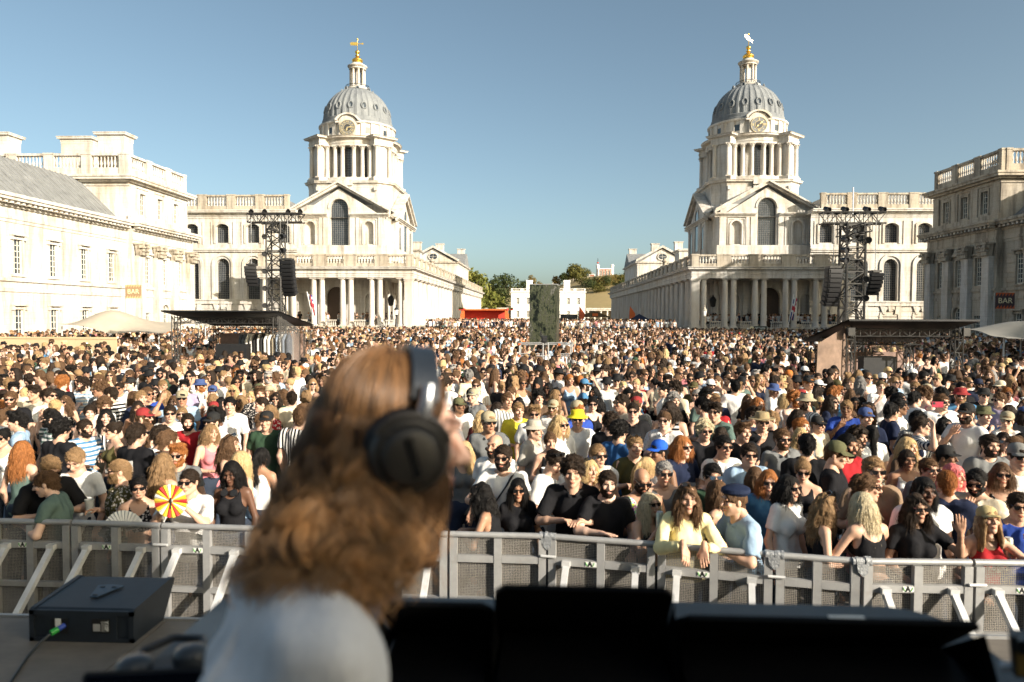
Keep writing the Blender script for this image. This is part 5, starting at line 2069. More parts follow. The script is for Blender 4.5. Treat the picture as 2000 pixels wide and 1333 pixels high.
FRONT = [
    (-4.9, 6.86, 55, 'man in black shirt looking down, leaning over the barrier at its left end', {'pose': 'lean', 'pitch': 25, 'top': 'shirt', 'col': 'black', 'hair': 'short', 'hc': 'light', 'glasses': 'dark', 'height': 1.745}),
    (-4.54, 6.64, -70, 'man in sage green T-shirt with elbows on the barrier rail', {'pose': 'lean', 'pitch': 12, 'col': 'sage', 'hair': 'short', 'hc': 'brown', 'skin': 5, 'height': 1.635}),
    (-4.84, 7.27, 10, 'tall man in white T-shirt bowing his head behind the sage green shirt', {'pose': 'hips', 'pitch': 30, 'col': 'white', 'hair': 'short', 'hc': 'light', 'height': 1.705}),
    (-4.17, 6.93, -50, 'man in dark camouflage shirt and glasses holding a plastic cup', {'pose': 'cup', 'top': 'shirt', 'col': 'olive', 'pat': 'floral', 'hair': 'buzz', 'hc': 'light', 'beard': True, 'glasses': 'dark', 'height': 1.665}),
    (-3.84, 6.68, 30, 'woman with tied-up black hair and sunglasses holding a white paper fan', {'sex': 'f', 'pose': 'cup', 'top': 'crop', 'col': 'black', 'pat': 'floral', 'hair': 'bun', 'hc': 'black', 'glasses': 'dark', 'skin': 2, 'height': 1.555}),
    (-3.33, 6.66, 0, 'man in white striped shirt hiding his mouth behind a red and yellow fan', {'pose': 'phone', 'top': 'shirt', 'col': 'white', 'pat': 'stripe', 'hair': 'short', 'hc': 'dark', 'glasses': 'dark', 'height': 1.635}),
    (-3.05, 6.96, 0, 'woman with long black hair in black dress, headphones round her neck', {'sex': 'f', 'pose': 'down', 'pitch': 15, 'top': 'tank', 'col': 'black', 'hair': 'long', 'hc': 'black', 'skin': 6, 'height': 1.655}),
    (-3.93, 7.29, 160, 'woman with long wavy brown hair seen from behind beside the fan man', {'sex': 'f', 'pose': 'down', 'top': 'tank', 'col': 'brown', 'hair': 'wavy', 'hc': 'light', 'height': 1.655}),
    (-3.98, 7.71, 10, 'ginger man in sunglasses peering over the fan holder', {'pose': 'down', 'col': 'grey', 'hair': 'quiff', 'hc': 'ginger', 'glasses': 'dark', 'beard': True, 'height': 1.675}),
    (-4.26, 8.01, 140, 'man in orange and white banded shirt turned away', {'pose': 'down', 'top': 'tee', 'col': 'orange', 'pat': 'band', 'hair': 'short', 'hc': 'brown', 'height': 1.785}),
    (-4.67, 8.09, 160, 'man in black T-shirt with a white dice print on his back', {'pose': 'talk', 'col': 'black', 'hair': 'short', 'hc': 'dark', 'glasses': 'dark', 'height': 1.845}),
    (-5.72, 9.38, -35, 'woman in olive strap top and sunglasses, dark hair tied up', {'sex': 'f', 'pose': 'down', 'top': 'tank', 'col': 'olive', 'hair': 'bun', 'hc': 'dark', 'glasses': 'dark', 'height': 1.655}),
    (-6.13, 9.39, 70, 'man in blue banded shirt with a beard facing sideways', {'pose': 'talk', 'top': 'tee', 'col': 'blue', 'pat': 'band', 'hair': 'short', 'hc': 'dark', 'beard': True, 'height': 1.685}),
    (-6.0, 8.71, 165, 'man with curly black hair in black T-shirt seen from behind', {'pose': 'down', 'col': 'black', 'hair': 'curly', 'hc': 'black', 'height': 1.775}),
    (-5.88, 7.88, 175, 'woman with very long copper hair seen from behind near the left edge', {'sex': 'f', 'pose': 'down', 'top': 'tank', 'col': 'sage', 'hair': 'long', 'hc': 'ginger', 'height': 1.665}),
    (-6.75, 8.73, 10, 'woman in white top and sunglasses at the left edge', {'sex': 'f', 'pose': 'down', 'top': 'tank', 'col': 'white', 'hair': 'bun', 'hc': 'black', 'glasses': 'dark', 'height': 1.655}),
    (-4.35, 9.25, 60, 'woman in bright pink vest top with light brown hair, smiling sideways', {'sex': 'f', 'pose': 'talk', 'top': 'tank', 'col': 'pink', 'hair': 'bob', 'hc': 'light', 'height': 1.665}),
    (-4.48, 9.64, -20, 'man in white T-shirt and black cap behind the pink vest', {'pose': 'down', 'col': 'white', 'hat': 'cap', 'hair': 'short', 'hc': 'dark', 'beard': True, 'glasses': 'dark', 'height': 1.755}),
    (-3.11, 7.84, 170, 'woman with dark ponytail and white strap top seen from behind', {'sex': 'f', 'pose': 'down', 'top': 'tank', 'col': 'white', 'hair': 'pony', 'hc': 'black', 'skin': 4, 'height': 1.625}),
    (-3.77, 9.72, 5, 'smiling man in green T-shirt and black cap', {'pose': 'down', 'col': 'green', 'hat': 'cap', 'hair': 'short', 'hc': 'brown', 'height': 1.765}),
    (-3.17, 7.43, 150, 'woman with long blond hair in pale blue top turned away', {'sex': 'f', 'pose': 'down', 'top': 'tank', 'col': 'sky', 'hair': 'long', 'hc': 'blond', 'height': 1.665}),
    (-0.38, 7.25, -10, 'bearded man in white T-shirt with a black shoulder strap', {'pose': 'point', 'col': 'white', 'hair': 'short', 'hc': 'dark', 'beard': True, 'glasses': 'dark', 'height': 1.795}),
    (-0.22, 6.87, 5, 'woman in black top and sunglasses with long dark hair', {'sex': 'f', 'pose': 'down', 'top': 'tee', 'col': 'black', 'hair': 'long', 'hc': 'black', 'glasses': 'dark', 'skin': 4, 'height': 1.54}),
    (-0.4, 6.5, -100, 'woman with long wavy black hair bending towards the barrier', {'sex': 'f', 'pose': 'lean', 'top': 'tank', 'col': 'black', 'hair': 'wavy', 'hc': 'black', 'skin': 4, 'height': 1.595}),
    (0.31, 6.83, -5, 'man with dark curly hair and moustache in open black shirt', {'pose': 'lean', 'top': 'shirt', 'col': 'black', 'hair': 'curly', 'hc': 'dark', 'height': 1.805}),
    (0.61, 6.61, 5, 'grinning bearded man in glasses and black T-shirt, arm stretched out', {'pose': 'point', 'col': 'black', 'hair': 'short', 'hc': 'dark', 'beard': True, 'skin': 5, 'height': 1.685}),
    (0.13, 7.53, 35, 'man in white shirt looking down with sunglasses on his head', {'pose': 'talk', 'pitch': 30, 'top': 'shirt', 'col': 'white', 'hair': 'short', 'hc': 'dark', 'glasses': 'up', 'height': 1.695}),
    (0.48, 7.31, 30, 'woman with straight blond hair and blue glasses pushed up', {'sex': 'f', 'pose': 'face', 'top': 'tank', 'col': 'grey', 'hair': 'long', 'hc': 'blond', 'glasses': 'up', 'height': 1.655}),
    (0.6, 7.71, 25, 'man in white T-shirt and sunglasses with short cropped hair', {'pose': 'down', 'col': 'white', 'hair': 'buzz', 'hc': 'light', 'glasses': 'dark', 'height': 1.735}),
    (0.95, 6.84, 15, 'bald man in sunglasses and sequinned vest looking down', {'pose': 'talk', 'pitch': 18, 'top': 'tank', 'col': 'grey', 'pat': 'sequin', 'hair': None, 'beard': True, 'hc': 'dark', 'glasses': 'dark', 'skin': 4, 'height': 1.665}),
    (0.96, 6.39, 30, 'blond woman in sunglasses drinking from a can at the barrier', {'sex': 'f', 'pose': 'face', 'pitch': -8, 'top': 'crop', 'col': 'black', 'hair': 'long', 'hc': 'ash', 'glasses': 'dark', 'height': 1.54}),
    (1.22, 7.17, 5, 'grey haired man in charcoal vest and sunglasses', {'pose': 'down', 'top': 'tank', 'col': 'grey', 'hair': 'short', 'hc': 'grey', 'glasses': 'dark', 'height': 1.665}),
    (1.07, 8.27, 10, 'laughing man in olive brown shirt with sunglasses on his forehead', {'pose': 'cup', 'top': 'shirt', 'col': 'olive', 'hair': 'short', 'hc': 'light', 'glasses': 'up', 'height': 1.735}),
    (1.1, 7.56, 120, 'woman with blond ponytail facing away behind the bald man', {'sex': 'f', 'pose': 'down', 'top': 'tank', 'col': 'white', 'hair': 'pony', 'hc': 'blond', 'height': 1.625}),
    (1.23, 6.17, 0, 'woman in pale yellow sweater with hands over the barrier rail', {'sex': 'f', 'pose': 'over', 'top': 'sweater', 'col': 'yellow', 'hair': 'wavy', 'hc': 'brown', 'glasses': 'up', 'height': 1.705}),
    (1.63, 6.89, 5, 'man in mirrored sunglasses and dark green T-shirt', {'pose': 'down', 'col': 'green', 'hair': 'short', 'hc': 'black', 'glasses': 'blue', 'height': 1.705}),
    (1.71, 6.51, -140, 'woman in orange top with long brown hair, her back turned', {'sex': 'f', 'pose': 'lean', 'top': 'crop', 'col': 'orange', 'hair': 'long', 'hc': 'brown', 'height': 1.625}),
    (1.78, 6.13, -75, 'man in navy beret and pale blue shirt leaning on the rail', {'pose': 'lean', 'top': 'shirt', 'col': 'sky', 'hat': 'beret', 'hatc': (0.012, 0.02, 0.05), 'hair': 'short', 'hc': 'brown', 'height': 1.695}),
    (2.2, 7.02, -10, 'ginger man in sunglasses and bright blue T-shirt behind the beret', {'pose': 'down', 'col': 'blue', 'hair': 'bob', 'hc': 'ginger', 'glasses': 'dark', 'skin': 5, 'height': 1.62}),
    (2.24, 6.61, 35, 'woman with dark shoulder length hair, glasses and white T-shirt by the barrier', {'sex': 'f', 'pose': 'down', 'top': 'tee', 'col': 'white', 'hair': 'bob', 'hc': 'black', 'glasses': 'dark', 'height': 1.665}),
    (2.19, 7.43, 170, 'woman with long chestnut hair seen from behind, above the beret', {'sex': 'f', 'pose': 'down', 'top': 'tank', 'col': 'black', 'hair': 'long', 'hc': 'brown', 'height': 1.565}),
    (2.66, 7.4, -15, 'woman with fair hair tied up, sunglasses and black top, head bowed', {'sex': 'f', 'pose': 'down', 'pitch': 12, 'top': 'tank', 'col': 'black', 'hair': 'bun', 'hc': 'light', 'glasses': 'dark', 'height': 1.655}),
    (2.94, 8.06, 170, 'man in black T-shirt with thick dark hair, back turned', {'pose': 'down', 'col': 'black', 'hair': 'short', 'hc': 'black', 'height': 1.805}),
    (2.86, 8.66, 10, 'man in grey short sleeved shirt and dark wrap sunglasses', {'pose': 'talk', 'top': 'shirt', 'col': 'grey', 'hair': 'short', 'hc': 'brown', 'glasses': 'dark', 'beard': True, 'height': 1.775}),
    (3.03, 10.0, 0, 'moustached man in straw hat and black T-shirt', {'pose': 'face', 'col': 'black', 'hat': 'straw', 'hatc': (0.3, 0.23, 0.13), 'hair': 'short', 'hc': 'light', 'glasses': 'dark', 'height': 1.775}),
    (2.53, 9.15, 20, 'young man in black T-shirt with sunglasses on his fringe', {'pose': 'down', 'col': 'black', 'hair': 'quiff', 'hc': 'brown', 'glasses': 'up', 'height': 1.775}),
    (2.08, 9.27, 10, 'man with bleached curly hair, sunglasses and black shirt', {'pose': 'down', 'col': 'black', 'hair': 'curly', 'hc': 'ash', 'glasses': 'dark', 'height': 1.765}),
    (1.59, 8.22, 35, 'red haired young man in navy T-shirt facing the right', {'pose': 'talk', 'col': 'navy', 'hair': 'bob', 'hc': 'ginger', 'glasses': 'dark', 'skin': 5, 'height': 1.745}),
    (1.3, 7.92, -60, 'man in royal blue cap and white vest turned sideways', {'pose': 'down', 'top': 'tank', 'col': 'white', 'hat': 'cap', 'hatc': (0.02, 0.1, 0.5), 'hair': 'short', 'hc': 'black', 'skin': 7, 'height': 1.735}),
    (2.06, 8.22, 15, 'man in white T-shirt and black sunglasses behind the green T-shirt', {'pose': 'cup', 'col': 'white', 'hair': 'short', 'hc': 'black', 'glasses': 'dark', 'skin': 2, 'height': 1.755}),
    (2.24, 7.84, 0, 'man in pale blue T-shirt with slick hair and sunglasses', {'pose': 'down', 'col': 'sky', 'hair': 'short', 'hc': 'dark', 'glasses': 'dark', 'height': 1.735}),
    (2.43, 6.24, 80, 'woman with curly golden brown hair in a backless black top', {'sex': 'f', 'pose': 'talk', 'top': 'crop', 'col': 'black', 'hair': 'wavy', 'hc': 'light', 'glasses': 'up', 'height': 1.585}),
    (2.74, 5.97, -165, 'woman with very long platinum hair and bare shoulders at the barrier', {'sex': 'f', 'pose': 'lean', 'top': 'crop', 'col': 'black', 'hair': 'long', 'hc': 'ash', 'height': 1.655}),
    (3.13, 6.11, 5, 'woman in sunglasses and black top waving one hand beside her face', {'sex': 'f', 'pose': 'wave', 'top': 'tee', 'col': 'black', 'hair': 'wavy', 'hc': 'dark', 'glasses': 'dark', 'skin': 2, 'height': 1.625}),
    (3.37, 6.45, 0, 'man with long braids and white T-shirt behind the waving woman', {'pose': 'down', 'col': 'white', 'hair': 'dread', 'hc': 'black', 'skin': 6, 'height': 1.695}),
    (2.83, 6.39, 70, 'man in faded pink T-shirt in profile', {'pose': 'talk', 'top': 'tee', 'col': 'pink', 'hair': 'short', 'hc': 'brown', 'glasses': 'dark', 'height': 1.735}),
    (3.06, 6.74, 0, 'man with moustache and small glasses in beige shirt', {'pose': 'cup', 'top': 'shirt', 'col': (0.26, 0.18, 0.12), 'hair': 'short', 'hc': 'light', 'glasses': 'dark', 'height': 1.815}),
    (3.35, 8.01, 20, 'man in red T-shirt with dark hair and beard', {'pose': 'down', 'col': 'red', 'hair': 'buzz', 'hc': 'black', 'beard': True, 'skin': 4, 'height': 1.825}),
    (3.04, 7.56, 60, 'man in olive cap and black T-shirt looking down', {'pose': 'talk', 'pitch': 12, 'col': 'black', 'hat': 'cap', 'hatc': (0.1, 0.1, 0.05), 'hair': 'short', 'hc': 'brown', 'height': 1.805}),
    (4.06, 8.13, -5, 'woman in white vest top with hair pulled back', {'sex': 'f', 'pose': 'down', 'top': 'tank', 'col': 'white', 'hair': 'pony', 'hc': 'dark', 'skin': 4, 'height': 1.635}),
    (4.07, 7.71, 10, 'man in dark sunglasses and grey T-shirt with brown hair', {'pose': 'down', 'col': 'grey', 'hair': 'short', 'hc': 'brown', 'glasses': 'dark', 'height': 1.62}),
    (4.09, 7.3, 30, 'woman with bright pink fringe and sleeveless top', {'sex': 'f', 'pose': 'cup', 'top': 'tank', 'col': 'cream', 'hair': 'bob', 'hc': 'pink', 'height': 1.645}),
    (3.71, 6.7, 165, 'man in navy T-shirt with cropped ginger hair, seen from behind', {'pose': 'down', 'col': 'navy', 'hair': 'buzz', 'hc': 'ginger', 'height': 1.705}),
    (4.08, 6.88, -40, 'man in cream printed shirt touching his mouth', {'pose': 'face', 'pitch': 15, 'top': 'shirt', 'col': 'cream', 'pat': 'check', 'hair': 'short', 'hc': 'black', 'glasses': 'dark', 'beard': True, 'height': 1.685}),
    (4.56, 7.29, -20, 'woman in sunglasses and dark patterned vest with brown hair', {'sex': 'f', 'pose': 'down', 'top': 'tank', 'col': 'black', 'pat': 'floral', 'hair': 'bob', 'hc': 'brown', 'glasses': 'dark', 'height': 1.665}),
    (4.05, 6.24, -20, 'man in bright blue T-shirt holding a can at the right edge', {'pose': 'cup', 'col': 'royal', 'hair': 'short', 'hc': 'dark', 'glasses': 'dark', 'height': 1.62}),
    (3.68, 6.05, 0, 'woman in red vest top and pale cap with one hand raised to her brow', {'sex': 'f', 'pose': 'wave', 'pitch': -14, 'top': 'tank', 'col': 'red', 'hat': 'cap', 'hatc': (0.45, 0.36, 0.18), 'hair': 'long', 'hc': 'light', 'height': 1.54}),
    (5.09, 8.37, 0, 'man in grey T-shirt with short dark hair and stubble', {'pose': 'down', 'col': 'grey', 'hair': 'short', 'hc': 'dark', 'beard': True, 'height': 1.775}),
    (5.87, 10.15, -60, 'man in white T-shirt and black cap standing side on, hand at mouth', {'pose': 'face', 'col': 'white', 'hat': 'cap', 'hair': 'short', 'hc': 'dark', 'beard': True, 'height': 1.905}),
    (4.47, 8.13, 40, 'man in black cap and white T-shirt behind the pink haired woman', {'pose': 'down', 'col': 'white', 'hat': 'cap', 'hair': 'short', 'hc': 'black', 'skin': 7, 'height': 1.675}),
    (4.88, 7.55, -10, 'man in grey cap, sunglasses and white T-shirt at the right edge', {'pose': 'down', 'col': 'white', 'hat': 'cap', 'hatc': (0.2, 0.2, 0.19), 'hair': 'short', 'hc': 'dark', 'glasses': 'dark', 'height': 1.805}),
    (0.51, 10.17, 0, 'man in yellow bucket hat and white T-shirt', {'pose': 'down', 'col': 'white', 'hat': 'bucket', 'hatc': (0.7, 0.58, 0.03), 'hair': 'short', 'hc': 'brown', 'glasses': 'dark', 'height': 1.765}),
    (-0.36, 11.05, 20, 'man in bright yellow football shirt', {'pose': 'talk', 'col': 'lemon', 'hair': 'short', 'hc': 'light', 'height': 1.765}),
    (-0.1, 10.61, 0, 'man in open white shirt and sunglasses beside the yellow shirt', {'pose': 'down', 'top': 'shirt', 'col': 'white', 'hair': 'quiff', 'hc': 'light', 'glasses': 'dark', 'height': 1.775}),
    (-0.1, 9.21, 60, 'man in pale bucket hat and grey shirt in profile', {'pose': 'down', 'top': 'shirt', 'col': (0.4, 0.38, 0.34), 'hat': 'bucket', 'hatc': (0.42, 0.38, 0.31), 'hair': 'short', 'hc': 'brown', 'height': 1.755}),
    (0.23, 9.46, 40, 'man with long fair hair in white shirt embracing his neighbour', {'pose': 'point', 'top': 'shirt', 'col': 'white', 'hair': 'bob', 'hc': 'blond', 'glasses': 'dark', 'height': 1.795}),
    (0.11, 8.85, 10, 'woman with hair tied back and black halter top holding a cup', {'sex': 'f', 'pose': 'cup', 'top': 'tank', 'col': 'black', 'hair': 'bun', 'hc': 'brown', 'height': 1.665}),
    (0.98, 9.09, 140, 'man with curly black hair in blue and navy football top, back turned', {'pose': 'down', 'top': 'tee', 'col': (0.03, 0.1, 0.25), 'hair': 'curly', 'hc': 'black', 'height': 1.765}),
    (-0.91, 10.84, 175, 'woman with wavy blond hair and burgundy patterned top from behind', {'sex': 'f', 'pose': 'down', 'top': 'tee', 'col': 'burgundy', 'hair': 'wavy', 'hc': 'blond', 'height': 1.655}),
    (-0.5, 7.85, -25, 'bald man in white T-shirt left of the strap wearer', {'pose': 'down', 'col': 'white', 'hair': None, 'beard': True, 'hc': 'dark', 'skin': 2, 'height': 1.805}),
]


for X, Y, rz, lab, kw in FRONT:
    person(X, Y, R(rz), label=lab, **kw)

# ---- fill the rest of the nearest three hundred
BX, BY = [-9, -5, .06, .97, 1.87, 2.5, 3.75, 9], [6.6, 6.36, 6.18, 6.01, 5.79, 5.67, 5.69, 5.75]
CAMV = (cam.matrix_basis.inverted())


def frame_x(x, y, z=1.6):
    v = CAMV @ Vector((x, y, z))
    return 1000 + 1408 * v.x / -v.z


placed = [(p[0], p[1]) for p in FRONT]


def blocked(x, y):
    """places nobody can stand: tents, towers, barriers, hoardings"""
    for (cx, cy, w, d) in KEEP_OUT:
        if abs(x - cx) < w and abs(y - cy) < d:
            return True
    return False


KEEP_OUT = [(-11.6, 28.3, 2.6, 2.3), (-11.7, 32.3, 1.1, 1.1), (9.95, 21.6, 2.2, 1.9), (10.9, 25.8, 1.0, 1.0), (.17, 27.3, 1.5, 1.2), (.2, 36.4, 1.2, 1.3), (-24.5, 34.2, 6.5, .8)]
cand = []
y = 6.4
while y < 18.5:
    w = .74 * y + 1.0
    x = -w + rng.random() * .5
    while x < w:
        xx, yy = x + rng.uniform(-.13, .13), y + rng.uniform(-.14, .14)
        if yy > np.interp(xx, BX, BY) + .5:
            px = frame_x(xx, yy)
            if -25 < px < 2025 and not (500 < px < 905 and yy < 9.4):
                cand.append((yy, xx))
        x += .60 + .016 * (y - 6)
    y += .56 + .013 * (y - 6)
cand.sort()
fill = []
far_more = []
for yy, xx in cand:
    if all((xx - a) ** 2 + (yy - b) ** 2 > .2 for a, b in placed):
        # leave the view on hand-placed people open
        if any(abs(math.atan2(xx, yy) - math.atan2(a, b)) < .035 and -.2 < b - yy < .9 for a, b in placed[:len(FRONT)]):
            continue
        placed.append((xx, yy))
        (fill if len(fill) + len(FRONT) < 296 else far_more).append((xx, yy))

POOL = [('m', 'down', 0, 0), ('m', 'talk', 0, 0), ('m', 'cup', 0, 0), ('m', 'hips', 0, 0), ('m', 'down', 30, 0), ('m', 'face', 0, 0), ('m', 'talk', -35, 8), ('m', 'up', 0, 0),
        ('f', 'down', 0, 0), ('f', 'talk', 0, 0), ('f', 'cup', 15, 0), ('f', 'down', -30, 0), ('f', 'face', 0, 0), ('f', 'phone', 0, 0)]
PW = [5, 4, 4, 2, 4, 2, 3, .7, 4, 3, 3, 3, 1.2, .5]
TOPC = ['white'] * 12 + ['black'] * 8 + ['navy'] * 3 + ['grey'] * 4 + ['cream'] * 3 + ['olive', 'green', 'blue', 'sky', 'sky', 'red', 'pink', 'brown', 'sage', 'burgundy', 'lilac', 'royal']


def row_word(y):
    return ['just behind the barrier', 'two rows behind the barrier', 'a few rows behind the barrier', 'in the middle rows', 'in the rear rows of the near crowd'][min(4, max(0, int((y - 6.3) / 1.7)))]


LAND = [(60, 'at the left edge'), (160, 'near the left edge'), (260, 'above the white fan'), (400, 'above the red and yellow fan'), (520, 'left of the DJ'), (700, 'behind the DJ'), (930, 'just right of the DJ head'), (1010, 'above the strap wearer'), (1100, 'above the curly haired man'),
        (1200, 'above the grinning man'), (1290, 'above the bald man'), (1380, 'above the yellow sweater'), (1480, 'above the beret'), (1580, 'right of the ginger man'), (1680, 'above the golden curls'), (1760, 'above the platinum hair'), (1850, 'above the waving woman'), (1930, 'above the red vest'), (9999, 'at the right edge')]
used = set(p[3] for p in FRONT)
ORD = ['first', 'second', 'third', 'fourth', 'fifth', 'sixth', 'seventh', 'eighth', 'ninth', 'tenth']
rows = {}
for xx, yy in fill:
    (sx, ps, yw, pt) = rng.choices(POOL, PW)[0]
    m = sx == 'm'
    top = rng.choices(['tee', 'shirt', 'tank', 'sweater'], [6, 3, .8, .6])[0] if m else rng.choices(['tee', 'tank', 'crop', 'sweater'], [3, 5, 1.5, .5])[0]
    col = rng.choice(TOPC)
    pat = rng.choices(['plain', 'stripe', 'band', 'check', 'floral'], [14, 1, .6, 1, 1])[0]
    hair = rng.choices(['short', 'quiff', 'curly', 'buzz', 'bob', None], [6, 3, 2.5, 2.5, .4, .5])[0] if m else rng.choices(['long', 'wavy', 'bob', 'pony', 'bun'], [5, 4, 2, 2, 2])[0]
    hc = rng.choices(['black', 'dark', 'brown', 'light', 'blond', 'ginger', 'grey'], [4, 6, 5, 2.5, 1.0 if m else 2.2, .5, .4])[0]
    hat = rng.choices([None, 'cap', 'bucket'], [12, 1.6, .6])[0] if m else rng.choices([None, 'cap', 'bucket'], [20, 1, .6])[0]
    hatc = rng.choice([(.02, .02, .02), (.5, .48, .44), (.35, .3, .2), (.25, .03, .03), (.05, .08, .2), (.1, .1, .05)])
    if hat and hair in ('curly', 'quiff', None, 'bun'):
        hair = 'short' if m else 'long'
    gl = rng.choices([None, 'dark', 'up', 'blue'], [7, 5, .8, .5])[0]
    beard = m and rng.random() < .35
    turn = rng.choices([rng.uniform(-35, 35), rng.uniform(40, 110), rng.uniform(-110, -40), rng.uniform(140, 220)], [5, 2.2, 2.2, 2.0])[0]
    px = frame_x(xx, yy)
    land = next(t for a, t in LAND if px < a)
    side = 'seen from behind' if 130 < abs(turn) else 'turned to the right' if turn > 45 else 'turned to the left' if turn < -45 else 'facing the stage'
    hd = ('bald' if hair is None else HAIRW[hair] + ' ' + hc + ' hair') if not hat else {'cap': 'a cap', 'bucket': 'a bucket hat'}[hat]
    who = 'man' if m else 'woman'
    base = f"{who} in {col} {PATW[pat]}{PHRASE[top]}, {hd}, {side}, {land}"
    lab = base
    tries = [base, f"{who} in {col} {PATW[pat]}{PHRASE[top]}, {hd}, {land}", f"{who} in {col} {PHRASE[top]}, {side}, {land}", f"{who} in {col} {PATW[pat]}{PHRASE[top]}, {hd}, {side}, {row_word(yy)}"] + [f"{who} in {col} {PHRASE[top]}, {side}, {land}, {o_} row back" for o_ in ORD]
    for t_ in tries:
        if t_ not in used and len(t_.split()) <= 16:
            lab = t_
            break
    used.add(lab)
    person(xx, yy, R(turn), sx, ps, yw, pt, top, col, pat, hair, hc, rng.choices(range(8), [4, 4, 3, 4, 2, 3, .8, .8])[0], gl, hat, hatc, beard, rng.choice(['long', 'short']), rng.choice([(.03, .04, .07), (.015, .015, .017), (.25, .21, .15), (.12, .16, .22)]),
           rng.gauss(1.78, .06) if m else rng.gauss(1.66, .05), label=lab)


# ---- everyone further back: one mass
def crowd_mat():
    m, nt, b = nmat('crowd')
    part = N(nt, 'ShaderNodeAttribute', attribute_name='part').outputs['Fac']
    cols = [N(nt, 'ShaderNodeAttribute', attribute_name=n, attribute_type='INSTANCER').outputs['Color'] for n in ('skin_col', 'top_col', 'hair_col', 'leg_col')]
    tint_ = N(nt, 'ShaderNodeAttribute', attribute_name='tint').outputs['Color']
    c = mixc(nt, 1.0, cols[0], tint_, 'MULTIPLY')
    tc = N(nt, 'ShaderNodeTexCoord').outputs['Object']
    for i, cc in ((1, cols[1]), (2, cols[2]), (3, cols[3]), (4, (.01, .01, .011))):
        cmp_ = N(nt, 'ShaderNodeMath', operation='COMPARE', inp={1: float(i), 2: .3})
        L(nt, part, cmp_.inputs[0])
        c = mixc(nt, cmp_.outputs[0], c, cc)
    f = noise(nt, 45, 3, .6, tc)
    c = mixc(nt, .45, c, ramp(nt, f, [(.3, (.62, .62, .62)), (.7, (1, 1, 1))]), 'MULTIPLY')
    L(nt, c, b.inputs['Base Color'])
    b.inputs['Roughness'].default_value = .75
    b.inputs['Specular IOR Level'].default_value = .2
    return m


CROWD = crowd_mat()


def crowd_template(i, sex, pose, yaw, pitch, top, hair, glasses, hat, beard):
    V, Q, T, J = body_np(sex, pose, yaw, pitch, .026, .011, hands=True, legs=False)
    parts = [(V, Q, T)]
    ids = [np.zeros(len(V))]

    def more(v, q, k):
        parts.append((v, q, np.ones((len(v), 3))))
        ids.append(np.full(len(v), float(k)))
    M = np.array(J['head'])
    hx = lambda v: (v @ M[:3, :3].T) + M[:3, 3]
    v, q = shirt_np(J, top, .022, i)
    more(v, q, 1)
    v, q = trousers_np(J, 'short', .04)
    more(v, q, 3)
    if hair:
        v, q = hair_np(hair, .012, i)
        more(hx(v), q, 2)
    if beard:
        v, q = beard_np(.012)
        more(hx(v), q, 2)
    if glasses:
        g = glasses_mesh(LENS)
        v = np.array([tuple(p.co) for p in g.vertices])
        q = [tuple(p.vertices) for p in g.polygons]
        q = np.array([a if len(a) == 4 else (a[0], a[1], a[2], a[2]) for p in q for a in ([p] if len(p) == 4 else [(p[0], p[k], p[k + 1], p[min(k + 2, len(p) - 1)]) for k in range(1, len(p) - 1, 2)])])
        q = np.array([r if len(set(r)) == 4 else r for r in q.tolist() if len(set(r)) == 4])
        more(hx(v), q, 4)
    if hat:
        c = cap_mesh(hat, HATM)
        v = np.array([tuple(p.co) for p in c.vertices])
        q = np.array([tuple(p.vertices) for p in c.polygons if len(p.vertices) == 4])
        more(hx(v), q, 1 if i % 2 else 4)
    V, Q, T = join_np(parts)
    return bpy.data.objects.new('crowd_figure', np_mesh('crowd_figure', V, Q, CROWD, T, np.concatenate(ids)))


SPEC = [('m', 'down', 0, 0, 'tee', 'short', 1, None, 0), ('m', 'talk', 20, 0, 'shirt', 'quiff', 1, None, 1), ('m', 'cup', -20, 0, 'tee', 'curly', 0, None, 0), ('m', 'down', 30, 5, 'tee', 'buzz', 1, None, 1), ('m', 'face', 0, 0, 'shirt', 'short', 0, None, 0), ('m', 'hips', 0, 0, 'tee', 'short', 1, 'cap', 1),
        ('m', 'up', 0, 0, 'tee', 'short', 0, None, 0), ('m', 'talk', -35, 0, 'tank', 'short', 0, None, 0), ('m', 'down', 0, 10, 'tee', 'short', 1, 'bucket', 0), ('m', 'down', -15, 0, 'shirt', 'curly', 1, None, 1),
        ('f', 'down', 0, 0, 'tank', 'long', 1, None, 0), ('f', 'talk', 20, 0, 'crop', 'wavy', 0, None, 0), ('f', 'cup', -20, 0, 'tee', 'bob', 1, None, 0), ('f', 'down', 30, 0, 'tank', 'pony', 0, None, 0), ('f', 'face', 0, 0, 'tank', 'long', 0, None, 0), ('f', 'wave', 0, 0, 'crop', 'bun', 1, None, 0)]
TEMPL = [crowd_template(i, *s_) for i, s_ in enumerate(SPEC)]
pts = [(x, y, 0.0) for x, y in far_more]
y = max(p[1] for p in placed) - .3 if False else 15.0
near_max = max(b for a, b in placed)
while y < 84:
    w = min(.76 * y + 2, 40.5)
    sx = .78 + .008 * (y - 15) if y < 45 else 1.02
    x = -w + rng.random() * sx
    while x < w:
        xx, yy = x + rng.uniform(-.16, .16), y + rng.uniform(-.2, .2)
        if yy > 16.3 and not blocked(xx, yy) and not (xx < -19 and yy < 33 and False):
            edge = abs(xx - XC) / 40
            if rng.random() < (.97 - .35 * max(0, (edge - .62) / .38)) and not (yy > 70 and abs(xx - XC) > 17 + (84 - yy) * 1.6 and rng.random() < .55):
                pts.append((xx, yy, 0.0))
        x += sx
    y += .70 + .009 * (y - 15)
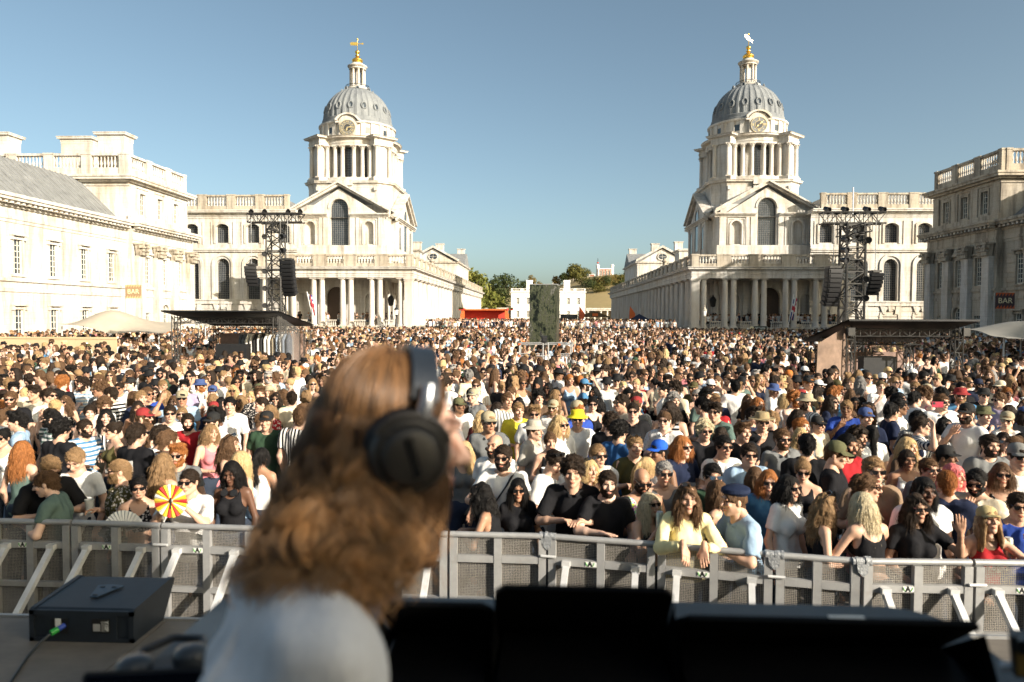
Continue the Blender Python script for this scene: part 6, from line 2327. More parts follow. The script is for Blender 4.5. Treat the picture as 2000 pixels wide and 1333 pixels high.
# people on the steps, the upper court, the colonnade podiums
for i in range(700):
    yy = rng.uniform(84, 118)
    xx = XC + rng.uniform(-15.5, 15.5)
    pts.append((xx, yy, .85 if yy > 86 else .17 * int((yy - 83.5) / .5 + 1)))
for i in range(150):
    xx = XC + rng.choices([rng.uniform(19, 36), rng.uniform(-34, -19)], [3, 1])[0]
    pts.append((xx, rng.uniform(91.2, 92.8), 1.6))
pm = bpy.data.meshes.new('crowd')
pm.from_pydata(pts, [], [])
n = len(pts)
ra = np.random.RandomState(3)


def attr(name, typ, key, arr):
    a = pm.attributes.new(name, typ, 'POINT')
    a.data.foreach_set(key, np.asarray(arr).ravel())


def pick_cols(choices, weights, jitter=.12):
    w = np.array(weights, float)
    idx = ra.choice(len(choices), n, p=w / w.sum())
    c = np.array(choices)[idx] * (1 + jitter * ra.normal(size=(n, 1)))
    return np.clip(np.concatenate([c, np.ones((n, 1))], 1), 0, 1).astype(np.float32)


attr('ti', 'INT', 'value', ra.randint(0, len(TEMPL), n).astype(np.int32))
rot = np.where(ra.rand(n) < .55, ra.normal(0, .5, n), ra.rand(n) * 2 * PI)
attr('rz', 'FLOAT', 'value', rot.astype(np.float32))
attr('sc', 'FLOAT', 'value', np.clip(ra.normal(1.0, .035, n), .9, 1.09).astype(np.float32))
attr('skin_col', 'FLOAT_COLOR', 'color', pick_cols(SKINS, [4, 4, 3, 4, 2, 3, .8, .8]))
tn = ['white', 'black', 'navy', 'grey', 'cream', 'olive', 'green', 'blue', 'sky', 'red', 'pink', 'brown', 'sage', 'orange']
attr('top_col', 'FLOAT_COLOR', 'color', pick_cols([COLS[k] for k in tn], [19, 7, 2.5, 3, 3.5, .8, .8, .8, 2.2, .7, .9, .8, .6, .3]))
attr('hair_col', 'FLOAT_COLOR', 'color', pick_cols([HAIRC[k] for k in ('black', 'dark', 'brown', 'light', 'blond', 'ginger', 'grey')], [2.4, 5.5, 6.5, 3.2, 1.5, .4, .6], .25))
attr('leg_col', 'FLOAT_COLOR', 'color', pick_cols([(.03, .04, .07), (.015, .015, .017), (.25, .21, .15), (.12, .16, .22)], [3, 3, 2, 2]))
ng = bpy.data.node_groups.new('crowd_instances', 'GeometryNodeTree')
ng.interface.new_socket('Geometry', in_out='INPUT', socket_type='NodeSocketGeometry')
ng.interface.new_socket('Geometry', in_out='OUTPUT', socket_type='NodeSocketGeometry')
gi, go = ng.nodes.new('NodeGroupInput'), ng.nodes.new('NodeGroupOutput')
iop = ng.nodes.new('GeometryNodeInstanceOnPoints')
g2i = ng.nodes.new('GeometryNodeGeometryToInstance')
for t in TEMPL:
    oi = ng.nodes.new('GeometryNodeObjectInfo')
    oi.inputs['Object'].default_value = t
    oi.inputs['As Instance'].default_value = False
    ng.links.new(oi.outputs['Geometry'], g2i.inputs[0])


def named(name, typ):
    q = ng.nodes.new('GeometryNodeInputNamedAttribute')
    q.data_type = typ
    q.inputs['Name'].default_value = name
    return next(s_ for s_ in q.outputs if s_.enabled and s_.name == 'Attribute')


cx = ng.nodes.new('ShaderNodeCombineXYZ')
ng.links.new(named('rz', 'FLOAT'), cx.inputs[2])
ng.links.new(gi.outputs[0], iop.inputs['Points'])
ng.links.new(g2i.outputs[0], iop.inputs['Instance'])
iop.inputs['Pick Instance'].default_value = True
ng.links.new(named('ti', 'INT'), iop.inputs['Instance Index'])
ng.links.new(cx.outputs[0], iop.inputs['Rotation'])
ng.links.new(named('sc', 'FLOAT'), iop.inputs['Scale'])
ng.links.new(iop.outputs[0], go.inputs[0])
crowd = put(pm, 'crowd')
crowd.modifiers.new('crowd_instances', 'NODES').node_group = ng
crowd['kind'] = 'stuff'
crowd['label'] = 'dense crowd of people filling the court behind the front rows'
print('PEOPLE', len(FRONT), len(fill), n)
# ------------------------------------------------------------------ crowd barrier
def alu_mat(name, base, rough=.42, metal=.75):
    m, nt, b = nmat(name)
    tc = N(nt, 'ShaderNodeTexCoord').outputs['Object']
    f = noise(nt, 5, 5, .65, tc)
    g = noise(nt, 60, 3, .6, tc)
    c = ramp(nt, f, [(.3, tuple(x * .72 for x in base)), (.7, base)])
    c = mixc(nt, ramp(nt, noise(nt, 9, 5, .7, tc), [(.58, (0, 0, 0)), (.8, (.45, .45, .45))]), c, (.26, .20, .14))
    L(nt, c, b.inputs['Base Color'])
    b.inputs['Metallic'].default_value = metal
    L(nt, ramp(nt, g, [(.3, (rough * .8,) * 3), (.7, (rough * 1.2,) * 3)]), b.inputs['Roughness'])
    return m


ALU = alu_mat('worn_aluminium', (.40, .40, .395), .5, .35)
ALU_L = alu_mat('strut_aluminium', (.70, .70, .69), .5, .25)


def perf_mat():
    m, nt, b = nmat('perforated_sheet')
    tc = N(nt, 'ShaderNodeTexCoord').outputs['Object']
    mp = N(nt, 'ShaderNodeMapping')
    mp.inputs['Scale'].default_value = (1, 0, 1)
    L(nt, tc, mp.inputs[0])
    v = N(nt, 'ShaderNodeTexVoronoi', inp={'Scale': 72, 'Randomness': .12})
    L(nt, mp.outputs[0], v.inputs['Vector'])
    hole = ramp(nt, v.outputs['Distance'], [(.34, (0, 0, 0)), (.40, (1, 1, 1))])
    L(nt, hole, b.inputs['Alpha'])
    f = noise(nt, 6, 5, .65, tc)
    L(nt, ramp(nt, f, [(.3, (.24, .22, .19)), (.7, (.36, .34, .31))]), b.inputs['Base Color'])
    b.inputs['Metallic'].default_value = .4
    b.inputs['Roughness'].default_value = .55
    return m


def tread_mat():
    m, nt, b = nmat('tread_plate')
    tc = N(nt, 'ShaderNodeTexCoord').outputs['Object']
    c1 = N(nt, 'ShaderNodeTexChecker', inp={'Scale': 22, 'Color1': (.36, .30, .23, 1), 'Color2': (.22, .19, .15, 1)})
    mp = N(nt, 'ShaderNodeMapping')
    mp.inputs['Rotation'].default_value = (0, 0, R(45))
    L(nt, tc, mp.inputs[0])
    L(nt, mp.outputs[0], c1.inputs[0])
    L(nt, c1.outputs[0], b.inputs['Base Color'])
    b.inputs['Metallic'].default_value = .5
    b.inputs['Roughness'].default_value = .5
    bump(nt, b, c1.outputs[1], .6, .004)
    return m


PERF, TREAD = perf_mat(), tread_mat()
STICK = plain('sticker_white', (.72, .72, .68), .5)
GREEN = plain('sticker_green', (.08, .35, .04), .5)
BLACKP = plain('print_black', (.01, .01, .01), .5)
TAPE = plain('grey_tape', (.24, .25, .26), .35, var=.3, scale=20, bmp=.8, bscale=30)
LETTER_A = text_mesh('A', .055, BLACKP, .001, .003)
JOINTS = [(-6.75, 6.42), (-5.9, 6.4), (-5.05, 6.37), (-4.28, 6.36), (-3.42, 6.31), (-2.55, 6.27), (-1.68, 6.23), (-.8, 6.2), (.06, 6.18), (.97, 6.01), (1.87, 5.79), (2.5, 5.67), (3.36, 5.69), (4.25, 5.7), (5.15, 5.73)]
WHEREB = ['beyond the left edge', 'at the far left', 'left of the monitor', 'below the black shirt man', 'below the white fan woman', 'below the black dress woman', 'left behind the DJ', 'right behind the DJ', 'below the grinning man and the drinking woman', 'below the yellow sweater', 'between two taped joints below the backless top',
          'below the waving woman', 'below the red vest', 'beyond the right edge']
for i, (A, B) in enumerate(zip(JOINTS, JOINTS[1:])):
    dx, dy = B[0] - A[0], B[1] - A[1]
    Lb = math.hypot(dx, dy)
    T = thing('crowd_barrier', 'aluminium crowd barrier panel ' + WHEREB[i], 'barrier', (A[0], A[1], 0), math.atan2(dy, dx), 'crowd barrier panels')
    gate = i == 10 or i == 7
    e = .012
    rl = MB().tube([(e, 0, 1.19), (Lb - e, 0, 1.19)], .026, 12)
    rl.build('top_rail', ALU, T, 60)
    for x in (e + .032, Lb / 2, Lb - e - .032):
        MB().box(x - .032, x + .032, -.035, .015, .05, 1.165).build('post', ALU, T)
    for z, h in ((.985, .06), (.62, .045), (.3, .045)):
        for x0, x1 in ((e + .066, Lb / 2 - .034), (Lb / 2 + .034, Lb - e - .066)):
            MB().box(x0, x1, -.03, .012, z - h / 2, z + h / 2).build('rail', ALU, T)
    MB().add([(e + .02, .018, .06), (Lb - e - .02, .018, .06), (Lb - e - .02, .018, 1.165), (e + .02, .018, 1.165)], [(0, 1, 2, 3)]).build('perforated_sheet', PERF, T)
    if not gate:
        for x in (.17, Lb - .17):
            MB().bar((x, -.04, .97), (x, -.98, .06), .05, .045).build('strut', ALU_L, T)
            MB().box(x - .035, x + .035, -.075, -.03, .95, 1.0).build('bracket', ALU_L, T)
        MB().box(.02, Lb - .02, -1.1, .7 if False else -.05, .02, .05).build('foot_plate', TREAD, T)
    if i in (1, 3, 5):
        MB().box(.25, Lb - .02, -.62, -.28, .72, .75).build('step_plate', TREAD, T)
        MB().box(.25, Lb - .02, -.64, -.6, .69, .748).build('step_edge', ALU, T)
    if not gate:
        st = MB().box(Lb * .36, Lb * .36 + .11, -.034, -.031, .965, 1.005).build('sticker', STICK, T)
        o = put(LETTER_A, 'lettering', st, (Lb * .36 + .04, -.0355, .985), (R(90), 0, 0))
        gm = MB()
        for sx in (-1, 1):
            gm.tube([(Lb * .36 + .04 + sx * .022, -.036, .972), (Lb * .36 + .04 + sx * .032, -.036, .985), (Lb * .36 + .04 + sx * .034, -.036, 1.0)], .0035, 4)
        gm.build('laurel_print', GREEN, st)
    if i in (8, 10, 11):
        tp = MB()
        for k in range(6):
            r0 = .03 + .012 * rng.random()
            tp.tube([(-.07 + .024 * k, 0, 1.19), (-.046 + .024 * k, 0, 1.19)], r0, 9)
        tp.prism([(-.05, 1.18), (.04, 1.18), (.035, 1.11), (.0, 1.08), (-.04, 1.12)], -.045, -.038)
        tp.build('tape', TAPE, T)
    if i % 2 == 0:
        MB().tube([(-.05, -.05, 1.03), (.08, -.05, 1.03)], .012, 8).build('bolt', ALU_L, T)

# ------------------------------------------------------------------ stage
STZ = 1.38


def deck_mat():
    m, nt, b = nmat('stage_ply')
    pos = N(nt, 'ShaderNodeNewGeometry').outputs['Position']
    f = noise(nt, 2.2, 6, .65, pos)
    s_ = noise(nt, 30, 4, .7, pos, (.2, 1, 1))
    c = ramp(nt, f, [(.3, (.11, .095, .078)), (.7, (.20, .17, .135))])
    c = mixc(nt, .4, c, ramp(nt, s_, [(.35, (.7, .7, .7)), (.7, (1.1, 1.1, 1.1))]), 'MULTIPLY')
    L(nt, c, b.inputs['Base Color'])
    b.inputs['Roughness'].default_value = .65
    bump(nt, b, s_, .15, .005)
    return m


DECK = deck_mat()
floor = MB().box(-12, 12, -6, 3.9, STZ - .2, STZ - .03).build('stage_floor', plain('stage_frame', (.03, .03, .032), .6))
setting(floor)
for ix in range(-6, 6):
    for iy in range(-3, 2):
        x0, y0 = ix * 1.22 + .35, iy * 2.0 - .1
        y1 = min(y0 + 1.994, 3.92)
        MB().box(x0, x0 + 1.214, y0, y1, STZ - .03, STZ).build('deck_panel', DECK, floor)
ed = MB().box(-7.1, 7.7, 3.922, 3.945, STZ - .22, STZ + .004)
ed.build('deck_edge', ALU, floor)

# unseen blockers, added behind the photographer and sized to shade booth and shirt
T = thing('shade_backdrop', 'unseen black sheet added behind the photographer to shade the DJ', 'backdrop', (0, -3.6, STZ))
bd = plain('black_drape', (.008, .008, .009), .95)
n = 60
V = []
for i in range(n + 1):
    x = -9 + i * (15.5 / n)
    V += [(x, .12 * math.sin(i * 1.9), 0), (x, .12 * math.sin(i * 1.9), 4.22)]
MB().add(V, [(2 * i, 2 * i + 2, 2 * i + 3, 2 * i + 1) for i in range(n)]).build('shade_drape', bd, T, 60)
MB().bar((-9, .2, 4.24), (6.5, .2, 4.24), .1).build('shade_crossbar', IRON, T)
T = thing('shade_stack', 'unseen black block stack added beside the stage to shade the booth', 'loudspeaker', (7.98, -3.6, 0))
for k in range(6):
    MB().box(-1.35, 1.35, -.25, .25, .02 + k * 1.32, 1.32 + k * 1.32).build('cabinet', plain('shade_stack_black', (.012, .012, .013), .6) if k == 0 else bpy.data.materials['shade_stack_black'], T)  # added blocks that only keep sun off booth and monitor

# ------------------------------------------------------------------ wedge monitor
def black_paint(name, col=(.012, .014, .017), rough=.45):
    m, nt, b = nmat(name)
    tc = N(nt, 'ShaderNodeTexCoord').outputs['Object']
    f = noise(nt, 8, 6, .7, tc)
    L(nt, ramp(nt, f, [(.35, col), (.72, tuple(min(1, c * 1.7) for c in col)), (.82, tuple(min(1, c * 3.5 + .02) for c in col))]), b.inputs['Base Color'])
    b.inputs['Roughness'].default_value = rough
    bump(nt, b, noise(nt, 140, 3, .6, tc), .25, .003)
    return m


CAB = black_paint('monitor_paint', (.010, .014, .02), .5)
T = thing('stage_monitor', 'black wedge stage monitor with a cable plugged into its back', 'loudspeaker', (-2.40, 3.62, STZ))
w, d = .28, .42
body = MB()
# side profile (y,z): back face towards the camera, leaning grille towards the crowd
pf = [(0, .0), (0, .165), (.02, .175), (.40, .205), (.43, .19), (.30, 0)]
for a, b_ in ((-w, -w + .025), (w - .025, w)):
    body.add([(a, y, z) for y, z in pf] + [(b_, y, z) for y, z in pf], [tuple(range(6)), tuple(range(11, 5, -1))] + [(k, 6 + k, 6 + (k + 1) % 6, (k + 1) % 6) for k in range(6)])
inner = [(.012, .003), (.012, .16), (.03, .172), (.395, .2), (.42, .188), (.29, .003)]
body.add([(-w + .02, y, z) for y, z in inner] + [(w - .02, y, z) for y, z in inner], [(k, 6 + k, 6 + (k + 1) % 6, (k + 1) % 6) for k in range(6)])
body.box(-w, w, .0, .012, .14, .166)
body.box(-w, w, .0, .012, .0, .02)
body.box(-w + .09, w - .09, .0, .012, .02, .14)
body.build('cabinet', CAB, T)
pl = MB(Matrix.Translation((0, .2, .1915)) @ Matrix.Rotation(math.atan2(.03, .38), 4, 'X'))
arc = [(.075 * math.sin(R(a)), .06 + .02 * math.cos(R(a * 1.6))) for a in range(-45, 46, 15)]
pl.flat([(-.035, -.07), (.005, -.07)] + [(x * 1.4, y) for x, y in reversed(arc)], 0, .004)
plate = pl.build('rigging_plate', black_paint('plate_blue', (.012, .026, .045), .4), T)
for x, y in ((-.035, .045), (.03, .045), (-.018, -.05)):
    MB(Matrix.Translation((0, .2, .1962)) @ Matrix.Rotation(math.atan2(.03, .38), 4, 'X')).box(x - .012, x + .012, y - .006, y + .006, 0, .002).build('slot', BLACKP, plate)
cp = MB().box(-.16, -.07, -.004, .0, .045, .125).build('connector_panel', BLACKP, T)
MB().box(-.135, -.105, -.006, -.0045, .08, .125).build('paper_tag', STICK, cp)
cn = MB().tube([(-.085, -.005, .09), (-.1, -.035, .082)], .014, 10)
cn.build('plug', plain('plug_blue', (.02, .06, .35), .4), cp, 50)
MB().tube([(-.1, -.036, .082), (-.118, -.065, .074)], .0155, 10).build('plug_collar', plain('plug_green', (.03, .4, .06), .4), cp, 50)
lp = MB().box(.06, .155, -.004, .0, .05, .125).build('rating_plate', BLACKP, T)
MB().box(.068, .105, -.006, -.0045, .062, .1).build('rating_label', plain('label_grey', (.35, .35, .34), .5), lp)
o = put(text_mesh('Y10P', .026, STICK, .0006, .0005), 'lettering', lp)
o.matrix_local = Matrix.Translation((.14, -.0055, .09)) @ Matrix.Rotation(R(90), 4, 'X') @ Matrix.Rotation(R(-90), 4, 'Z')
for k in range(4):
    MB().box(.112 + .006 * k, .114 + .006 * k, -.006, -.0045, .06, .115).build('rating_line', bpy.data.materials['label_grey'], lp)
c = MB().tube([(-2.52, 3.55, STZ + .07), (-2.54, 3.50, STZ + .045), (-2.545, 3.42, STZ + .012), (-2.5, 3.3, STZ + .009), (-2.42, 3.1, STZ + .009), (-2.38, 2.9, STZ + .009), (-2.3, 2.6, STZ + .009), (-2.1, 2.3, STZ + .009)], .008, 8).build('speaker_cable', plain('cable_grey', (.03, .034, .036), .5), None, 60)
tag(c, 'grey cable running from the wedge monitor across the stage', 'cable')

# ------------------------------------------------------------------ DJ booth and what stands on it
BOOTH = black_paint('booth_vinyl', (.022, .032, .042), .48)
T = thing('dj_booth', 'dark blue-black scuffed DJ booth in front of the DJ', 'table', (.08, 1.3, STZ))
xl, xr, yb, yf, zt = -.85, .85, -.35, .43, 1.03
r = .13
pts_ = [(xl, yb), (xr, yb)] + [(xr - r + r * math.cos(a), yf - r + r * math.sin(a)) for a in [R(10 * k) for k in range(10)]] + [(xl + .03, yf), (xl, yf - .03)]
tp = MB()
tp.flat(pts_, zt - .04, zt)
o = tp.build('top', BOOTH, T)
MB().flat([(x * .985, y * .985) for x, y in pts_], 0.0, zt - .04).build('skirt', bd, T)
MB().box(.58, .66, .34, .362, zt + .001, zt + .004).build('tape_scrap', STICK, T)
MB().box(.52, .56, .30, .318, zt + .001, zt + .003).build('dirt_scrap', plain('scuff', (.22, .17, .1), .8), T)
HOOD = plain('hood_black', (.0025, .0026, .003), .75, var=.1, spec=.1)


def hood(x0, x1, ztop, label):
    h = thing('sun_hood', label, 'hood', ((x0 + x1) / 2, 1.5, STZ + zt))
    hw = (x1 - x0) / 2
    zz = ztop - STZ - zt
    rr = .018
    out = [(-hw - .012, 0), (hw + .012, 0), (hw, zz - rr), (hw - rr, zz), (-hw + rr, zz), (-hw, zz - rr)]
    mb = MB()
    n_ = len(out)
    V = [(x, -.2 * z / zz, z) for x, z in out] + [(x, -.2 * z / zz + .012, z + .004) for x, z in out]
    mb.add(V, [tuple(range(n_)), tuple(range(2 * n_ - 1, n_ - 1, -1))] + [(k, n_ + k, n_ + (k + 1) % n_, (k + 1) % n_) for k in range(n_)])
    mb.build('lid', HOOD, h)
    for sx in (-1, 1):
        sd = MB()
        sd.add([(sx * (hw + .01), 0, .002), (sx * hw, -.19, zz - .02), (sx * hw, -.26, .002), (sx * (hw + .004), 0, .002)], [(0, 1, 2)])
        sd.build('side_flap', HOOD, h)
    pl_ = MB().box(-hw + .01, hw - .01, -.30, -.02, .002, .035)
    pl_.build('player', plain('player_black', (.004, .004, .005), .4) if 'player_black' not in bpy.data.materials else bpy.data.materials['player_black'], h)


hood(-.30, -.09, 2.565, 'black sun hood nearest the DJ shirt, partly hidden by it')
hood(-.085, .245, 2.60, 'black sun hood standing highest, in the middle of the booth')
hood(.255, .80, 2.55, 'wide black sun hood at the right end of the booth')
# tablet-like screen and headphones lying at the left of the booth
T = thing('screen', 'black glossy screen tilted up at the bottom left of the picture', 'screen', (-.70, 1.2, STZ + zt + .001))
S_ = Matrix.Rotation(R(8), 4, 'Z') @ Matrix.Rotation(R(-28), 4, 'X')
mb = MB(S_)
mb.prism([(-.1, 0), (.105, 0), (.105, .060), (.1, .065), (-.095, .065), (-.1, .060)], 0, .012)
mb.build('frame', black_paint('screen_frame', (.01, .01, .011), .35), T)
MB(S_).box(-.094, .099, -.0015, -.0005, .008, .058).build('glass', plain('screen_glass', (.004, .006, .012), .08, spec=.6), T)
MB().box(-.08, .08, -.005, .05, 0, .006).build('stand', IRON, T)
T = thing('spare_headphones', 'grey and black headphones lying behind the screen on the booth', 'headphones', (-.715, 1.345, STZ + zt + .002))
hp = MB()
hp.tube([(-.07, -.02, .01), (-.08, .04, .014), (-.04, .09, .02), (.02, .09, .02), (.05, .04, .014), (.04, .0, .01)], .008, 8)
hp.build('headband', IRON, T, 60)
for x, y in ((-.055, -.03), (.03, .02)):
    MB(Matrix.Translation((x, y, .004))).lathe([(.032, 0), (.034, .015), (.029, .028), (.015, .034), (0, .035)], 20).build('ear_cup', plain('cup_grey', (.05, .055, .06), .35) if 'cup_grey' not in bpy.data.materials else bpy.data.materials['cup_grey'], T, 60)
# action camera on a clamp at the right edge
T = thing('action_camera', 'small black action camera on a clamp at the right edge', 'camera', (.79, 1.16, STZ + zt + .001))
Mc = Matrix.Translation((0, 0, .15)) @ Matrix.Rotation(R(-25), 4, 'Z') @ Matrix.Rotation(R(-6), 4, 'Y')
cb = MB(Mc)
cb.box(-.035, .045, -.016, .016, -.03, .035)
cb.build('body', black_paint('camera_black', (.008, .008, .009), .35), T)
MB(Mc).box(-.031, .041, -.0185, -.0165, -.026, .012).build('screen', plain('lit_amber_screen', (.22, .13, .03), .2), T)
MB(Mc).tube([(-.02, -.016, .024), (-.02, -.03, .024)], .012, 14).build('lens', LENS, T)
MB().tube([(0, 0, .0), (0, 0, .05), (.0, 0, .11)], [.03, .022, .012], 12).build('clamp', IRON, T, 50)
MB(Mc).tube([(-.036, 0, -.02), (-.052, 0, -.022)], .008, 10).build('thumb_screw', ALU_L, T)
# ------------------------------------------------------------------ the DJ
POSES['dj'] = dict(e=((-.25, -.1, 1.15), (.25, -.12, 1.15)), w=((-.16, -.34, 1.12), (.16, -.34, 1.12)), lean=12)
DJX, DJY, DJR, DJS = -.405, .976, R(122), .905
_skel = skeleton


def skeleton(sex, pose, yaw, pitch):
    q = _skel(sex, pose, yaw, pitch)
    if pose == 'dj':                            # long neck, head carried forward
        q['head'] = Matrix.Translation((0, -.087, .074)) @ q['head'] @ Matrix.Scale(1.058, 4)
    return q


V, Q, Tt, J = body_np('m', 'dj', -9, 4, .010, .004)
o = put(np_mesh('person', V, Q, SKIN, Tt), 'person', None, (DJX, DJY, STZ), (0, 0, DJR), DJS)
DJ = tag(o, 'DJ with shoulder length wavy brown hair in white T-shirt wearing black headphones', 'person')
DJ.color = c4((.55, .34, .25))
nk = Field((-.12, -.3, 1.3), (.12, .15, 1.75), .01)
hc0 = np.array(J['head'].translation)
nk.cone(J['lo']((0, .01, 1.42)), hc0 + (0, .03, -.08), .06, .05, .02)
NV, NQ = nk.nets()
nb = np_mesh('neck', NV, NQ, SKIN, np.ones((len(NV), 3)))
V, Q = shirt_np(J, 'tee', .009, 77)
ang = np.arctan2(V[:, 1], V[:, 0])
fold = .0075 * np.sin(26 * V[:, 2] + 5 * ang + 1.5 * np.sin(17 * V[:, 0])) + .005 * np.sin(41 * V[:, 2] - 9 * ang + 20 * V[:, 1])
fold *= np.clip((1.46 - V[:, 2]) / .1, .15, 1)
V = V + np.stack([np.cos(ang) * fold, np.sin(ang) * fold, fold * .3], 1)
c = put(np_mesh('tshirt', V, Q, CLOTH['plain']), 'tshirt', DJ)
c.color = c4((.78, .78, .80))
tr_ = put(np_mesh('trousers', *trousers_np(J, 'long'), CLOTH['plain']), 'trousers', DJ)
tr_.color = c4((.02, .02, .025))
HD = J['head']
n_o = put(nb, 'neck', DJ)
n_o.color = DJ.color


def hair_strands_mat():
    m, nt, b = nmat('brown_hair')
    hi = N(nt, 'ShaderNodeHairInfo')
    c = ramp(nt, hi.outputs['Intercept'], [(0, (.13, .068, .03)), (.35, (.28, .155, .068)), (1, (.42, .245, .115))])
    rnd = N(nt, 'ShaderNodeAttribute', attribute_name='lock').outputs['Fac']
    c = mixc(nt, .8, c, ramp(nt, rnd, [(0, (.3, .28, .27)), (.5, (.9, .9, .9)), (1, (2.0, 1.8, 1.5))]), 'MULTIPLY')
    L(nt, c, b.inputs['Base Color'])
    b.inputs['Roughness'].default_value = .38
    b.inputs['Specular IOR Level'].default_value = .5
    return m


# cap of darker hair under the strands
Fh = Field((-.16, -.15, -.34), (.16, .22, .2), .008)
Fh.ell((0, .018, .038), (.084, .104, .094), .02)
for i in range(26):
    a = R(-48 + 276 * (i + .5) / 26)
    p = np.array((math.cos(a) * .075, .02 + math.sin(a) * .09, .0))
    for q in range(4):
        t = (q + 1) / 4
        nx_ = np.array((math.cos(a) * (.08 + .03 * t), .02 + math.sin(a) * (.095 + .02 * t) + .01 * t, -.15 * t))
        Fh.cone(p, nx_, .026, .024, .02)
        p = nx_
Fh.ell((0, -.12, -.03), (.1, .10, .105), .012, True)
Fh.cone((0, -.1, -.12), (0, -.08, -.34), .08, .13, .02, True)
Fh.wob(.01, 50, 9, (1, 1, .5))
h = put(np_mesh('hair', *Fh.nets(), HAIR), 'hair', DJ, M=HD)
h.color = c4((.07, .036, .016))
# strands
rs = np.random.RandomState(21)
NCL, PER, K = 300, 46, 22
P = np.zeros((NCL * PER, K, 3), np.float32)
idx = 0
for cidx in range(NCL):
    # root direction on the scalp, no roots on the face
    while True:
        d = rs.normal(size=3)
        d /= np.linalg.norm(d)
        if d[2] > -.25 and not (d[1] < -.45 and d[2] < .55):
            break
    ph, ph2, ln0, fl = rs.rand() * 6.3, rs.rand() * 6.3, .185 + .065 * rs.rand(), .012 + .03 * rs.rand()
    amp, fr = .012 + .018 * rs.rand(), 1.5 + 1.0 * rs.rand()
    for k in range(PER):
        dd = d + rs.normal(size=3) * .075
        dd /= np.linalg.norm(dd)
        az = math.atan2(dd[1] + .12, dd[0] + (1e-3 if dd[0] >= 0 else -1e-3))
        el0 = math.asin(np.clip(dd[2], -1, 1))
        if math.sin(az) < .05:                  # hair from the front is swept to the side
            az = math.copysign(1.0, math.cos(az)) * 0 + (.2 + .2 * rs.normal() if math.cos(az) > 0 else PI - .2 + .2 * rs.normal())
        ln = ln0 * (.9 + .2 * rs.rand()) * (1 - .04 * abs(math.cos(az)))
        off = rs.normal(size=3) * .004
        for j in range(K):
            t = j / (K - 1)
            s_ = t * (ln + max(0, el0 + .12) * .105)
            arc = max(0, el0 + .12) * .105
            if s_ < arc:
                e = el0 - s_ / .105
                r_h = .094 * math.cos(e)
                z = .04 + .100 * math.sin(e)
                fallen = 0
            else:
                fallen = s_ - arc
                r_h = .094 + .004
                z = .04 + .1 * math.sin(min(el0, -.12)) - fallen
            u = fallen / .24
            rr = r_h + fl * u * u + .012 * u
            wv = amp * min(1, u * 2.2)
            x = rr * math.cos(az) + wv * math.sin(2 * PI * fr * u + ph)
            y = .018 + rr * 1.12 * math.sin(az) + wv * math.cos(2 * PI * fr * u + ph2) + .012 * u ** 2
            P[idx, j] = (x + off[0] * (.4 + 2 * u), y + off[1] * (.4 + 2 * u), z + off[2] + .010 * u * math.sin(ph2))
        idx += 1
hc_ = bpy.data.hair_curves.new('hair_strands')
hc_.add_curves([K] * (NCL * PER))
hc_.attributes['position'].data.foreach_set('vector', P.reshape(-1))
ra_ = hc_.attributes.new('radius', 'FLOAT', 'POINT')
ra_.data.foreach_set('value', np.tile(np.linspace(.00085, .00045, K), NCL * PER).astype(np.float32))
la_ = hc_.attributes.new('lock', 'FLOAT', 'CURVE')
la_.data.foreach_set('value', np.clip(np.repeat(rs.rand(NCL), PER) + rs.normal(size=NCL * PER) * .12, 0, 1).astype(np.float32))
hc_.materials.append(hair_strands_mat())
hs_ = bpy.data.objects.new('hair_strands', hc_)
COL.objects.link(hs_)
hs_.parent = h

# headphones
bpy.context.view_layer.update()
HW = Matrix.Translation((DJX, DJY, STZ)) @ Matrix.Rotation(DJR, 4, 'Z') @ Matrix.Scale(DJS, 4) @ HD
T = thing('headphones', 'large black over-ear headphones worn by the DJ', 'headphones')
T.matrix_world = HW @ Matrix.Translation((0, 0, .004)) @ Matrix.Rotation(R(3), 4, 'X') @ Matrix.Scale(.93, 4)
MATT = plain('headphone_matt', (.05, .045, .04), .42, metal=.2, var=.08)
RUB = plain('headphone_cushion', (.006, .006, .007), .6)
band = MB()
n = 22
sect = []
for i in range(n + 1):
    a = PI * i / n
    x, z = .112 * math.cos(a), .02 + .128 * math.sin(a)
    sect.append((x, z, a))
for wd, r0, m_, nm in ((.024, .0, None, 0),):
    V = []
    for x, z, a in sect[3:-3]:
        nx_, nz_ = math.cos(a), math.sin(a)
        for yy, rr in ((-.02, 0), (-.022, .012), (.022, .012), (.02, 0)):
            V.append((x + nx_ * rr, -.012 + yy, z + nz_ * rr))
    k = len(sect[3:-3])
    band.add(V, [(4 * i + a, 4 * i + (a + 1) % 4, 4 * i + 4 + (a + 1) % 4, 4 * i + 4 + a) for i in range(k - 1) for a in range(4)])
band.build('headband', black_paint('band_black', (.012, .016, .022), .4), T, 50)
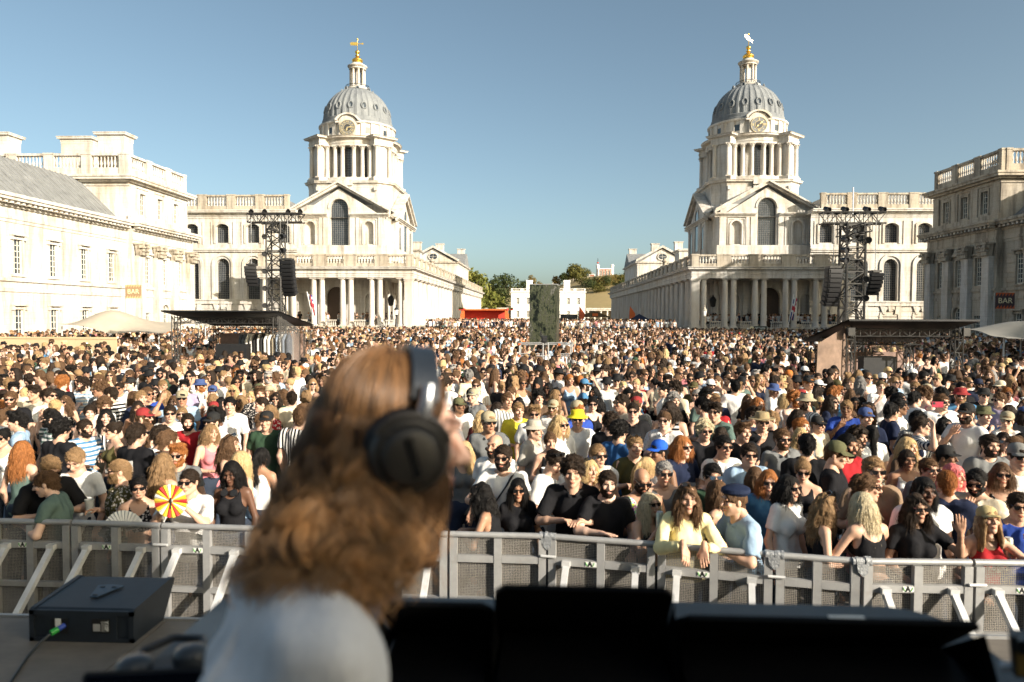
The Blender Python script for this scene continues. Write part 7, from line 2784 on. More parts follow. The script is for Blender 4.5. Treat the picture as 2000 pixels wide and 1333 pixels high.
for sx in (-1, 1):
    Mx = Matrix.Translation((sx * .098, .004, -.01)) @ Matrix.Rotation(R(90 * sx), 4, 'Y')
    cu = MB(Mx)
    cu.lathe([(.05, -.02), (.068, -.014), (.073, .006), (.064, .02), (.03, .02)], 28, cap=False, mod=None)
    cs = cu.build('cushion', RUB, T, 60)
    cp = MB(Mx)
    cp.lathe([(.062, .016), (.063, .032), (.057, .041), (.052, .043), (.051, .039), (.048, .039), (.046, .047), (.034, .053), (.0, .055)], 32, cap=False)
    cp.build('ear_cup', MATT, T, 50)
    yk = MB(Mx)
    yk.tube([(.064 * math.cos(a), .064 * math.sin(a), .036) for a in [R(115 + 13 * i) for i in range(11)]] if sx > 0 else [(-.064 * math.cos(a), .064 * math.sin(a), .036) for a in [R(115 + 13 * i) for i in range(11)]], .006, 8)
    yk.build('yoke', MATT, T, 60)
    ar = MB()
    ar.tube([(sx * .128, -.006, .048), (sx * .128, -.010, .07), (sx * .118, -.012, .10)], [.012, .013, .012], 8)
    ar.build('slider', plain('slider_steel', (.35, .36, .38), .25, metal=.8) if 'slider_steel' not in bpy.data.materials else bpy.data.materials['slider_steel'], T, 60)
    bd_ = MB(Mx @ Matrix.Rotation(R(-25 * sx), 4, 'Z'))
    bd_.box(-.032, .032, -.006, .006, .052, .0562)
    bd_.build('badge', plain('badge_steel', (.12, .12, .12), .2, metal=.9) if 'badge_steel' not in bpy.data.materials else bpy.data.materials['badge_steel'], T)
# ------------------------------------------------------------------ festival structures
TRUSS = plain('truss_dark', (.05, .048, .045), .5, metal=.4, var=.3)
SPK = black_paint('array_black', (.012, .012, .013), .5)


def truss(mb, a, b, w, step=.5, r=.025):
    a, b = Vector(a), Vector(b)
    t = (b - a).normalized()
    u = t.orthogonal().normalized() if abs(t.z) < .9 else Vector((1, 0, 0))
    if abs(t.z) < .9:
        u = Vector((0, 0, 1)).cross(t).normalized()
    v = t.cross(u)
    cor = [(u * sx + v * sy) * w / 2 for sx, sy in ((-1, -1), (1, -1), (1, 1), (-1, 1))]
    for c_ in cor:
        mb.tube([a + c_, b + c_], r, 6)
    n_ = max(1, int((b - a).length / step))
    for k in range(n_):
        p0, p1 = a + (b - a) * k / n_, a + (b - a) * (k + 1) / n_
        for i in range(4):
            c0, c1 = cor[i], cor[(i + 1) % 4]
            if (k + i) % 2:
                c0, c1 = c1, c0
            mb.tube([p0 + c0, p1 + c1], r * .6, 4)
            mb.tube([p0 + cor[i], p0 + cor[(i + 1) % 4]], r * .6, 4)


CABM = MB().prism([(-.42, -.12), (.42, -.12), (.42, .12), (-.42, .12)], -.1, .34).prism([(-.36, -.09), (.36, -.09), (.36, .09), (-.36, .09)], -.14, -.1).box(-.46, -.42, -.05, .3, -.1, .1).box(.42, .46, -.05, .3, -.1, .1).mesh('speaker_cabinet', SPK)
SPOTM = MB().lathe([(.05, -.16), (.1, -.14), (.13, .1), (.15, .16), (.12, .16), (.1, .1)], 14).mesh('spotlight', SPK, 40)


def delay_tower(x, y, top, label, arm, arrays, lights, mastpole=None):
    T = thing('delay_tower', label, 'truss tower', (x, y, 0), 0, 'truss loudspeaker towers')
    mb = MB()
    truss(mb, (0, 0, 0), (0, 0, top - .3), .62, .42, .042)
    mb.build('mast', TRUSS, T)
    for sx in (-.75, .75):
        leg = MB()
        leg.tube([(sx, .3, 0), (sx * .3, 0, 3.2)], .03, 6)
        leg.build('outrigger', TRUSS, T)
    mb = MB()
    truss(mb, (arm[0], 0, top - .12), (arm[1], 0, top - .12), .38, .3, .03)
    mb.build('cross_truss', TRUSS, T)
    mb = MB()
    truss(mb, (.1, -1.0, top - .55), (-.1, .9, top - .55), .26, .36, .02)
    mb.build('depth_truss', TRUSS, T)
    MB().box(-.55, .5, -.25, -.15, top - .42, top - .34).build('header_plate', TRUSS, T)
    for (ax, az0, az1, sc, tilt, yy) in arrays:
        n_ = max(2, int((az1 - az0) / (.26 * sc)))
        MB().tube([(ax, yy + .1, az1), (ax, yy + .1, top - .2)], .012, 6).build('chain', ALU, T)
        MB().box(ax - .3 * sc, ax + .3 * sc, yy - .1, yy + .35, az1 + .02, az1 + .1).build('flying_frame', TRUSS, T)
        for k in range(n_):
            q = k / max(1, n_ - 1)
            put(CABM, 'speaker_cabinet', T, (ax, yy - .04 + .35 * q * q, az1 - .13 * sc - k * .26 * sc), (R(6 + 24 * q), 0, tilt), sc)
    for lx, lz, a in lights:
        o = put(SPOTM, 'spotlight', T, (lx, -.3, lz), (R(100), 0, a), .8)
        MB(Matrix.Translation((lx * .6, -.15, lz))).bar((-.12, .1, 0), (.12, -.1, 0), .05).build('lamp_bracket', TRUSS, T)
    for lx in (arm[0] + .15, arm[0] + .75, arm[1] - .65, arm[1] - .12):
        put(SPOTM, 'spotlight', T, (lx, -.1, top + .18), (R(115), 0, R(20)), .75)
    if mastpole:
        MB().tube([(-.02, 0, top), (-.02, 0, mastpole)], .025, 8).build('pole', ALU_L, T)


delay_tower(-11.75, 31.5, 7.45, 'dark truss speaker tower in front of the clock building', (-1.2, 1.25), [(-.98, 4.25, 5.2, .55, R(20), -.4), (.62, 3.85, 5.45, .66, R(-12), -.35)],
            [(-.4, 6.5, R(25)), (-.4, 5.75, R(25)), (-.4, 5.0, R(25)), (-.4, 4.25, R(25)), (-.4, 3.5, R(25)), (.45, 6.5, R(-20)), (.45, 5.9, R(-20))])
delay_tower(10.85, 25.8, 6.65, 'dark truss speaker tower with a thin pole in front of the shaded range', (-1.1, 1.05), [(-.72, 3.4, 4.75, .62, R(14), -.3), (.68, 3.85, 4.6, .48, R(-15), -.35)],
            [(-.4, 5.75, R(25)), (-.4, 5.4, R(25)), (-.4, 5.05, R(25)), (.4, 5.75, R(-20)), (.35, 4.4, R(-20)), (.35, 3.75, R(-20))], 7.6)


# ---- low black-roofed platforms
BLACKT = plain('black_tarp', (.005, .005, .006), .55, var=.3, scale=2, bmp=.5, bscale=3)


def scrim_mat(name, base, alpha):
    m, nt, b = nmat(name)
    tc = N(nt, 'ShaderNodeTexCoord').outputs['Object']
    f = noise(nt, 1.6, 6, .65, tc)
    L(nt, ramp(nt, f, [(.3, tuple(c * .5 for c in base)), (.5, base), (.72, tuple(min(1, c * 1.5) for c in base))]), b.inputs['Base Color'])
    b.inputs['Roughness'].default_value = .8
    b.inputs['Alpha'].default_value = alpha
    return m


SCR_G = scrim_mat('grey_scrim', (.22, .21, .195), .5)
SCR_B = scrim_mat('brown_scrim', (.26, .175, .125), .85)
CURT = scrim_mat('printed_curtain', (.30, .20, .16), 1.0)


def platform(x0, x1, y0, y1, zf, zb, label, scrim_side, scrim_mat_, right):
    T = thing('roofed_platform', label, 'stage', (0, 0, 0), 0, 'low black roofed platforms')
    n_ = 10
    V = []
    for j in range(5):
        v = j / 4
        for i in range(n_ + 1):
            u = i / n_
            V.append((x0 - .25 + (x1 - x0 + .5) * u, y0 - .6 + (y1 - y0 + .9) * v, zf + (zb - zf) * v - .05 * math.sin(PI * u) * math.sin(PI * v)))
    k = n_ + 1
    F_ = [(j * k + i, j * k + i + 1, (j + 1) * k + i + 1, (j + 1) * k + i) for j in range(4) for i in range(n_)]
    m_ = len(V)
    V += [(a, b_, c_ + .05) for a, b_, c_ in V]
    F_ += [tuple(m_ + q for q in f) for f in F_]
    F_ += [(i, i + 1, m_ + i + 1, m_ + i) for i in range(n_)]
    MB().add(V, F_).build('roof', BLACKT, T, 40)
    for z in (zf - .32, zf - .62):
        mb = MB()
        truss(mb, (x0, y0 if z > zf - .5 else y1 - .6, z), (x1, y0 if z > zf - .5 else y1 - .6, z), .2, .25, .018)
        mb.build('beam', TRUSS, T)
    for x in (x0, x1, (x0 + x1) / 2 + .2):
        for y in ((y0, y1) if x in (x0, x1) else (y1,)):
            mb = MB()
            truss(mb, (x, y, 0), (x, y, (zf if y == y0 else zb) - .15), .22, .35, .018)
            mb.build('leg', TRUSS, T)
    MB().box(x0 + .1, x1 - .1, y0 + .3, y1, .6, .72).build('deck', DECK, T)
    MB().box(x0 + .1, x1 - .1, y1 + .05, y1 + .1, .72, zb - .3).build('rear_curtain', CURT, T)
    MB().box(x0 + (x1 - x0) * .28, x0 + (x1 - x0) * .6, y0 + .9, y0 + 1.3, .72, 1.95).build('equipment_desk', SPK, T)
    sx = x0 if scrim_side < 0 else x1
    q = [(sx, y0, zf - .1), (sx + scrim_side * .95, y0 - .3, zf - .62), (sx + scrim_side * 1.0, y0 - .3, .3), (sx, y0, .3)]
    rows = 8
    V = []
    for j in range(rows + 1):
        for i in range(9):
            u, v = i / 8, j / rows
            top = Vector(q[0]).lerp(Vector(q[1]), u)
            bot = Vector(q[3]).lerp(Vector(q[2]), u)
            p = top.lerp(bot, v)
            V.append((p.x, p.y + .05 * math.sin(u * 9) * v, p.z))
    MB().add(V, [(j * 9 + i, j * 9 + i + 1, (j + 1) * 9 + i + 1, (j + 1) * 9 + i) for j in range(rows) for i in range(8)]).build('side_scrim', scrim_mat_, T, 60)
    if right:
        for x in (x0 - .05, x1 + .1):
            MB().box(x - .09, x + .09, y0 - .3, y0 - .2, zf - .4, zf - .18).build('floodlight', TRUSS, T)
    return T


platform(-13.55, -9.75, 26.2, 29.6, 3.18, 2.6, 'low black roofed platform with a grey side scrim, below the left truss tower', 1, SCR_G, False)
platform(8.45, 11.35, 20.2, 22.8, 2.98, 2.3, 'low black roofed platform with a brown side scrim, below the right truss tower', -1, SCR_B, True)
# clothes rail on the left platform
T = thing('clothes_rail', 'rail of hanging shirts inside the left roofed platform', 'clothes rail', (-11.2, 28.6, .72))
MB().tube([(-1.0, 0, 0), (-1.0, 0, 1.62), (1.2, 0, 1.62), (1.2, 0, 0)], .02, 8).build('rail', ALU, T)
for k in range(14):
    c_ = rng.choice([(.7, .68, .64), (.1, .12, .16), (.5, .42, .3), (.25, .3, .38), (.6, .58, .55), (.02, .02, .02)])
    mn = 'shirt_cloth_%d' % int(c_[0] * 100)
    m_ = bpy.data.materials.get(mn) or plain(mn, c_, .9)
    x = -.9 + k * .15
    MB(Matrix.Translation((x, 0, 0)) @ Matrix.Rotation(R(70 + 20 * rng.random()), 4, 'Z')).prism([(-.2, .75), (.2, .75), (.22, 1.35), (.06, 1.58), (-.06, 1.58), (-.22, 1.35)], -.025, .025).build('hanging_shirt', m_, T)


# ---- stretch tents
TENT = plain('tent_cloth', (.40, .345, .27), .85, var=.08, scale=1.5)
TENT_D = plain('tent_cloth_grey', (.30, .28, .24), .85, var=.08, scale=1.5)


def stretch_tent(pts3, rect_, label, mat, poles):
    x0, x1, y0, y1 = rect_
    T = thing('stretch_tent', label, 'tent', (0, 0, 0), 0, 'stretch tents over the bars')
    n_ = 24
    V = []
    for j in range(n_ + 1):
        for i in range(n_ + 1):
            u, v = i / n_, j / n_
            # scalloped outline
            px = x0 + (x1 - x0) * u
            py = y0 + (y1 - y0) * v
            cx_, cy_ = (x0 + x1) / 2, (y0 + y1) / 2
            pin = .12 * (math.sin(PI * u) ** 2 if v in (0, 1) else 0)
            px = cx_ + (px - cx_) * (1 - .16 * math.sin(PI * v))
            py = cy_ + (py - cy_) * (1 - .16 * math.sin(PI * u))
            wsum, zsum = 0, 0
            for a, b_, c_ in pts3:
                w_ = 1 / (((px - a) ** 2 + (py - b_) ** 2) ** 1.1 + .02)
                wsum += w_
                zsum += w_ * c_
            V.append((px, py, zsum / wsum))
    k = n_ + 1
    F_ = [(j * k + i, j * k + i + 1, (j + 1) * k + i + 1, (j + 1) * k + i) for j in range(n_) for i in range(n_)]
    m_ = len(V)
    V += [(a, b_, c_ - .02) for a, b_, c_ in V]
    F_ += [tuple(m_ + q for q in f) for f in F_]
    MB().add(V, F_).build('canopy', mat, T, 80)
    for a, b_, c_ in poles:
        MB().tube([(a, b_, 0), (a, b_, c_)], .035, 8).build('pole', ALU_L, T)
    return T


stretch_tent([(-27.9, 40, 2.5), (-25.6, 42, 3.3), (-21.6, 40, 2.0), (-24.6, 39.5, 1.75), (-21.6, 46, 2.8), (-28, 46, 2.4), (-24.8, 46, 2.3)], (-27.4, -21.4, 39.8, 46.0), 'beige stretch tent beside the hoarding on the sunlit side', TENT, [(-25.6, 42, 3.2), (-27.6, 40.4, 2.4), (-21.9, 40.4, 2.0), (-22.1, 45.6, 2.6)])
stretch_tent([(-21.5, 44, 2.6), (-19.0, 45, 2.9), (-16.6, 44, 2.3), (-21, 49, 2.6), (-17, 49, 2.5)], (-21.4, -16.4, 43.4, 49.5), 'small beige stretch tent behind the left roofed platform', TENT, [(-19.0, 45, 2.8), (-21.0, 44.2, 2.4), (-16.9, 44.2, 2.2)])
stretch_tent([(17.2, 28, 2.35), (19.4, 30, 2.95), (23.5, 27.5, 1.9), (19.9, 27.4, 1.75), (24.5, 33, 2.7), (17.3, 33, 2.4)], (17.0, 25.0, 27.0, 33.5), 'grey stretch tent at the right edge beyond the platform', TENT_D, [(19.4, 30, 2.85), (17.6, 28.2, 2.3), (23.9, 27.9, 1.9)])
for lab, x0, x1, y in (('long beige hoarding at the far left behind the crowd', -30, -20.7, 34.3),):
    T = thing('hoarding', lab, 'hoarding', (0, y, 0))
    x = x0
    k = 0
    while x < x1 - .1:
        MB().box(x, min(x + 1.2, x1), 0, .03, 0, 1.92).build('panel', plain('hoarding_ply', (.52, .40, .24), .8, var=.08, scale=.8) if 'hoarding_ply' not in bpy.data.materials else bpy.data.materials['hoarding_ply'], T)
        x += 1.21
    MB().box(x0, x1, -.04, .0, 1.86, 1.95).build('capping', bpy.data.materials['hoarding_ply'], T)

# ---- BAR signs
SIGN_D = plain('sign_dark', (.055, .035, .04), .7)
SIGN_O = plain('sign_orange', (.50, .10, .03), .7)
SIGN_C = plain('sign_cream', (.75, .66, .42), .7)
for x, y, z, w_, lab in ((-34.7, 60, 4.98, 1.35, 'BAR sign board on a pole in front of the sunlit range'), (37.45, 60, 4.42, 1.5, 'red edged BAR sign board in front of the shaded range')):
    T = thing('bar_sign', lab, 'sign', (x, y, z), 0, 'BAR signs')
    h_ = w_ * .86
    sd_, so_ = (SIGN_D, SIGN_O) if x > 0 else (plain('sign_sunlit_brown', (.30, .20, .11), .7), plain('sign_sunlit_ochre', (.52, .38, .2), .7))  # left sign's paler colours have the washing-out sunlight painted in
    MB().box(-w_ / 2, w_ / 2, 0, .06, -h_ / 2, h_ / 2).build('board', sd_, T)
    for k in range(6):
        u = -w_ / 2 + w_ * (k + .5) / 6
        for sz in (-1, 1):
            MB().prism([(u - w_ / 12, sz * h_ / 2), (u + w_ / 12, sz * h_ / 2), (u - sz * w_ / 14, sz * h_ * .28)], -.012, -.002).build('zigzag', so_, T)
    put(text_mesh('BAR', w_ * .42, SIGN_C, .008, .0), 'lettering', T, (0, -.02, -.01), (R(90), 0, 0))
    MB().tube([(-w_ / 2 - .05, .1, -z), (-w_ / 2 - .05, .1, h_ / 2)], .04, 8).build('pole', ALU, T)

# ---- mirrored column and camera scaffold
def painted_mirror_mat():
    m, nt, b = nmat('painted_mirror_film')
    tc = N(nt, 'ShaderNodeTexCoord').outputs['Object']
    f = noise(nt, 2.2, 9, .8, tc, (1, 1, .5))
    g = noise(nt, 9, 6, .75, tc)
    c = ramp(nt, f, [(.42, (.006, .008, .007)), (.47, (.04, .05, .03)), (.51, (.14, .145, .085)), (.545, (.03, .034, .026)), (.6, (.26, .25, .21))])  # dark green mottling paints reflected trees into the base colour
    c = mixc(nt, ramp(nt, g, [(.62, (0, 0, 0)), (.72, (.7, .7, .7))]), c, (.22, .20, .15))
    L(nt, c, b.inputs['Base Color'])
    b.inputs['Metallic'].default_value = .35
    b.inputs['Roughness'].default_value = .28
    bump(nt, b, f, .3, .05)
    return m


T = thing('mirrored_column', 'tall mirrored column rising from the crowd before the white house', 'column', (.18, 36.6, 0), R(-8))
MIR_PAINTED = painted_mirror_mat()
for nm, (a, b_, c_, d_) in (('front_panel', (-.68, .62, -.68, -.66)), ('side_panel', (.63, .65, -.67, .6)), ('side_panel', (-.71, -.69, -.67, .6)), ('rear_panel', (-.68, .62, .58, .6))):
    MB().box(a, b_, c_, d_, 1.55, 4.62).build(nm, MIR_PAINTED, T)
    MB().box(a, b_, c_, d_, .2, 1.535).build(nm, MIR_PAINTED, T)
MB().box(-.7, .64, -.675, .62, 4.622, 4.66).build('lid', ALU, T)
MB().box(-.66, .6, -.65, .57, 0, .2).build('base', IRON, T)
T = thing('camera_scaffold', 'silver scaffold platform with a camera tripod in the crowd', 'scaffold', (.15, 27.3, 0))
sc = MB()
for x in (-.97, -.1, .1, .97):
    for y in (-.7, .7):
        MB().tube([(x, y, 0), (x, y, 2.05)], .024, 8).build('standard', ALU, T)
for z in (.6, 1.15, 1.6, 2.03):
    for y in (-.7, .7):
        MB().tube([(-1.05, y, z), (1.05, y, z)], .022, 8).build('ledger', ALU, T)
    for x in (-.97, .97):
        MB().tube([(x, -.7, z), (x, .7, z)], .022, 8).build('ledger', ALU, T)
MB().box(-.95, .95, -.66, .66, 1.02, 1.08).build('deck', DECK, T)
CLP = plain('clamp_orange', (.5, .12, .03), .5)
for x, z in ((-.97, 2.03), (.5, 2.03), (-.97, 1.6), (.97, 1.6), (-.6, 1.15), (.6, 1.15)):
    MB().cbox(x, -.72, z, .09, .07, .07).build('clamp', CLP, T)
T = thing('tripod_camera', 'black video camera on a tripod on the silver scaffold', 'camera', (.1, 27.0, 1.08))
for a in (90, 210, 330):
    MB().tube([(.35 * math.cos(R(a)), .35 * math.sin(R(a)), 0), (0, 0, 1.0)], .022, 6).build('leg', IRON, T)
MB().box(-.11, .11, -.25, .2, 1.0, 1.25).box(-.07, .07, -.45, -.25, 1.05, 1.2).build('body', SPK, T)
MB().box(-.16, -.11, -.1, .1, 1.2, 1.42).build('viewfinder', SPK, T)

# ---- distant stalls on the upper court
RED = plain('stage_red', (.55, .05, .025), .7)
ORG = plain('stage_orange', (.62, .13, .025), .7)
T = thing('red_stage', 'small red and orange stage beside the end of the sunlit colonnade', 'stage', (-8.4, 106, .85))
MB().box(-3.3, 3.3, 1.6, 1.8, 0, 3.0).build('back_wall', RED, T)
MB().box(-3.4, 3.4, -.3, 1.9, 2.95, 3.12).build('roof', ORG, T)
for sx in (-1, 1):
    for k in range(5):
        MB().box(sx * 3.45 - .45 + (.12 * k if sx < 0 else 0), sx * 3.45 + .45 - (.12 * k if sx > 0 else 0), -.4, .4, k * .62, k * .62 + .6).build('pier_block', ORG, T)
for k in range(9):
    MB().cbox(-3.6 + .3 * (k % 3) + (7.0 if k > 4 else 0), -.3, 3.1 + .12 * (k % 2), .35, .4, .3).build('flower_box', LEAF['olive'] if k % 2 else RED, T)
MB().box(-3.0, 3.0, -.5, 1.6, 0, .9).build('deck', ORG, T)
T = thing('gable_stall', 'brown gabled stall with an orange badge near the shaded colonnade', 'stall', (7.7, 106, .85))
MB().prism([(-2.5, 2.0), (2.5, 2.0), (0, 2.95)], -.1, 3).build('roof', plain('stall_brown', (.10, .07, .035), .8), T)
for sx in (-2.2, 2.2):
    for y in (0, 2.8):
        MB().box(sx - .06, sx + .06, y, y + .12, 0, 2.0).build('post', TRUSS, T)
MB().cbox(.1, -.14, 2.35, .8, .06, .4).build('badge', ORG, T)
MB().box(-2.2, 2.2, .2, .3, 0, 1.1).build('counter', ORG, T)
T = thing('dark_booth', 'plain black booth between the mirrored column and gabled stall', 'booth', (3.9, 103, .85))
MB().box(-1.2, 1.2, 0, 2, 0, 2.3).box(-1.3, 1.3, -.1, 2.1, 2.3, 2.4).build('body', SPK, T)
MB().box(-1.0, 1.0, -.06, -.01, .9, 2.0).build('screen', BLACKP, T)


def feather(x, y, z, h_, mat, label, lean=0.0):
    T = thing('feather_flag', label, 'flag', (x, y, z))
    MB().tube([(0, 0, 0), (.02, 0, h_ * .7), (.12, 0, h_)], .03, 6).build('pole', ALU, T)
    MB().prism([(.05, h_ * .15), (h_ * .2, h_ * .25), (h_ * .24, h_ * .7), (.14, h_ * .99), (.03, h_ * .7)], -.01, .01).build('sail', mat, T)


feather(5.35, 105, .85, 3.6, SIGN_O, 'dark orange feather banner left of the gabled stall')
feather(12.0, 100, .85, 3.6, ORG, 'orange feather banner beside the shaded colonnade')
feather(-22.7, 80, 0, 1.9, plain('flag_green', (.05, .22, .09), .8), 'green feather banner below the clock building columns')
T = thing('gazebo', 'navy pop-up gazebo at the foot of the shaded colonnade', 'gazebo', (13.4, 100, .85))
MB().add([(-1.3, -1.3, 1.7), (1.3, -1.3, 1.7), (1.3, 1.3, 1.7), (-1.3, 1.3, 1.7), (0, 0, 2.5), (-1.3, -1.3, 1.4), (1.3, -1.3, 1.4), (1.3, 1.3, 1.4), (-1.3, 1.3, 1.4)],
         [(0, 1, 4), (1, 2, 4), (2, 3, 4), (3, 0, 4), (0, 1, 6, 5), (1, 2, 7, 6), (2, 3, 8, 7), (3, 0, 5, 8)]).build('canopy', plain('gazebo_navy', (.012, .02, .05), .7), T)
for sx in (-1.25, 1.25):
    for sy in (-1.25, 1.25):
        MB().tube([(sx, sy, 0), (sx, sy, 1.7)], .025, 6).build('leg', ALU, T)

# ---- lamps, flags, signs near the colonnades
LAMPG = plain('lamp_glass', (.75, .74, .70), .2)


def lamp_post(x, y, z0, label, mat, ped):
    T = thing('lamp_post', label, 'street lamp', (x, y, z0))
    if ped:
        MB().box(-.45, .45, -.45, .45, 0, 1.5).box(-.52, .52, -.52, .52, 1.5, 1.62).build('pedestal', STONE_D, T)
    b0 = 1.62 if ped else 0
    MB().lathe([(.22, b0), (.2, b0 + .3), (.09, b0 + .5), (.07, b0 + 1.3), (.16, b0 + 1.4), (.06, b0 + 1.5)], 12).build('post', mat, T, 40)
    MB().lathe([(.16, b0 + 1.5), (.26, b0 + 2.1)], 6, cap=False).build('glass', LAMPG, T)
    MB().lathe([(.3, b0 + 2.1), (.27, b0 + 2.2), (.1, b0 + 2.42), (.05, b0 + 2.6), (.08, b0 + 2.66), (0, b0 + 2.75)], 12).build('cap', mat, T, 40)


lamp_post(19.3, 86.5, 0, 'pale lamp on a stone pedestal at the corner of the shaded colonnade', plain('lamp_pale', (.42, .38, .3), .5), True)
lamp_post(-17.9, 88.2, 1.6, 'black ornate lamp post at the corner of the sunlit colonnade', IRON, False)
for h_, s_, lab in ((20.6, 1, 'black lantern hanging inside the shaded colonnade corner'), (20.6, -1, 'black lantern hanging inside the sunlit colonnade corner')):
    T = thing('hanging_lantern', lab, 'lantern', (XC + s_ * h_, 92.6, 4.2), 0, 'lanterns hanging in the colonnades')
    MB().tube([(0, 0, 1.6), (0, 0, 3.6)], .02, 6).build('chain', IRON, T)
    MB().lathe([(.12, 0), (.3, .1), (.42, .8), (.48, .85), (.3, 1.2), (.1, 1.4), (.06, 1.6)], 8).build('cage', IRON, T, 30)
    MB().lathe([(.08, .12), (.4, .78)], 8, cap=False).build('glass', LAMPG, T)


def union_flag(x, y, z0, tilt, label):
    T = thing('flag', label, 'flag', (x, y, z0), 0, 'national flags on tilted poles')
    MB(Matrix.Rotation(tilt, 4, 'Y')).tube([(0, 0, 0), (0, 0, 5.2)], .05, 8).build('pole', WHITE, T)
    M_ = Matrix.Rotation(tilt, 4, 'Y') @ Matrix.Translation((0, -.05, 0))
    cols = [plain('flag_blue', (.02, .03, .16), .8), plain('flag_red', (.4, .02, .03), .8), plain('flag_white', (.65, .64, .6), .8)] if 'flag_blue' not in bpy.data.materials else [bpy.data.materials[k_] for k_ in ('flag_blue', 'flag_red', 'flag_white')]
    fb = MB(M_)
    n_ = 10
    V = []
    for j in range(n_ + 1):
        v = j / n_
        for i in range(5):
            u = i / 4
            V.append((.05 + .5 * u * (1 - .25 * v), .12 * math.sin(u * 7 + v * 3), 4.9 - 2.6 * v - .25 * u))
    for j in range(n_):
        for i in range(4):
            a = j * 5 + i
            fb.mi = 1 if (j in (4, 5) or i == 2) else 2 if (j in (3, 6) or i == 1 or (j - i * 2) % 5 == 0) else 0
            fb.add([V[a], V[a + 1], V[a + 6], V[a + 5]], [(0, 1, 2, 3)])
    fb.build('cloth', cols, T, 60)


union_flag(29.2, 87.4, .6, R(9), 'drooping national flag on a tilted white pole by the shaded colonnade')
union_flag(-27.7, 87.4, .8, R(-12), 'drooping national flag on a tilted white pole by the sunlit colonnade')
T = thing('info_board', 'pale green information board with a dark header below the shaded colonnade', 'sign', (25.1, 84, 0))
PG = plain('board_green', (.50, .56, .42), .7)
MB().box(-.75, .75, 0, .08, 0, 1.9).build('board', PG, T)
MB().box(-.75, .75, -.03, -.005, 1.55, 1.95).build('header', plain('header_green', (.03, .05, .04), .6), T)
put(text_mesh('community', .26, STICK, .004, .004), 'lettering', T, (-.05, -.04, 1.74), (R(90), 0, 0))
for k in range(5):
    MB().box(-.5, .4 - .12 * (k % 2), -.012, -.003, 1.25 - .16 * k, 1.29 - .16 * k).build('text_line', bpy.data.materials['header_green'], T)
MB().box(-1.15, -.8, 0, .06, 0, 1.9).build('side_panel', SIGN_C, T)
T = thing('direction_sign', 'dark direction sign with an orange strip near the sunlit colonnade corner', 'sign', (-13.25, 80, 0))
MB().tube([(-.5, 0, 0), (-.5, 0, 1.6)], .03, 6).tube([(.5, 0, 0), (.5, 0, 1.6)], .03, 6).build('post', ALU, T)
MB().prism([(-.6, 1.25), (.45, 1.25), (.62, 1.38), (.45, 1.52), (-.6, 1.52)], -.03, .03).build('board', SIGN_D, T)
MB().box(-.6, .45, -.035, .0, 1.05, 1.22).build('strip', ORG, T)
for k in range(9):
    T = thing('fence_panel', f'grey mesh fence panel by the sunlit colonnade foot, {["first", "second", "third", "fourth", "fifth", "sixth", "seventh", "eighth", "ninth"][k]} from the left', 'fence', (-22 + k * 1.25, 82.3, 0), R(2), 'grey fence panels before the sunlit colonnade')
    MB().tube([(0, 0, .05), (0, 0, 1.5), (1.2, 0, 1.5), (1.2, 0, .05)], .03, 6).build('frame', ALU_L, T)
    bm_ = MB()
    for q in range(9):
        bm_.tube([(.12 + q * .12, 0, .1), (.12 + q * .12, 0, 1.48)], .012, 4)
    bm_.build('bar', ALU_L, T)

# ---- things in people's hands
def hand_at(lab, side, d=.08):
    o = next(o for o in bpy.data.objects if o.get('label') == lab)
    kw = next(k for k in FRONT if k[3] == lab)[4]
    J = _T[(kw.get('sex', 'm'), kw.get('pose', 'down'), kw.get('yaw', 0), kw.get('pitch', 0))][1]
    e, w_ = Vector(J['e'][side]), Vector(J['w'][side])
    p = w_ + (w_ - e).normalized() * d
    Mo = Matrix.Translation(o.location) @ o.rotation_euler.to_matrix().to_4x4() @ Matrix.Scale(o.scale[0], 4)
    return Mo @ p


CUPM = plain('cup_plastic', (.55, .56, .55), .25)
CAN = plain('can_red', (.45, .03, .03), .3, metal=.5)
for lab, side, what, desc in (('man in dark camouflage shirt and glasses holding a plastic cup', 0, 'cup', 'frosted plastic cup held by the man in camouflage shirt'),
                              ('woman with hair tied back and black halter top holding a cup', 0, 'cup', 'frosted plastic cup held by the woman in black halter top'),
                              ('man in white T-shirt and black sunglasses behind the green T-shirt', 0, 'cup', 'plastic cup held behind the green T-shirt man'),
                              ('man with moustache and small glasses in beige shirt', 0, 'cup', 'plastic cup held by the man in beige shirt'),
                              ('woman with curly golden brown hair in a backless black top', 0, 'can', 'red drink can held by the woman in backless top'),
                              ('blond woman in sunglasses drinking from a can at the barrier', 0, 'tallcan', 'pale patterned can raised by the drinking blond woman'),
                              ('woman in sunglasses and black top waving one hand beside her face', 0, 'can', 'red drink can held low by the waving woman'),
                              ('man in bright blue T-shirt holding a can at the right edge', 0, 'tallcan', 'pale can held by the man in bright blue T-shirt')):
    p = hand_at(lab, side)
    if what == 'cup':
        T = thing('cup', desc, 'cup', (p.x, p.y, p.z - .03), 0, 'drinks held in the crowd')
        MB().lathe([(.03, 0), (.042, .12), (.044, .125), (.040, .12), (.029, .004)], 14).build('wall', CUPM, T, 50)
    else:
        T = thing('drink_can', desc, 'can', (p.x, p.y, p.z - .03), 0, 'drinks held in the crowd')
        mt = CAN if what == 'can' else plain('can_pale', (.5, .52, .42), .3, metal=.4, var=.4, scale=30) if 'can_pale' not in bpy.data.materials else bpy.data.materials['can_pale']
        MB().lathe([(.024, 0), (.033, .01), (.033, .12 if what == 'can' else .155), (.026, .13 if what == 'can' else .165)], 16).build('body', mt, T, 40)
        MB().lathe([(.027, .13 if what == 'can' else .166), (.027, .133 if what == 'can' else .169)], 16).build('lid', ALU_L, T)


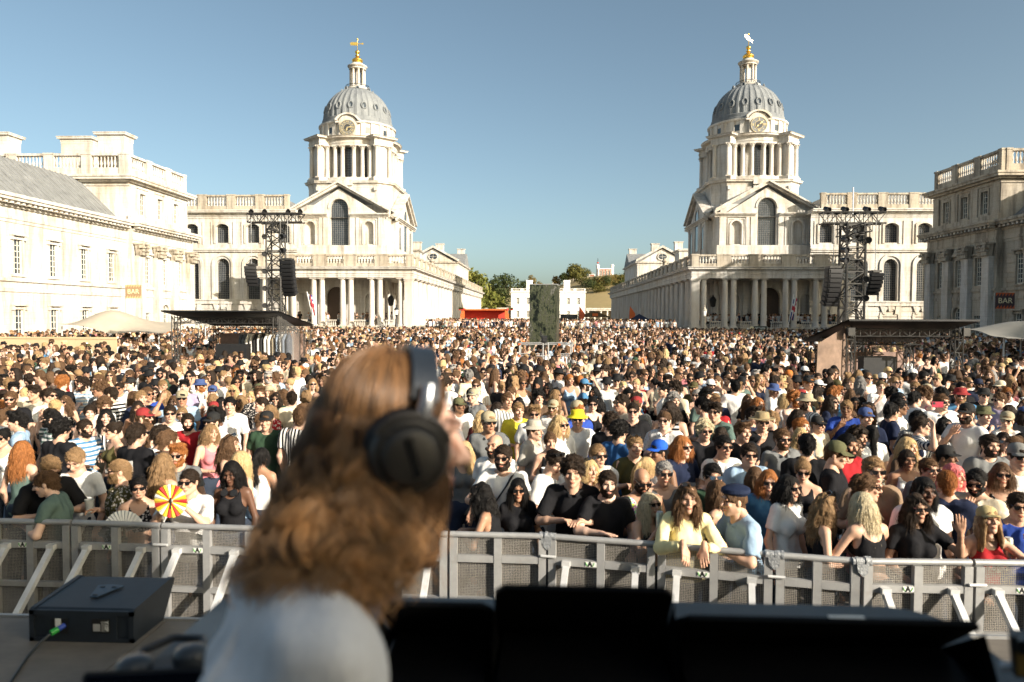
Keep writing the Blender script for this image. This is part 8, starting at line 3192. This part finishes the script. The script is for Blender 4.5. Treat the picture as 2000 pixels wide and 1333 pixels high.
def hand_fan(lab, desc, n_, r_, spread, mats, dz, dx=0.0):
    p = hand_at(lab, 0, .1)
    T = thing('hand_fan', desc, 'fan', (p.x + dx, p.y - .05, p.z + dz), 0, 'hand fans')
    for k in range(n_):
        a0, a1 = -spread / 2 + spread * k / n_, -spread / 2 + spread * (k + 1) / n_
        am = (a0 + a1) / 2
        f_ = lambda a, r, y: (r * math.sin(a), y, r * math.cos(a))
        mb = MB()
        mb.add([f_(a0, .02, .004), f_(a0, r_, .004), f_(am, r_, -.006), f_(am, .02, -.006), f_(a1, r_, .004), f_(a1, .02, .004)], [(0, 1, 2, 3), (3, 2, 4, 5)])
        mb.build('blade', mats[k % len(mats)], T)
    MB().tube([(0, .0, -.07), (0, 0, .03)], .008, 8).build('handle', BLACKP, T)
    return T


FW, FR, FY = plain('fan_white', (.74, .74, .72), .7), plain('fan_red', (.5, .03, .03), .7), plain('fan_yellow', (.75, .55, .04), .7)
hand_fan('woman with tied-up black hair and sunglasses holding a white paper fan', 'white pleated paper fan held by the woman in sunglasses', 14, .2, R(150), [FW], .0)
hand_fan('man in white striped shirt hiding his mouth behind a red and yellow fan', 'round fan of red, yellow and white blades before a man', 22, .15, R(360), [FR, FY, FW, FY], .02, .07)
# phone held up in the middle of the crowd
T = thing('phone', 'red phone held up in the crowd above the white vest woman', 'phone', (5.6, 10.4, 1.86))
MB().box(-.078, .078, -.005, .005, -.04, .04).build('case', plain('phone_red', (.4, .03, .06), .4), T)
MB().cbox(-.05, -.007, .018, .03, .004, .03).build('camera_bump', BLACKP, T)
# prints on clothes
def print_on(lab, meshes, mat, M_):
    o = next(o for o in bpy.data.objects if o.get('label') == lab)
    top = next(c_ for c_ in o.children if c_.name.split('.')[0] in ('tshirt', 'vest', 'shirt'))
    put(meshes, 'print', top, M=M_)


dice = MB()
for cx_, cz_, a in ((-.05, .06, .15), (.04, -.06, -.2)):
    dice.M = Matrix.Translation((cx_, 0, cz_)) @ Matrix.Rotation(a, 4, 'Y')
    dice.prism([(-.06, -.06), (.06, -.06), (.06, .06), (-.06, .06)], 0, .003)
dm_ = dice.mesh('print', STICK)
print_on('man in black T-shirt with a white dice print on his back', dm_, STICK, Matrix.Translation((0, .148, 1.25)) @ Matrix.Rotation(R(6), 4, 'X'))
print_on('woman in red vest top and pale cap with one hand raised to her brow', text_mesh('Vegas', .09, STICK, .001), STICK, Matrix.Translation((0, -.172, 1.24)) @ Matrix.Rotation(R(90), 4, 'X'))


# shoulder strap and neck-worn headphones in the front rows
o = next(o for o in bpy.data.objects if o.get('label') == 'bearded man in white T-shirt with a black shoulder strap')
st_ = MB()
path = [(.115, .02, 1.497), (.105, -.07, 1.475), (.06, -.137, 1.38), (.0, -.156, 1.29), (-.08, -.15, 1.17), (-.16, -.10, 1.05)]
V = []
for x, y, z in path:
    V += [(x - .018, y, z - .012), (x + .018, y, z + .012), (x + .018, y + .008, z + .012), (x - .018, y + .008, z - .012)]
st_.add(V, [(4 * i + a, 4 * i + (a + 1) % 4, 4 * i + 4 + (a + 1) % 4, 4 * i + 4 + a) for i in range(len(path) - 1) for a in range(4)])
st_.build('bag_strap', LEATHER, o)
o = next(o for o in bpy.data.objects if 'headphones round her neck' in o.get('label', ''))
T = thing('neck_headphones', 'black headphones hanging round the neck of the woman in black dress', 'headphones', o.location, o.rotation_euler.z)
sc_ = o.scale[0]
MB(Matrix.Scale(sc_, 4)).tube([(.075 * math.cos(R(a)), .012 + .075 * math.sin(R(a)), 1.475) for a in range(-40, 221, 20)], .011, 8).build('band', IRON, T, 60)
for sx in (-1, 1):
    MB(Matrix.Scale(sc_, 4) @ Matrix.Translation((sx * .05, -.085, 1.44)) @ Matrix.Rotation(R(75), 4, 'X')).lathe([(.036, -.015), (.04, 0), (.036, .015), (.0, .018)], 18).build('ear_cup', IRON, T, 50)
